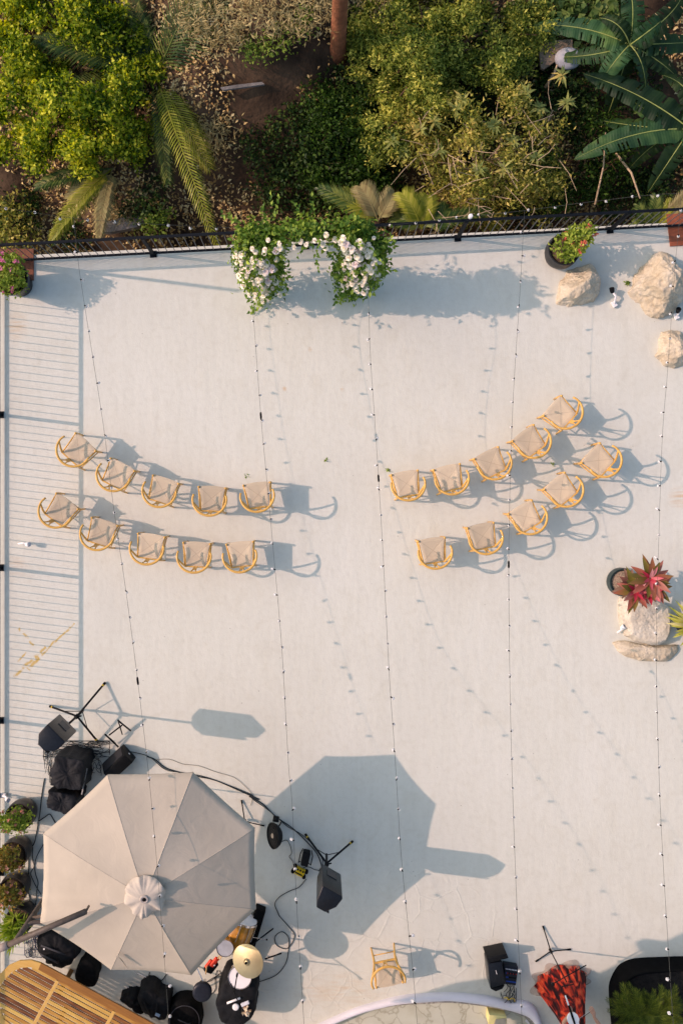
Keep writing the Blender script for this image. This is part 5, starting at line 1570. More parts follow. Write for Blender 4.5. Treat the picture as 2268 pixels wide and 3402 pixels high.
MB().box(pv + Vector((0, 0, 0.09)), (0.12, 0.23, 0.16), ang, 0.02).build('cabinet', M_BLACK, t)
for s in (-1, 1):
    fr_ = [Vector((s * 0.07, -0.1, 0.03)), Vector((s * 0.1, -0.07, 0.16)), Vector((s * 0.1, 0.07, 0.16)), Vector((s * 0.07, 0.12, 0.05))]
    MB().tube([pv + Mz @ q for q in fr_], 0.008, 8).build('frame_tube', M_BLACK, t, True)

# stage box with mixer by the pool
s2 = 500 / 1568
t = thing('mixer_case', 'black mixer and stage box with rows of sockets beside the red dress', 'mixer', W(1640, 3250))
def quad(pts, z1, z0, name, m, bev=0.01):
    q = [W(*p, z1) for p in cr(1550, 3050, s2, pts)]
    c_ = sum(q, Vector((0, 0, 0))) / 4
    bm = bmesh.new()
    hi = [bm.verts.new((p.x, p.y, z1)) for p in q]; lo = [bm.verts.new((p.x, p.y, z0)) for p in q]
    bm.faces.new(hi); bm.faces.new(lo[::-1])
    for i in range(4): bm.faces.new((lo[i], lo[(i + 1) % 4], hi[(i + 1) % 4], hi[i]))
    bmesh.ops.recalc_face_normals(bm, faces=bm.faces)
    bmesh.ops.bevel(bm, geom=list(bm.edges), offset=bev, segments=2, profile=0.5, affect='EDGES')
    return MB().bm(bm).build(name, m, t, auto=35)
quad([(207, 415), (415, 372), (435, 420), (225, 470)], 0.38, 0.012, 'lid', M_BLACK)
quad([(218, 475), (365, 455), (400, 690), (245, 735)], 0.36, 0.012, 'mixer_body', M_BLACKGLOSS)
quad([(245, 738), (395, 700), (370, 740), (300, 768)], 0.3, 0.012, 'end_block', M_BLACK)
pn = quad([(385, 492), (535, 515), (510, 705), (400, 690)], 0.16, 0.012, 'socket_panel', mat('panel_black', (0.016, 0.018, 0.024), 0.45), 0.008)
M_BLUE = mat('blue_socket', (0.02, 0.08, 0.4), 0.4)
for r_ in range(4):
    for k in range(8):
        f, g_ = (k + 0.8) / 8.6, (r_ + 0.6) / 4.3
        x = (392 + 138 * f) * (1 - g_) + (405 + 105 * f) * g_
        y = (500 + 22 * f) * (1 - g_) + (685 + 14 * f) * g_
        q = W(*cr(1550, 3050, s2, [(x, y)])[0], 0.162)
        mm = M_WHITE if r_ == 0 else (mat('red_socket', (0.4, 0.03, 0.03), 0.4) if (r_ == 1 and k % 2) else (M_BLUE if (k < 2 or r_ == 3) else M_RUBBER))
        MB().lathe([(0.009, -0.002), (0.009, 0.008), (0.0, 0.008)], q, 8).build('socket', mm, pn)
q = [W(*p, 0.37) for p in cr(1550, 3050, s2, [(300, 545), (312, 585)])]
MB().tube(q, 0.004, 6).build('label_strip', M_WHITE, t)

# fabric lamp things inside the pool
t = thing('pool_box', 'pale yellow box with a beige lid standing on the pool floor', 'box', W(1652, 3390))
qb = [W(*p, 0.1) for p in cr(1550, 3050, s2, [(235, 1010), (410, 1025), (415, 1120), (225, 1110)])]
MB().prism([(p.x, p.y) for p in qb], -0.146, 0.1).build('body', mat('pale_yellow', (0.66, 0.6, 0.25), 0.6), t)
qb = [W(*p, 0.11) for p in cr(1550, 3050, s2, [(300, 1055), (400, 1045), (412, 1125), (270, 1130)])]
MB().prism([(p.x, p.y) for p in qb], 0.1035, 0.125).build('lid', mat('beige_lid', (0.45, 0.38, 0.27), 0.7), t)
qb = [W(*p, 0.02) for p in cr(1550, 3050, s2, [(675, 1062), (735, 1105), (690, 1180), (625, 1130)])]
o = MB().prism([(p.x, p.y) for p in qb], -0.14, -0.12).build('white_tray', mat('white_tray', (0.72, 0.72, 0.74), 0.4)); tag(o, 'white flat tray on the pool floor right of the yellow box', 'tray')
# ------------------------------------------------------------------ wooden slat table, lower left
def wood_mat(name, stops, axis_rot):
    m, nt, b = newmat(name)
    L = nt.links
    geo = nt.nodes.new('ShaderNodeNewGeometry')
    mp = nt.nodes.new('ShaderNodeMapping'); mp.inputs['Rotation'].default_value = (0, 0, axis_rot); mp.inputs['Scale'].default_value = (1, 1, 1)
    L.new(geo.outputs['Position'], mp.inputs['Vector'])
    m2 = nt.nodes.new('ShaderNodeMapping'); m2.inputs['Scale'].default_value = (2.0, 22, 5)
    L.new(mp.outputs[0], m2.inputs['Vector'])
    nz = nt.nodes.new('ShaderNodeTexNoise'); nz.inputs['Scale'].default_value = 1.6; nz.inputs['Detail'].default_value = 8; nz.inputs['Distortion'].default_value = 0.8
    L.new(m2.outputs[0], nz.inputs['Vector'])
    ad = nt.nodes.new('ShaderNodeMath'); ad.operation = 'MULTIPLY_ADD'
    L.new(nz.outputs['Fac'], ad.inputs[0]); ad.inputs[1].default_value = 0.9
    rr = nt.nodes.new('ShaderNodeMath'); rr.operation = 'MULTIPLY_ADD'
    L.new(geo.outputs['Random Per Island'], rr.inputs[0]); rr.inputs[1].default_value = 0.75; rr.inputs[2].default_value = -0.24
    L.new(rr.outputs[0], ad.inputs[2])
    L.new(ramp(nt, ad.outputs[0], stops), b.inputs['Base Color'])
    b.inputs['Roughness'].default_value = 0.38
    b.inputs['Coat Weight'].default_value = 0.08
    b.inputs['Specular IOR Level'].default_value = 0.25
    b.inputs['Coat Roughness'].default_value = 0.3
    return m
TZ = 0.74
tang = math.atan2(-0.4757, 0.8796)
M_TEAK = wood_mat('teak_slat', [(0.05, (0.06, 0.02, 0.008)), (0.3, (0.2, 0.075, 0.02)), (0.55, (0.42, 0.215, 0.04)), (0.9, (0.56, 0.36, 0.085))], -tang)
M_TEAKF = wood_mat('teak_frame', [(0.05, (0.16, 0.062, 0.015)), (0.5, (0.26, 0.115, 0.024)), (0.9, (0.36, 0.175, 0.04))], -tang)
M_TEAKA = wood_mat('teak_light', [(0.05, (0.46, 0.24, 0.05)), (0.5, (0.55, 0.32, 0.075)), (0.9, (0.6, 0.38, 0.11))], 0.4)
out_px = [(137, 3200), (900, 3613), (776, 3842), (75, 3462), (-5, 3402), (-38, 3320), (-25, 3272), (0, 3238), (30, 3208), (66, 3192), (104, 3190)]
TO = [W(x, y, TZ) for x, y in out_px]
tcen = sum(TO, Vector((0, 0, 0))) / len(TO)
U = Vector((0.8796, -0.4757, 0)); Vv = Vector((-0.4757, -0.8796, 0))
tb0 = TO[0]
t = thing('slatted_table', 'large slatted teak table with rounded end in the lower left corner', 'table', Vector((tcen.x, tcen.y, 0)))
def inset(poly, d):
    n = len(poly); out = []
    ar = sum(poly[i].x * poly[(i + 1) % n].y - poly[(i + 1) % n].x * poly[i].y for i in range(n))
    sg = 1 if ar > 0 else -1
    for i in range(n):
        e0 = (poly[i] - poly[i - 1]).normalized(); e1 = (poly[(i + 1) % n] - poly[i]).normalized()
        n0 = Vector((-e0.y, e0.x, 0)) * sg; n1 = Vector((-e1.y, e1.x, 0)) * sg
        b_ = (n0 + n1); b_ /= max(0.3, b_.length_squared / 2)
        out.append(poly[i] + b_ * d)
    return out
TI = inset(TO, 0.108)
n = len(TO)
def strip(idx, name, m, gap=0.002):
    mb = MB()
    a = [TO[i % n] for i in idx]; b_ = [TI[i % n] for i in idx]
    k = len(a)
    vs = [Vector((p.x, p.y, z)) for z in (TZ - 0.03, TZ) for p in a] + [Vector((p.x, p.y, z)) for z in (TZ - 0.03, TZ) for p in b_]
    fs = []
    for i in range(k - 1):
        fs += [(k + i, k + i + 1, 3 * k + i + 1, 3 * k + i), (i, i + 1, k + i + 1, k + i), (2 * k + i, 3 * k + i, 3 * k + i + 1, 2 * k + i + 1), (i, 2 * k + i, 2 * k + i + 1, i + 1)]
    fs += [(0, k, 3 * k, 2 * k), (k - 1, 3 * k - 1, 4 * k - 1, 2 * k - 1)]
    mb.add(vs, fs)
    return mb.build(name, m, t)
strip([0, 1], 'frame_board', M_TEAKF)
strip([1, 2], 'frame_board', M_TEAKF)
strip([2, 3], 'frame_board', M_TEAKF)
strip([3, 4, 5, 6, 7, 8, 9, 10, 11], 'curved_frame_board', M_TEAKA)
sl = MB()
def urange(poly, v):
    hits = []
    m = len(poly)
    for i in range(m):
        a, b_ = poly[i] - tb0, poly[(i + 1) % m] - tb0
        va, vb = a.dot(Vv), b_.dot(Vv)
        if (va - v) * (vb - v) < 0:
            f = (v - va) / (vb - va)
            hits.append(a.dot(U) * (1 - f) + b_.dot(U) * f)
    return (min(hits), max(hits)) if len(hits) >= 2 else None
cb_u = [((W(193, 3257, TZ) - tb0).dot(U)), ((W(381, 3358, TZ) - tb0).dot(U))]
cb_u += [cb_u[1] + (cb_u[1] - cb_u[0]) * k for k in (1, 2)]
v = 0.128
vmax = max((p - tb0).dot(Vv) for p in TI)
while v < vmax - 0.03:
    r = urange(TI, v)
    if r:
        cuts = [r[0] + 0.004] + [u for u in cb_u if r[0] + 0.1 < u < r[1] - 0.1] + [r[1] - 0.004]
        for i in range(len(cuts) - 1):
            u0 = cuts[i] + (0.027 if i else 0); u1 = cuts[i + 1] - (0.027 if i < len(cuts) - 2 else 0)
            p = tb0 + U * (u0 + u1) / 2 + Vv * v
            sl.box((p.x, p.y, TZ - 0.012 - random.random() * 0.002), (u1 - u0, 0.054, 0.018), tang, 0.003)
    v += 0.067
sl.build('slats', M_TEAK, t)
for u in cb_u:
    vr0 = 0.112
    p = tb0 + U * u + Vv * ((vr0 + vmax) / 2)
    MB().box((p.x, p.y, TZ - 0.01), (0.05, vmax - vr0 - 0.01, 0.02), tang, 0.003).build('crossbar', M_TEAKA, t)
ri = inset(TO, 0.32)
for k in (0, 2):
    p, q = ri[k], ri[k + 1]
    for f in (0.12, 0.9):
        c = p.lerp(q, f)
        MB().box((c.x, c.y, (TZ - 0.031) / 2 + 0.002), (0.07, 0.07, TZ - 0.037), tang, 0.004).build('leg', M_TEAKF, t)

# ------------------------------------------------------------------ cables
def cable(label, pts, r=0.006, m=M_CABLE, z=0.012, cat='cable', group='cables on the floor', name='cable'):
    P_ = [W(p[0], p[1], p[2] if len(p) > 2 else z) for p in pts]
    P_ = catmull(P_, 6)
    return tag(MB().tube(P_, r, 6).build(name, m, None, True), label, cat, group)
s5 = 900 / 1568; s7 = 1000 / 1568; s8 = 300 / 1283; s4 = 400 / 1568
main = cr(0, 2200, s5, [(850, 545), (900, 565), (960, 612), (1050, 640), (1150, 663), (1250, 685), (1400, 750), (1500, 795)]) + cr(700, 2500, s7, [(200, 228), (270, 268), (340, 335), (420, 390), (500, 465), (555, 530), (580, 600)])
cable('thick black cable running from wedge monitor along the parasol edge to the middle loudspeaker', main, 0.009)
second = cr(0, 2200, s5, [(740, 515), (860, 545), (960, 622), (1080, 642), (1200, 668), (1330, 715), (1460, 770)]) + cr(700, 2500, s7, [(215, 240), (300, 300), (400, 385), (470, 425), (540, 490), (585, 570), (560, 620)])
cable('thin black cable beside the thick one towards the middle loudspeaker', second, 0.006)
cable('thin tan cable looping above the parasol top edge', cr(0, 2200, s5, [(905, 565), (980, 562), (1060, 590), (1150, 600), (1250, 635), (1350, 665), (1410, 710), (1460, 770), (1450, 830)]), 0.0035, mat('tan_cable', (0.2, 0.16, 0.1), 0.6))
cable('black cable running down past the row of pots', cr(0, 2600, s8, [(635, -60), (610, 90), (590, 240), (572, 430), (548, 560), (522, 720), (490, 860), (430, 960), (412, 1130), (412, 1280), (400, 1400), (410, 1560), (432, 1700), (415, 1960)]), 0.008)
cable('black cable branching beside the pots towards the parasol', cr(0, 2600, s8, [(560, 545), (640, 490), (710, 450), (760, 520), (800, 590)]), 0.008)
cable('second black cable between the pots and the parasol', cr(0, 2600, s8, [(470, 920), (465, 1060), (490, 1180), (510, 1300), (545, 1420), (530, 1520), (515, 1700), (480, 1850)]), 0.007)
cable('looped black cable at the left edge of the parasol', cr(0, 2600, s8, [(620, 880), (560, 980), (515, 1080), (485, 1200), (440, 1290), (480, 1400), (530, 1500), (590, 1590)]), 0.006)
cable('long black cable looping from yellow pedal to the drums', cr(850, 2650, s4, [(655, 1060), (560, 1165), (430, 1220), (300, 1300), (247, 1390), (290, 1500)]) + cr(700, 2500, s7, [(360, 855), (400, 900), (437, 955), (400, 1020), (345, 1005), (335, 960), (372, 934), (405, 965), (405, 1030), (390, 1100), (340, 1160), (260, 1192), (150, 1225)]), 0.0065)
cable('short black cable joining round lamp and yellow pedal', cr(850, 2650, s4, [(330, 575), (400, 555), (445, 620), (465, 720), (435, 770), (480, 830), (495, 900)]), 0.005)
cable('short black cable curling from yellow pedal to the speaker stand', cr(850, 2650, s4, [(610, 920), (660, 900), (720, 915), (770, 940), (850, 940), (890, 880)]), 0.005)
cable('black cable looping on the shaded floor below the parasol', cr(450, 2950, s1, [(150, 880), (135, 940), (160, 985), (210, 995), (270, 970), (325, 900)]), 0.007)
cable('black cables by the drum stool', cr(450, 2950, s1, [(850, 860), (830, 950), (835, 1050), (790, 1110)]), 0.005)
cable('black cable from drum stool to the stick bag', cr(450, 2950, s1, [(640, 1000), (700, 960), (760, 980), (860, 920), (920, 930), (870, 860)]), 0.005)
rc = random.Random(5)
def tangle(label, px, py, w, h, n, r, m, zmax=0.05, turns=9):
    mb = MB()
    for k in range(n):
        x, y = px + rc.uniform(-w, w), py + rc.uniform(-h, h)
        a = rc.uniform(0, 6.28); pts = []
        for i in range(turns):
            pts.append(W(x, y, rc.uniform(0.01, zmax)))
            a += rc.gauss(0, 0.9)
            x += math.cos(a) * w * 0.35; y += math.sin(a) * h * 0.5
            x = min(max(x, px - w * 1.15), px + w * 1.15); y = min(max(y, py - h * 1.2), py + h * 1.2)
        mb.tube(catmull(pts, 5), r, 5)
    return tag(mb.build('cable_tangle', m, None, True), label, 'cable tangle', None)
tangle('tangle of thin black cables between left loudspeaker and wedge monitor', 255, 2488, 95, 22, 34, 0.0045, M_CABLE, 0.07)
tangle('tangle of thin cables along the left side of the covered case', 160, 2548, 12, 42, 9, 0.0045, M_CABLE, 0.07)
tangle('loose cables between covered case and wedge monitor', 308, 2545, 25, 26, 7, 0.004, M_CABLE, 0.06)
tangle('blue cable tangle on the floor at the parasol mast foot', 112, 3140, 25, 34, 14, 0.005, mat('navy_cable', (0.015, 0.025, 0.07), 0.5), 0.04)
tangle('black cables with a yellow plug hanging behind the mixer case', 1688, 3300, 22, 26, 12, 0.005, M_CABLE, 0.12)
o = MB().tube(catmull([W(*p, 0.16) for p in cr(1550, 3050, 500 / 1568, [(385, 835), (420, 825), (430, 850), (480, 835), (500, 870)])], 4), 0.008, 6).build('yellow_plug', M_YTAPE, None, True)
tag(o, 'yellow plug and lead lying on the black cables below the mixer case', 'plug')

# ------------------------------------------------------------------ string lights
def glass_mat():
    m, nt, b = newmat('frosted_globe')
    b.inputs['Base Color'].default_value = (0.85, 0.85, 0.83, 1)
    b.inputs['Roughness'].default_value = 0.12
    b.inputs['Transmission Weight'].default_value = 0.55
    b.inputs['IOR'].default_value = 1.2
    return m
M_GLOBE = glass_mat()
CONN = {0: (600, 962), 1: (864, 1104), 2: (1168, 1300), 3: (318, 1572)}
mb = MB().lathe([(0.0, -0.085), (0.012, -0.082), (0.019, -0.074), (0.0235, -0.062), (0.022, -0.05), (0.016, -0.038), (0.009, -0.03)], (0, 0, 0), 12)
gm = bpy.data.meshes.new('bulb'); gm.from_pydata(mb.v, [], mb.f); gm.materials.append(M_GLOBE); gm.polygons.foreach_set('use_smooth', [True] * len(gm.polygons))
mb = MB().lathe([(0.0, 0.006), (0.0095, 0.005), (0.0105, -0.03), (0.0, -0.033)], (0, 0, 0), 8)
sm_ = bpy.data.meshes.new('socket'); sm_.from_pydata(mb.v, [], mb.f); sm_.materials.append(M_RUBBER)
def lights(label, pts, first=0.2, sp=0.37, group='strings of globe lights over the terrace'):
    P_ = catmull([K(x, y, z) for x, y, z in pts], 10)
    t = thing('string_lights', label, 'string lights', P_[len(P_) // 2], group)
    MB().tube(P_, 0.0023, 6).build('wire', M_WIRE, t)
    acc, nxt, k = 0.0, first, 0
    for (x, y) in CONN.values():
        for i in range(len(P_) - 1):
            a, b_ = P_[i], P_[i + 1]
            q = K(x, y, a.z)
            if (q - a).length < 0.14 and b_.y < a.y:
                m_ = a.lerp(b_, 0.5); dd = (b_ - a).normalized()
                MB().tube([m_ - dd * 0.055, m_ - dd * 0.03, m_ + dd * 0.03, m_ + dd * 0.055], [0.009, 0.015, 0.015, 0.009], 8).build('connector', M_RUBBER, t, True)
                break
    for i in range(len(P_) - 1):
        L_ = (P_[i + 1] - P_[i]).length
        while acc + L_ > nxt and k < 98:
            p = P_[i].lerp(P_[i + 1], (nxt - acc) / L_)
            b_ = bpy.data.objects.new('bulb', gm); col.objects.link(b_); b_.parent = t
            b_.location = p - t.location
            b_.rotation_euler = (random.gauss(0, 0.3), random.gauss(0, 0.35), 0)
            b_.scale = (0.88, 0.88, 0.88)
            s_o = bpy.data.objects.new('socket', sm_); col.objects.link(s_o); s_o.parent = b_
            nxt += sp; k += 1
        acc += L_
lights('string of globe lights running lengthwise over the leftmost chairs and the parasol', [(170, 503, 1.95), (180, 600, 1.9), (190, 670, 1.87), (215, 830, 1.85), (239, 985, 1.86), (262, 1170, 1.95), (290, 1360, 2.06), (318, 1575, 2.2), (344, 1800, 2.42), (366, 2050, 2.72), (388, 2352, 3.1), (400, 2620, 3.5)], 0.1)
lights('string of globe lights from the left half of the flower arch past the left block', [(567, 524, 1.35), (575, 640, 1.25), (583, 740, 1.19), (600, 965, 1.31), (614, 1115, 1.43), (630, 1290, 1.6), (648, 1500, 1.88), (662, 1750, 2.6), (671, 1850, 2.85), (682, 2092, 3.35), (698, 2352, 3.75), (715, 2620, 4.1)], 0.25)
lights('middle string of globe lights crossing the aisle and the parasol shadow', [(843, 522, 1.5), (846, 690, 1.57), (851, 830, 1.45), (862, 990, 1.38), (878, 1250, 1.62), (893, 1540, 2.15), (906, 1728, 2.64), (920, 1953, 3.25), (936, 2120, 3.55), (953, 2290, 3.8), (975, 2600, 4.1)], 0.15)
lights('string of globe lights running lengthwise over the right block of chairs', [(1204, 483, 1.1), (1200, 550, 1.05), (1192, 690, 1.03), (1177, 930, 1.1), (1168, 1230, 1.4), (1169, 1480, 1.85), (1173, 1700, 2.35), (1183, 2005, 3.0), (1198, 2344, 3.5), (1212, 2620, 3.8)], 0.3)
lights('string of globe lights near the right frame edge passing over the boulders', [(1563, 445, 1.6), (1556, 540, 1.5), (1548, 625, 1.35), (1532, 850, 1.15), (1520, 1000, 1.12), (1512, 1230, 1.3), (1506, 1480, 1.75), (1512, 1770, 2.4), (1523, 2005, 2.9), (1545, 2352, 3.5), (1565, 2620, 3.8)], 0.2)
lights('string of globe lights strung crosswise along the railing above the flower arch', [(-40, 470, 2.6), (80, 488, 2.25), (160, 500, 2.0), (320, 513, 1.6), (560, 524, 1.36), (720, 526, 1.4), (850, 522, 1.5), (1000, 505, 1.3), (1078, 497, 1.02), (1200, 484, 1.1), (1320, 468, 1.25), (1480, 449, 1.5), (1568, 443, 1.62), (1660, 432, 1.9)], 0.3)

# ------------------------------------------------------------------ violinist, lower right
def skin_body(V_, E_, R_, root=0, sub=2):
    me = bpy.data.meshes.new('body')
    me.from_pydata(V_, E_, [])
    o = bpy.data.objects.new('tmp_body', me); col.objects.link(o)
    me.update()
    sk = o.modifiers.new('skin', 'SKIN')
    sk.use_smooth_shade = True
    if not me.skin_vertices:
        bm_ = bmesh.new(); bm_.from_mesh(me); bm_.verts.layers.skin.verify(); bm_.to_mesh(me); bm_.free()
    for i, r in enumerate(R_):
        me.skin_vertices[0].data[i].radius = (r, r)
        me.skin_vertices[0].data[i].use_root = (i == root)
    ss = o.modifiers.new('sub', 'SUBSURF'); ss.levels = sub; ss.render_levels = sub
    dg = bpy.context.evaluated_depsgraph_get(); dg.update()
    ev = o.evaluated_get(dg)
    nm = bpy.data.meshes.new_from_object(ev)
    bpy.data.objects.remove(o)
    return nm
g = W(1851, 3299)
pr = thing('person', 'violinist in a long red and black mottled dress, hands held forward', 'person', g)
bv, be, br = [], [], []
def jt(p, r, par=None):
    bv.append(Vector(p)); br.append(r)
    if par is not None: be.append((par, len(bv) - 1))
    return len(bv) - 1
pel = jt((0, 0, 0.95), 0.12)
wa = jt((0, 0, 1.08), 0.095, pel); ch = jt((0, 0.01, 1.27), 0.115, wa); nb = jt((0, 0, 1.4), 0.06, ch)
nk = jt((-0.01, 0.02, 1.47), 0.048, nb); hd = jt((-0.03, 0.05, 1.56), 0.078, nk); ht = jt((-0.03, 0.04, 1.64), 0.072, hd)
def hand(par, wr, pd, nrm, curl, thumb):
    """palm beyond the wrist along pd, fingers curling towards nrm"""
    pd = Vector(pd).normalized(); nrm = Vector(nrm).normalized(); sd = pd.cross(nrm).normalized()
    w_i = par
    pm = jt(Vector(wr) + pd * 0.05, 0.024, w_i)
    for k, (o_, l) in enumerate([(-0.03, 0.062), (-0.01, 0.07), (0.01, 0.066), (0.03, 0.054)]):
        b_ = jt(Vector(wr) + pd * 0.085 + sd * o_, 0.0105, pm)
        d = pd.copy(); p = bv[b_].copy(); last = b_
        for j, f in enumerate((0.45, 0.3, 0.25)):
            ca = curl * (0.55 + 0.25 * j + 0.06 * k)
            d = (d * math.cos(ca) + nrm * math.sin(ca)).normalized()
            p = p + d * l * f * 1.25
            last = jt(p, 0.0088 - 0.0008 * j, last)
    t0 = jt(Vector(wr) + pd * 0.035 + sd * (-0.03 * thumb) + nrm * 0.008, 0.012, pm)
    t1 = jt(bv[t0] + (pd * 0.6 - sd * thumb * 0.5 + nrm * 0.5).normalized() * 0.032, 0.0105, t0)
    jt(bv[t1] + (pd * 0.6 + sd * thumb * 0.1 + nrm * 0.7).normalized() * 0.028, 0.009, t1)
sl_ = jt((-0.165, 0, 1.38), 0.05, nb); el = jt((-0.22, 0.19, 1.16), 0.038, sl_); wl_ = jt((-0.14, 0.37, 1.25), 0.025, el)
hand(wl_, bv[wl_], (0.1, 0.6, 0.35), (-0.75, 0.2, 0.1), 0.75, -1)
sr = jt((0.165, 0, 1.38), 0.05, nb); er_ = jt((0.34, 0.12, 1.17), 0.038, sr); wr_ = jt((0.23, 0.29, 1.2), 0.024, er_)
hand(wr_, bv[wr_], (-0.25, 0.85, 0.05), (-0.35, -0.1, -0.9), 0.55, 1)
for s in (-1, 1):
    h_ = jt((s * 0.09, 0, 0.86), 0.085, pel); k_ = jt((s * 0.1, 0.02, 0.48), 0.058, h_); an = jt((s * 0.1, -0.01, 0.09), 0.038, k_); jt((s * 0.11, 0.12, 0.045), 0.032, an)
M_SKIN = mat('skin', (0.46, 0.26, 0.17), 0.5, 0.08, 12)
bod = skin_body(bv, be, br)
ob = link('body', bod, None, pr, True)
bod.materials.clear(); bod.materials.append(M_SKIN)
def dress_mat():
    m, nt, b = newmat('red_mottled_silk')
    L = nt.links
    tc = nt.nodes.new('ShaderNodeTexCoord')
    mp = nt.nodes.new('ShaderNodeMapping'); mp.inputs['Scale'].default_value = (1, 1, 0.22)
    L.new(tc.outputs['Object'], mp.inputs['Vector'])
    nz = nt.nodes.new('ShaderNodeTexNoise'); nz.inputs['Scale'].default_value = 13; nz.inputs['Detail'].default_value = 6; nz.inputs['Distortion'].default_value = 0.6
    L.new(mp.outputs[0], nz.inputs['Vector'])
    L.new(ramp(nt, nz.outputs['Fac'], [(0.4, (0.02, 0.005, 0.006)), (0.48, (0.14, 0.012, 0.010)), (0.56, (0.58, 0.04, 0.015)), (0.7, (0.8, 0.13, 0.045))]), b.inputs['Base Color'])
    b.inputs['Roughness'].default_value = 0.6
    b.inputs['Specular IOR Level'].default_value = 0.15
    return m
M_DRESS = dress_mat()
prof = [(1.36, 0.10, 0.0), (1.28, 0.135, 0.0), (1.16, 0.115, 0), (1.06, 0.115, 0.0), (0.96, 0.165, 0.02), (0.8, 0.2, 0.05), (0.6, 0.245, 0.09), (0.4, 0.305, 0.1), (0.22, 0.355, 0.105), (0.1, 0.395, 0.1), (0.04, 0.42, 0.1)]
vs, fs = [], []
nn = 160
def sweep(x, y, z):
    # the long skirt is swept forward towards the hem
    f = max(0.0, min(1.0, (0.95 - z) / 0.9)) ** 0.85
    y *= 1 - 0.4 * f
    an_ = 0.25 * f
    return x * math.cos(an_) - y * math.sin(an_) + 0.04 * f, x * math.sin(an_) + y * math.cos(an_) + 0.2 * f
for j, (z, r, f) in enumerate(prof):
    for k in range(nn):
        a = 2 * math.pi * k / nn
        fold = math.sin(a * 9 + 1.6 * math.sin(a * 2)) * 0.7 + math.sin(a * 21 + 1.0) * 0.12 + 0.3 * noise.noise(Vector((math.cos(a) * 2, math.sin(a) * 2, z)))
        rr = r * (1 + f * fold * 0.62)
        yo = 0.012 if z > 1.0 else 0.03
        hx, hy = sweep(rr * math.cos(a) * (1.0 if z < 1.0 else 1.12), rr * math.sin(a) * (1.0 if z < 1 else 0.85), z)
        vs.append((hx, yo * (1 if z > 1 else 0.4) + hy, z + (0.012 * math.sin(a * 7) if z < 0.2 else 0)))
for j in range(len(prof) - 1):
    for k in range(nn):
        fs.append((j * nn + k, (j + 1) * nn + k, (j + 1) * nn + (k + 1) % nn, j * nn + (k + 1) % nn))
mb = MB(); mb.v = [tuple(Vector(v) + g) for v in vs]; mb.f = fs
mb.build('dress', M_DRESS, pr, True)
# sheer ruffle at the hem
m_t, nt, b = newmat('sheer_tulle')
tr = nt.nodes.new('ShaderNodeBsdfTransparent'); ms = nt.nodes.new('ShaderNodeMixShader'); ms.inputs[0].default_value = 0.34
b.inputs['Base Color'].default_value = (0.42, 0.26, 0.18, 1); b.inputs['Roughness'].default_value = 0.8
nt.links.new(tr.outputs[0], ms.inputs[1]); nt.links.new(b.outputs[0], ms.inputs[2]); nt.links.new(ms.outputs[0], nt.nodes['Material Output'].inputs['Surface'])
vs, fs = [], []
for j, (r, z) in enumerate([(0.36, 0.1), (0.41, 0.085), (0.45, 0.05), (0.48, 0.012)]):
    for k in range(nn):
        a = 2 * math.pi * k / nn
        w_ = 1 + (0.03 + 0.05 * j) * math.sin(a * 8 + 0.7 * math.sin(3 * a)) * 0.7
        hx, hy = sweep(r * w_ * math.cos(a), r * w_ * math.sin(a), z)
        vs.append(Vector((hx, 0.012 + hy, max(0.008, z + 0.035 * math.sin(a * 13) * (1 if j in (1, 2) else 0.2)))) + g)
for j in range(3):
    for k in range(nn):
        fs.append((j * nn + k, (j + 1) * nn + k, (j + 1) * nn + (k + 1) % nn, j * nn + (k + 1) % nn))
MB().add(vs, fs).build('hem_ruffle', m_t, pr, True)
MB().lathe([(0.0, 1.745), (0.05, 1.735), (0.088, 1.69), (0.1, 1.62), (0.098, 1.55), (0.07, 1.5)], g + Vector((-0.03, 0.01, 0)), 24).build('hair', mat('dark_brown_hair', (0.03, 0.018, 0.012), 0.5, 0.3, 40), pr, True)
# face: eyes, nose, mouth
hc = g + Vector((-0.03, 0.05, 1.56))
for s in (-1, 1):
    MB().lathe([(0, 0.008), (0.008, 0.004), (0.009, 0), (0, -0.004)], hc + Vector((s * 0.03, 0.076, 0.03)), 10, Vector((0, 1, 0)).to_track_quat('Z', 'Y').to_matrix()).build('eye', mat('eye_dark', (0.03, 0.02, 0.015), 0.3), pr, True)
MB().tube([hc + Vector((0, 0.078, 0.02)), hc + Vector((0, 0.1, -0.012))], [0.006, 0.012], 8).build('nose', M_SKIN, pr, True)
MB().tube([hc + Vector((-0.022, 0.074, -0.04)), hc + Vector((0, 0.084, -0.038)), hc + Vector((0.022, 0.074, -0.04))], [0.003, 0.007, 0.003], 8).build('mouth', mat('lips', (0.4, 0.07, 0.06), 0.4), pr, True)
# violin and bow
a_ = g + Vector((-0.06, 0.12, 1.4)); e_ = g + Vector((-0.2, 0.57, 1.335))
va = (e_ - a_).normalized(); vr = va.cross(Vector((0, 0, 1))).normalized(); vu = vr.cross(va)
vm = Matrix((vr, va, vu)).transposed()
t = thing('violin', 'white violin with dark fingerboard held by the person in red', 'violin', a_)
half = [(0.0, 0.0), (0.06, 0.005), (0.095, 0.04), (0.1, 0.09), (0.075, 0.13), (0.058, 0.16), (0.065, 0.2), (0.085, 0.235), (0.082, 0.29), (0.05, 0.335), (0.018, 0.35)]
ol = half + [(-x, y) for x, y in half[::-1] if x > 0.001]
k = len(ol)
MB().add([a_ + vm @ Vector((x, y, z)) for z in (-0.02, 0.02) for x, y in ol], [tuple(range(k))[::-1], tuple(range(k, 2 * k))] + [(i, (i + 1) % k, k + (i + 1) % k, k + i) for i in range(k)]).build('violin_body', M_WHITE, t)
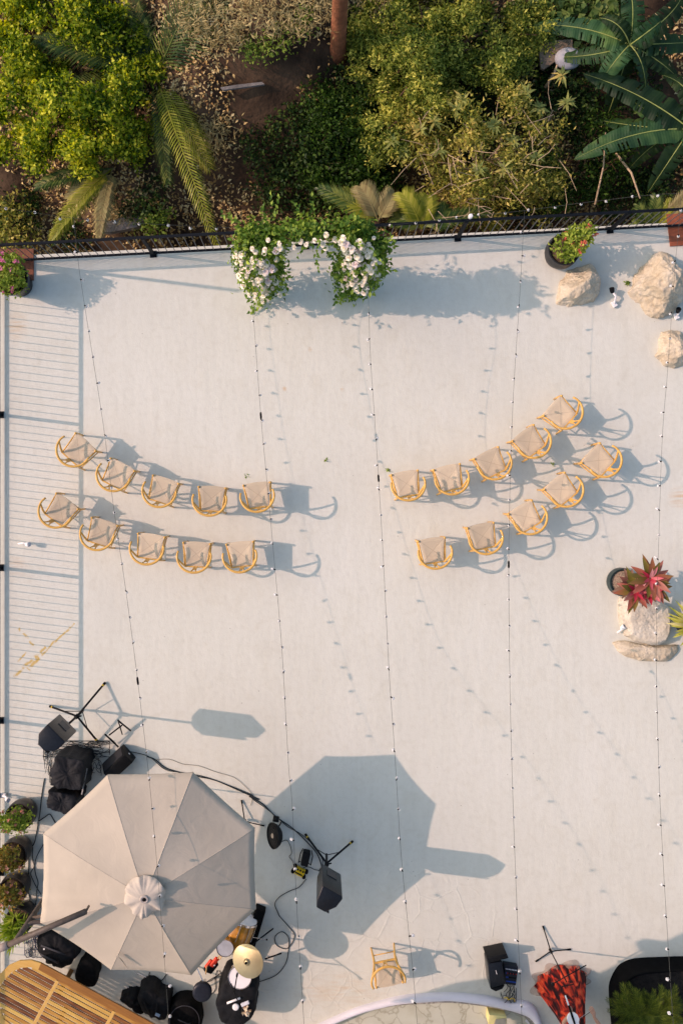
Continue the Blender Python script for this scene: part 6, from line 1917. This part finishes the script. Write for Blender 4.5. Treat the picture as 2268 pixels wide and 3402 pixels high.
MB().tube([a_ + vm @ Vector((0, 0.33, 0.0)), a_ + vm @ Vector((0, 0.5, 0.006)), a_ + vm @ Vector((0, 0.56, 0.0)), a_ + vm @ Vector((0, 0.585, -0.02)), a_ + vm @ Vector((0, 0.575, -0.035))], [0.014, 0.012, 0.011, 0.011, 0.008], 8).build('neck', M_WHITE, t, True)
MB().box(a_ + vm @ Vector((0, 0.33, 0.026)), (0.03, 0.27, 0.008), 0, 0.002, vm).build('fingerboard', M_RUBBER, t)
for s in (-1, 1):
    for q_ in (0.515, 0.545): MB().tube([a_ + vm @ Vector((0, q_, 0.0)), a_ + vm @ Vector((s * 0.035, q_, 0.0))], [0.004, 0.006], 6).build('peg', M_RUBBER, t)
hb = g + Vector((0.195, 0.385, 1.185))
te = a_ + vm @ Vector((-0.12, 0.2, 0.06))
bd = (te - hb).normalized()
t = thing('violin_bow', 'thin dark violin bow in the right hand of the person in red', 'bow', hb)
MB().tube([hb - bd * 0.05, hb + bd * 0.3 + Vector((0, 0, 0.008)), hb + bd * 0.62], [0.0045, 0.004, 0.003], 6).build('bow_stick', mat('dark_bow_wood', (0.06, 0.025, 0.012), 0.35), t, True)
MB().tube([hb - bd * 0.03 + Vector((0, 0, -0.018)), hb + bd * 0.62 + Vector((0, 0, -0.012))], 0.002, 5).build('bow_hair', M_WHITE, t)

# ------------------------------------------------------------------ roof of the house below the frame (throws the big shadow, lower right)
RZ = 4.0
S_ = [(1500, 3332), (1330, 3322), (1446, 3293), (1529, 3267), (1618, 3254), (1760, 3240), (2010, 3233), (2268, 3108), (2325, 3079), (2360, 3500), (2360, 4300), (1700, 4300), (1690, 3400), (1680, 3354)]
rp = [W(x, y) - Vector((1.371 * RZ, -0.1715 * RZ, 0)) for x, y in S_]
t = thing('house_roof', 'flat roof of the house at the near end of the terrace', 'roof', rp[8])
MB().prism([(p.x, p.y) for p in rp], RZ - 0.06, RZ).build('roof_slab', mat('roof_plaster', (0.5, 0.46, 0.42), 0.85), t)
q = W(2181, 3145) - Vector((1.371 * (RZ + 0.1), -0.1715 * (RZ + 0.1), 0))
MB().box((q.x, q.y, RZ + 0.06), (0.16, 0.16, 0.3), 0.4, 0.01).build('vent_stub', M_WHITE, t)
for p in (rp[9], rp[10], rp[11]):
    MB().tube([Vector((p.x - 0.1 if p.x > -2 else p.x + 0.1, p.y + 0.1 if p.y < -9 else p.y - 0.4, 0.0)), Vector((p.x - 0.1 if p.x > -2 else p.x + 0.1, p.y + 0.1 if p.y < -9 else p.y - 0.4, RZ - 0.06))], 0.07, 12).build('post', M_WHITE, t)

# unseen house block, added below the frame to hold back sky light
hw = [W(1330, 3560), W(3000, 3560), W(3000, 4500), W(1330, 4500)]
t = thing('house', 'unseen white house added past the near end of the terrace to block sky light', 'house', hw[0])
MB().prism([(p.x + 0.9 if i in (0, 3) else p.x, p.y) for i, p in enumerate(hw)], 0.004, 4.6).build('wall', mat('unseen_house_plaster', (0.55, 0.52, 0.48), 0.85), t)
# ------------------------------------------------------------------ garden beyond the railing
M_BARK = mat('brown_bark', (0.12, 0.07, 0.04), 0.9, 0.4, 9, bump=1.0, bscale=30)
M_REDBARK = mat('reddish_bark', (0.22, 0.085, 0.04), 0.85, 0.35, 7, bump=0.9, bscale=26)
M_TWIG = mat('dry_twig', (0.42, 0.31, 0.19), 0.9, 0.3, 20)
def limbs(base, targets, r0, m, parent, fork=0.45, name='trunk'):
    mb = MB()
    top = sum((Vector(q) for q in targets), Vector((0, 0, 0))) / len(targets)
    fk = base.lerp(top, fork); fk.x += random.uniform(-.05, .05)
    mb.tube([base - Vector((0, 0, 0.15)), base.lerp(fk, 0.5) + Vector((random.uniform(-.06, .06), random.uniform(-.06, .06), 0)), fk], [r0 * 1.2, r0, r0 * 0.85], 10)
    for q in targets:
        q = Vector(q)
        mb.tube([fk, fk.lerp(q, 0.5) + Vector((random.uniform(-.12, .12), random.uniform(-.12, .12), 0.1)), q], [r0 * 0.6, r0 * 0.38, r0 * 0.12], 7)
        for k in range(4):
            s = fk.lerp(q, random.uniform(0.4, 0.9))
            e = s + Vector((random.uniform(-.4, .4), random.uniform(-.4, .4), random.uniform(0.0, .35)))
            mb.tube([s, (s + e) / 2 + Vector((0, 0, 0.03)), e], [r0 * 0.2, r0 * 0.14, r0 * 0.06], 5)
    return mb.build(name, m, parent, True)
def tree(name, label, base_px, lob_px, mlf, n_cl, per, spread, L, Wd, r0, up=0.9, surf=0.5, cat='tree', group=None, bark=None, jit=0.55, fork=0.45, nsub=5):
    base = WG(*base_px)
    t = thing(name, label, cat, base, group)
    lob = []
    for px, py, z, r in lob_px:
        p = W(px, py, z)
        lob.append((tuple(p), (r, r, r * 0.62)))
    limbs(base, [Vector(l[0]) - Vector((0, 0, 0.1)) for l in lob], r0, bark or M_BARK, t, fork)
    sub_ = []
    for c_, r_ in lob:
        for k in range(nsub):
            u = inside_sphere(1, 0.35)[0]
            rr = r_[0] * random.uniform(0.26, 0.5)
            sub_.append((tuple(np.array(c_) + u * np.array([r_[0], r_[1], r_[0] * 0.85])), (rr, rr, rr * 0.6)))
    V, F = foliage(sub_, n_cl, per, spread, L, Wd, up, surf, jit)
    np_mesh('crown', V, F, mlf, t)
    return t
M_LIME = leafmat('lime_leaf', [(0.1, (0.008, 0.022, 0.004)), (0.4, (0.055, 0.11, 0.009)), (0.64, (0.27, 0.35, 0.022)), (0.95, (0.82, 0.78, 0.08))], 0.42, 0.45, 1.9)
tree('leafy_tree', 'bright lime green leafy tree filling the upper left', (250, 330),
     [(60, 60, -0.5, .62), (190, 40, -0.4, .55), (330, 30, -0.5, .5), (430, 90, -0.45, .36), (250, 100, -0.4, .45), (110, 190, -0.5, .6), (260, 170, -0.4, .6), (390, 170, -0.75, .55), (480, 240, -0.85, .42), (540, 300, -1.0, .3), (500, 400, -1.0, .34), (440, 500, -1.0, .3), (60, 330, -0.6, .55),
      (190, 300, -0.2, .6), (330, 310, -0.25, .6), (440, 330, -0.7, .42), (180, 420, -0.45, .48), (300, 430, -0.35, .5), (410, 440, -0.5, .36), (220, 510, -0.6, .38), (340, 520, -0.6, .34), (60, 460, -0.8, .4), (20, 180, -0.7, .5), (120, 500, -0.8, .34)],
     M_LIME, 2500, 18, 0.055, 0.078, 0.042, 0.09, 1.0, 0.3)
M_OLIVE = leafmat('olive_leaf', [(0.1, (0.010, 0.022, 0.005)), (0.37, (0.065, 0.105, 0.015)), (0.66, (0.25, 0.30, 0.048)), (0.95, (0.68, 0.64, 0.13))], 0.5, 0.38, 1.8)
tree('feathery_tree', 'dense olive green tree of fine feathery leaves, top centre right', (1430, 250),
     [(1260, 60, -0.3, .55), (1400, 30, -0.2, .6), (1550, 30, -0.3, .55), (1690, 60, -0.5, .5), (1240, 190, -0.3, .5), (1360, 170, 0.0, .6), (1500, 150, 0.05, .6), (1640, 170, -0.25, .5),
      (1230, 310, -0.5, .42), (1330, 310, -0.15, .5), (1290, 420, -0.5, .4), (1460, 260, -0.1, .45), (1720, 150, -0.6, .4), (1760, 80, -0.5, .4), (1770, 190, -0.8, .34), (1250, 480, -0.75, .3)],
     M_OLIVE, 2000, 20, 0.06, 0.075, 0.028, 0.085, 0.8, 0.5)
# tree trunk at the top centre with its crown above the frame
base = WG(1122, 168)
t = thing('tree', 'straight reddish brown tree trunk rising out of the top of the frame', 'tree', base)
topp = base + Vector((0.02, 0.05, 5.2))
MB().tube([base - Vector((0, 0, 0.2)), base + Vector((0, 0, 0.15)), base + Vector((0.0, 0.02, 2.0)), topp], [0.19, 0.13, 0.115, 0.10], 16).build('trunk', M_REDBARK, t, True)
lob = [(tuple(topp + Vector((dx, dy, dz))), (r, r, r * 0.6)) for dx, dy, dz, r in [(0.3, 0.9, 0.2, .9), (-0.9, 1.3, 0.1, .8), (1.2, 1.2, 0.0, .8), (0.2, 1.9, 0.4, .9)]]
V, F = foliage(lob, 500, 14, 0.12, 0.12, 0.06, 0.9)
np_mesh('crown', V, F, M_OLIVE, t)

# scrubby shrub with leaf rosettes and dry twigs
M_SCRUB = leafmat('yellowish_leaf', [(0.1, (0.012, 0.024, 0.005)), (0.33, (0.10, 0.135, 0.02)), (0.62, (0.34, 0.33, 0.055)), (1.0, (0.68, 0.55, 0.16))], 0.45, 0.3, 2.5)
lobs = [(1420, 420, -0.5, .42), (1540, 400, -0.3, .45), (1680, 380, -0.35, .45), (1800, 430, -0.5, .4), (1380, 520, -0.7, .35), (1490, 540, -0.5, .45), (1620, 520, -0.35, .48), (1750, 540, -0.5, .45), (1850, 540, -0.8, .35), (1440, 640, -0.9, .4), (1580, 640, -0.7, .4), (1710, 640, -0.75, .4), (1810, 650, -1.0, .35), (1640, 690, -1.0, .3)]
t = tree('rosette_shrub', 'scrubby yellow green shrub with leaf rosettes and dry twigs behind the right railing', (1620, 560), lobs, M_SCRUB, 950, 13, 0.09, 0.085, 0.032, 0.06, 0.7, 0.4, cat='shrub', bark=M_TWIG, fork=0.3)
M_ROS = leafmat('rosette_leaf', [(0.0, (0.07, 0.11, 0.03)), (0.5, (0.2, 0.25, 0.07)), (0.9, (0.4, 0.4, 0.11)), (1.0, (0.58, 0.44, 0.12))], 0.4, 0.3)
ros = [(1535, 335, 0.0), (1745, 310, 0.05), (1440, 405, -0.2), (1865, 250, -0.1), (1640, 415, -0.05), (1515, 360, 0.0), (1700, 470, -0.2), (1590, 560, -0.2), (1790, 360, -0.2), (1880, 340, -0.3), (1460, 500, -0.3), (1670, 560, -0.2), (1780, 520, -0.3), (1395, 430, -0.3), (1560, 480, -0.2), (1300, 470, -0.4), (1340, 510, -0.5), (1620, 200, -0.2)]
for px, py, z in ros:
    c = np.array(W(px, py, z))
    V_, D_, N__ = [], [], []
    for k in range(17):
        a = 2 * math.pi * k / 17 + random.uniform(-.35, .35); e = random.uniform(-0.3, 0.8)
        V_.append(c + rng.normal(size=3) * 0.012); D_.append([math.cos(a) * math.cos(e), math.sin(a) * math.cos(e), math.sin(e)]); N__.append([-math.cos(a) * math.sin(e) + random.gauss(0, .2), -math.sin(a) * math.sin(e) + random.gauss(0, .2), math.cos(e)])
    V, F = leaf_arrays(np.array(V_), np.array(D_), np.array(N__), rng.uniform(0.1, 0.23, len(V_)), rng.uniform(0.032, 0.05, len(V_)), 0.15, rng.uniform(0.05, 0.4))
    np_mesh('rosette', V, F, M_ROS, t)
for k in range(64):
    px, py = random.uniform(1380, 1880), random.uniform(360, 740)
    p = W(px, py, random.uniform(-0.45, 0.0))
    d = Vector((random.gauss(0, 1), random.gauss(0, 1), random.gauss(0.2, 0.4))).normalized() * random.uniform(0.2, 0.6)
    MB().tube([p, p + d * 0.5 + Vector((random.gauss(0, .03), random.gauss(0, .03), 0.02)), p + d], [0.006, 0.005, 0.003], 5).build('twig', M_TWIG, t)

# palms
M_PALM = leafmat('palm_leaf', [(0.0, (0.012, 0.03, 0.01)), (0.5, (0.045, 0.085, 0.02)), (1.0, (0.19, 0.22, 0.05))], 0.3, 0.25)
M_PALMY = leafmat('yellow_palm_leaf', [(0.0, (0.10, 0.14, 0.02)), (0.5, (0.26, 0.29, 0.03)), (1.0, (0.45, 0.42, 0.08))], 0.35, 0.4)
M_PALMD = leafmat('dry_palm_leaf', [(0.0, (0.16, 0.12, 0.05)), (0.5, (0.28, 0.23, 0.10)), (1.0, (0.36, 0.33, 0.14))], 0.5, 0.3)
def palm(name, label, cpx, cz, base_px, fr, r=0.11):
    c = W(cpx[0], cpx[1], cz)
    b_ = WG(*base_px)
    t = thing(name, label, 'palm', b_)
    MB().tube([b_ - Vector((0, 0, 0.2)), b_.lerp(c, 0.5), c], [r * 1.2, r, r * 0.9], 12).build('trunk', M_BARK, t, True)
    for (tx, ty, tz, arch, n_, pl_, mm, dr) in fr:
        mb = MB()
        frond(mb, c, W(tx, ty, tz), arch, n_, pl_, 0.036, dr, 0.12)
        mb.build('frond', mm, t)
    return t
palm('coconut_palm', 'dark coconut palm with long fronds rising from behind the lime tree', (520, 260), -0.8, (510, 280),
     [(800, -80, 0.25, 0.2, 34, 0.7, M_PALM, 0.3), (700, -110, 0.3, 0.25, 34, 0.6, M_PALM, 0.3), (420, -60, -0.35, 0.2, 34, 0.4, M_PALM, 0.3), (290, -40, -0.45, 0.2, 34, 0.4, M_PALM, 0.3),
      (700, 560, -1.0, 0.5, 34, 0.42, M_PALMY, 0.4), (722, 815, -0.1, 0.7, 48, 0.3, M_PALMY, 0.3), (560, 610, -0.8, 0.3, 34, 0.34, M_PALM, 0.5), (120, 130, -0.2, 0.5, 44, 0.5, M_PALM, 0.3), (60, 330, -0.5, 0.3, 44, 0.45, M_PALM, 0.4)])
palm('coconut_palm', 'palm with drooping yellowed fronds on the litter left of the grey slab', (375, 560), -1.2, (370, 560),
     [(170, 800, -0.9, 0.4, 45, 0.3, M_PALMY, 0.3), (225, 660, -1.2, 0.3, 40, 0.3, M_PALMD, 0.3), (330, 790, -1.0, 0.3, 40, 0.28, M_PALMD, 0.3), (120, 620, -1.0, 0.35, 40, 0.3, M_PALM, 0.3)], 0.06)
palm('small_palm', 'small dry tipped palm just behind the railing right of the flower arch', (1255, 735), -0.6, (1255, 735),
     [(1195, 618, -0.5, 0.3, 34, 0.32, M_PALMD, 0.15), (1110, 640, -0.6, 0.25, 30, 0.3, M_PALMY, 0.2), (1060, 620, -0.6, 0.25, 30, 0.3, M_PALM, 0.2), (1310, 640, -0.5, 0.25, 30, 0.3, M_PALMD, 0.2), (1190, 700, -0.7, 0.2, 30, 0.28, M_PALM, 0.2)], 0.05)
palm('small_palm', 'small olive palm behind the railing near the white post cap', (1400, 760), -0.6, (1400, 760),
     [(1335, 640, -0.4, 0.3, 34, 0.34, M_PALMY, 0.2), (1420, 650, -0.5, 0.25, 30, 0.3, M_PALMY, 0.2), (1490, 690, -0.6, 0.2, 28, 0.28, M_PALM, 0.2), (1630, 700, -0.7, 0.3, 34, 0.26, M_PALM, 0.2), (1300, 720, -0.7, 0.2, 26, 0.28, M_PALM, 0.2)], 0.05)
palm('small_palm', 'spiky palm fronds poking up behind the railing near the rust red plate', (2150, 790), -0.8, (2150, 790),
     [(2180, 650, -0.4, 0.25, 26, 0.24, M_PALM, 0.2), (2120, 680, -0.5, 0.2, 24, 0.24, M_PALM, 0.2), (2230, 670, -0.4, 0.2, 24, 0.24, M_PALMY, 0.2), (2100, 740, -0.7, 0.2, 22, 0.2, M_PALM, 0.2), (2285, 640, -0.3, 0.2, 26, 0.26, M_PALMD, 0.2)], 0.05)

# bananas
def banana_mat():
    m, nt, b = newmat('banana_leaf')
    L = nt.links
    geo = nt.nodes.new('ShaderNodeNewGeometry')
    nz = nt.nodes.new('ShaderNodeTexNoise'); nz.inputs['Scale'].default_value = 2.0; nz.inputs['Detail'].default_value = 5
    L.new(geo.outputs['Position'], nz.inputs['Vector'])
    uv = nt.nodes.new('ShaderNodeUVMap')
    sp = nt.nodes.new('ShaderNodeSeparateXYZ'); L.new(uv.outputs[0], sp.inputs[0])
    ml = nt.nodes.new('ShaderNodeMath'); ml.operation = 'MULTIPLY'; L.new(sp.outputs[1], ml.inputs[0]); ml.inputs[1].default_value = 260
    sn = nt.nodes.new('ShaderNodeMath'); sn.operation = 'SINE'; L.new(ml.outputs[0], sn.inputs[0])
    c = ramp(nt, nz.outputs['Fac'], [(0.3, (0.010, 0.028, 0.014)), (0.55, (0.02, 0.05, 0.018)), (0.75, (0.075, 0.12, 0.03))])
    oi = nt.nodes.new('ShaderNodeObjectInfo'); mr = nt.nodes.new('ShaderNodeMapRange'); mr.inputs[3].default_value = 0.45; mr.inputs[4].default_value = 2.2
    L.new(oi.outputs['Random'], mr.inputs[0])
    hs = nt.nodes.new('ShaderNodeHueSaturation'); L.new(c, hs.inputs['Color']); L.new(mr.outputs[0], hs.inputs['Value'])
    L.new(hs.outputs[0], b.inputs['Base Color'])
    b.inputs['Roughness'].default_value = 0.48
    b.inputs['Specular IOR Level'].default_value = 0.14
    bp = nt.nodes.new('ShaderNodeBump'); bp.inputs['Strength'].default_value = 0.25; bp.inputs['Distance'].default_value = 0.006
    L.new(sn.outputs[0], bp.inputs['Height']); L.new(bp.outputs[0], b.inputs['Normal'])
    tr = nt.nodes.new('ShaderNodeBsdfTranslucent'); tr.inputs['Color'].default_value = (0.14, 0.24, 0.03, 1)
    ms = nt.nodes.new('ShaderNodeMixShader'); ms.inputs[0].default_value = 0.25
    L.new(b.outputs[0], ms.inputs[1]); L.new(tr.outputs[0], ms.inputs[2]); L.new(ms.outputs[0], nt.nodes['Material Output'].inputs['Surface'])
    return m
M_BAN = banana_mat()
M_BANR = mat('banana_midrib', (0.26, 0.30, 0.08), 0.4, 0.2, 9)
def banana_leaf(parent, base, tip, width, arch, seed, roll=0.0, vee=0.35):
    rs = random.Random(seed)
    base, tip = Vector(base), Vector(tip)
    dd_ = tip - base
    mid_ = (base + tip) / 2 + Vector((0, 0, arch)) + Vector((-dd_.y, dd_.x, 0)) * rs.uniform(-0.28, 0.28)
    def q(t): return base * (1 - t) ** 2 + mid_ * 2 * t * (1 - t) + tip * t * t
    n = 60; vs, fs, uvs = [], [], []
    tears = [rs.random() < 0.3 for _ in range(n)]
    rid = []
    for i in range(n + 1):
        t = i / n
        p = q(t); tg = (q(min(1, t + 0.01)) - q(max(0, t - 0.01))).normalized()
        sd = tg.cross(Vector((0, 0, 1))).normalized(); up = sd.cross(tg)
        sd = (sd * math.cos(roll) + up * math.sin(roll)); up = sd.cross(tg)
        w = width * 0.5 * max(0.02, min(1, t * 7)) * (max(0.0, 1 - t ** 5)) ** 0.7 * (1 - 0.25 * t)
        rid.append(p + up * 0.004)
        row = []
        for s in (-1, 1):
            for k in (0.02, 0.35, 0.7, 1.0):
                sag = vee * k - 0.75 * vee * k * k * 1.6
                off = (0.05 * math.sin(i * 0.9 + s + seed) + 0.05 * noise.noise(Vector((i * 0.35, s * 3, seed)))) * k
                row.append(p + sd * s * w * k + up * (w * sag + off * w * 2) - tg * w * 0.18 * k)
        vs += row
        uvs.append(t)
    for i in range(n):
        for s in (0, 1):
            if tears[i] and s == (i % 2):
                rngk = (0,)
            else: rngk = (0, 1, 2)
            for k in rngk:
                a = i * 8 + s * 4 + k
                fs.append((a, a + 1, a + 9, a + 8))
    off = wloc(parent)
    me = bpy.data.meshes.new('leaf')
    me.from_pydata([tuple(v - off) for v in vs], [], fs)
    ul = me.uv_layers.new(name='UVMap')
    for l in me.loops:
        vi = l.vertex_index
        ul.data[l.index].uv = ((vi % 8) / 8, uvs[vi // 8])
    lf = link('leaf', me, M_BAN, parent, True)
    MB().tube(rid, [0.012 * (1 - 0.85 * i / n) for i in range(n + 1)], 6).build('midrib', M_BANR, lf, True)
def banana(label, cpx, cz, base_px, leaves, seed):
    c = W(cpx[0], cpx[1], cz); b_ = WG(*base_px)
    t = thing('banana_plant', label, 'banana plant', b_, 'banana plants')
    MB().tube([b_ - Vector((0, 0, 0.2)), b_.lerp(c, 0.5), c], [0.13, 0.11, 0.06], 14).build('stem', mat('banana_stem', (0.12, 0.12, 0.05), 0.6, 0.4, 8), t, True)
    for i, (tx, ty, tz, w, arch, roll) in enumerate(leaves):
        banana_leaf(t, c, W(tx, ty, tz), w, arch, seed + i, roll)
banana('tall banana plant with broad torn dark leaves at the upper right', (2090, 150), -0.1, (2090, 170),
       [(1765, 85, -0.6, 0.42, 0.35, 0.1), (1975, 300, -0.5, 0.4, 0.3, -0.2), (2140, 345, -0.5, 0.3, 0.35, 0.5), (2265, -20, 0.3, 0.42, 0.5, 0.1), (2060, -90, 0.2, 0.4, 0.5, 0.3), (2330, 140, -0.4, 0.4, 0.35, 0.0), (1850, 190, -0.7, 0.36, 0.25, 0.2), (2250, 260, -0.5, 0.36, 0.3, -0.3), (1990, 60, 0.0, 0.3, 0.4, 0.4), (2200, 60, 0.2, 0.34, 0.5, -0.4), (2010, 400, -0.9, 0.4, 0.2, 0.2)], 40)
banana('lower banana plant cut by the right frame edge behind the railing', (2290, 430), -0.1, (2300, 440),
       [(1905, 530, -0.5, 0.46, 0.3, 0.05), (1935, 245, -0.4, 0.5, 0.35, 0.1), (2090, 330, -0.6, 0.4, 0.3, 0.0), (2150, 640, -0.7, 0.42, 0.3, 0.1), (2300, 250, 0.0, 0.36, 0.4, 0.2), (2320, 620, -0.5, 0.4, 0.3, -0.1), (2080, 570, -0.9, 0.36, 0.25, 0.0), (2200, 250, -0.2, 0.36, 0.4, 0.3), (1990, 400, -0.8, 0.4, 0.25, -0.2)], 60)
# big leaved plant at the top right
M_BIG = leafmat('broad_leaf', [(0.0, (0.05, 0.10, 0.03)), (0.5, (0.12, 0.19, 0.05)), (1.0, (0.26, 0.32, 0.1))], 0.4, 0.35)
lob = [tuple((W(x, y, z), (r, r, r * 0.6))) for x, y, z, r in [(1830, 20, -0.8, .4), (1960, 40, -0.7, .4), (2030, 10, -0.8, .4), (1900, 70, -1.0, .35)]]
lob = [(tuple(a), b_) for a, b_ in lob]
bb = WG(1930, 40)
t = thing('broad_leaved_shrub', 'light green broad leaved shrub at the top edge between feathery tree and banana', 'shrub', bb)
limbs(bb, [Vector(l[0]) for l in lob], 0.04, M_BARK, t)
V, F = foliage(lob, 90, 7, 0.1, 0.2, 0.13, 1.0, 0.4)
np_mesh('crown', V, F, M_BIG, t)
# shrubs in the shade and small green plants on the slope
def bush(label, pts, m, ncl, L, Wd, group=None, per=12, sp=0.09):
    p0 = WG(pts[0][0], pts[0][1])
    t = thing('shrub', label, 'shrub', p0, group)
    lob = []
    for px, py, dz, r in pts:
        q = WG(px, py, dz); lob.append((tuple(q), (r, r, r * 0.6)))
    limbs(p0, [Vector(l[0]) for l in lob], 0.025, M_BARK, t)
    V, F = foliage(lob, ncl, per, sp, L, Wd, 1.0, 0.4)
    np_mesh('crown', V, F, m, t)
M_FERN = leafmat('deep_green_leaf', [(0.0, (0.005, 0.014, 0.003)), (0.5, (0.022, 0.055, 0.008)), (1.0, (0.1, 0.18, 0.025))], 0.45, 0.35)
bush('deep green bush in the shade left of the feathery tree', [(1140, 370, 0.5, .42), (1100, 430, 0.45, .4), (1170, 440, 0.4, .36), (1060, 330, 0.3, .3)], M_FERN, 230, 0.07, 0.035)
bush('low dark bush in the shade behind the flower arch', [(1130, 600, 0.5, .4), (1210, 560, 0.5, .4), (1060, 560, 0.3, .35), (1180, 520, 0.5, .4), (1240, 640, 0.5, .4)], M_FERN, 260, 0.085, 0.045)
bush('small light green plant on the litter by the grey slab', [(500, 745, 0.25, .2), (530, 720, 0.2, .14)], M_SPRIG, 40, 0.075, 0.045)
bush('green plant among dry leaves left of the drooping palm', [(40, 700, 0.25, .26), (25, 770, 0.25, .26), (90, 770, 0.2, .2)], M_SCRUB, 90, 0.08, 0.04)
bush('yellow green seedlings on the litter below the tree trunk', [(930, 120, 0.15, .25), (860, 160, 0.12, .22), (1000, 60, 0.15, .2)], M_SPRIG, 60, 0.06, 0.04)
bush('leafy undergrowth beneath the banana leaves near the right railing', [(1850, 650, 0.6, .35), (1960, 610, 0.5, .35), (1800, 560, 0.7, .3), (2060, 520, 0.5, .35), (1990, 420, 0.5, .3)], M_FERN, 220, 0.08, 0.04)
# stone slabs and debris
M_SLAB = stone_mat('grey_slab_stone', (0.10, 0.095, 0.09), (0.17, 0.16, 0.15), (0.22, 0.21, 0.2))
def slab(name, label, cat, pts, th, m, dz=0.12, tilt=0.0):
    P_ = [WG(x, y, dz) for x, y in pts]
    zz = max(p.z for p in P_)
    mb = MB().prism([(p.x, p.y) for p in P_], zz - th, zz)
    return tag(mb.build(name, m), label, cat)
slab('stone_slab', 'long grey stone slab in the shaded ground below the tree trunk', 'stone slab', [(735, 300), (790, 286), (870, 272), (880, 284), (800, 300), (745, 312)], 0.05, M_SLAB)
slab('stone_slab', 'grey angular slab lying on the litter behind the left railing', 'stone slab', [(345, 765), (400, 730), (480, 715), (492, 735), (460, 765), (380, 790), (348, 790)], 0.14, M_SLAB)
o = MB().lathe([(0.0, 0.1), (0.05, 0.1), (0.17, 0.08), (0.22, 0.03), (0.23, 0.0), (0.0, 0.0)], WG(1885, 195, 0.35), 24, Matrix.Rotation(0.12, 3, 'X') @ Matrix.Diagonal((1, 0.8, 1)).to_3x3()).build('basin', mat('pale_grey_plastic', (0.34, 0.35, 0.37), 0.6, 0.3, 4), None, True)
tag(o, 'pale grey upturned basin under the banana leaves at the upper right', 'basin')
slab('plank', 'weathered plank lying under the basin by the banana plant', 'plank', [(1785, 140), (1900, 130), (1900, 165), (1800, 240), (1790, 235)], 0.06, mat('weathered_wood', (0.2, 0.155, 0.11), 0.9, 0.3, 7, 0.5), 0.3)
for lab, a, b_, r in [('bleached dry stem leaning behind the right railing', (1975, 680), (2010, 440), 0.018), ('dry curled banana leaf stem by the right railing', (2045, 510), (2125, 660), 0.024), ('thin dry branch crossing in front of the shrub beside the basin', (1810, 290), (1850, 215), 0.03)]:
    p, q = W(*a, -0.9), W(*b_, -0.6)
    o = MB().tube([p, p.lerp(q, 0.5) + Vector((0.04, 0.03, 0.05)), q], [r, r * 0.8, r * 0.5], 7).build('dry_branch', M_TWIG, None, True)
    tag(o, lab, 'branch')
# dry grass tuft at top
V, F = foliage([(tuple(WG(960, 30, 0.1)), (.9, .5, .12)), (tuple(WG(1230, 20, 0.1)), (.4, .4, .12)), (tuple(WG(420, 700, 0.05)), (.5, .25, .08)), (tuple(WG(720, 60, 0.15)), (.7, .6, .2)), (tuple(WG(700, 420, 0.05)), (.45, .5, .08))], 420, 10, 0.08, 0.12, 0.02, 1.0, 0.1)
o = np_mesh('dry_grass', V, F, leafmat('straw', [(0.0, (0.22, 0.16, 0.055)), (1.0, (0.5, 0.42, 0.2))], 0.7, 0.2))
tag(o, 'dry straw coloured grass on the sunny patches of the slope', 'dry grass', kind='stuff')
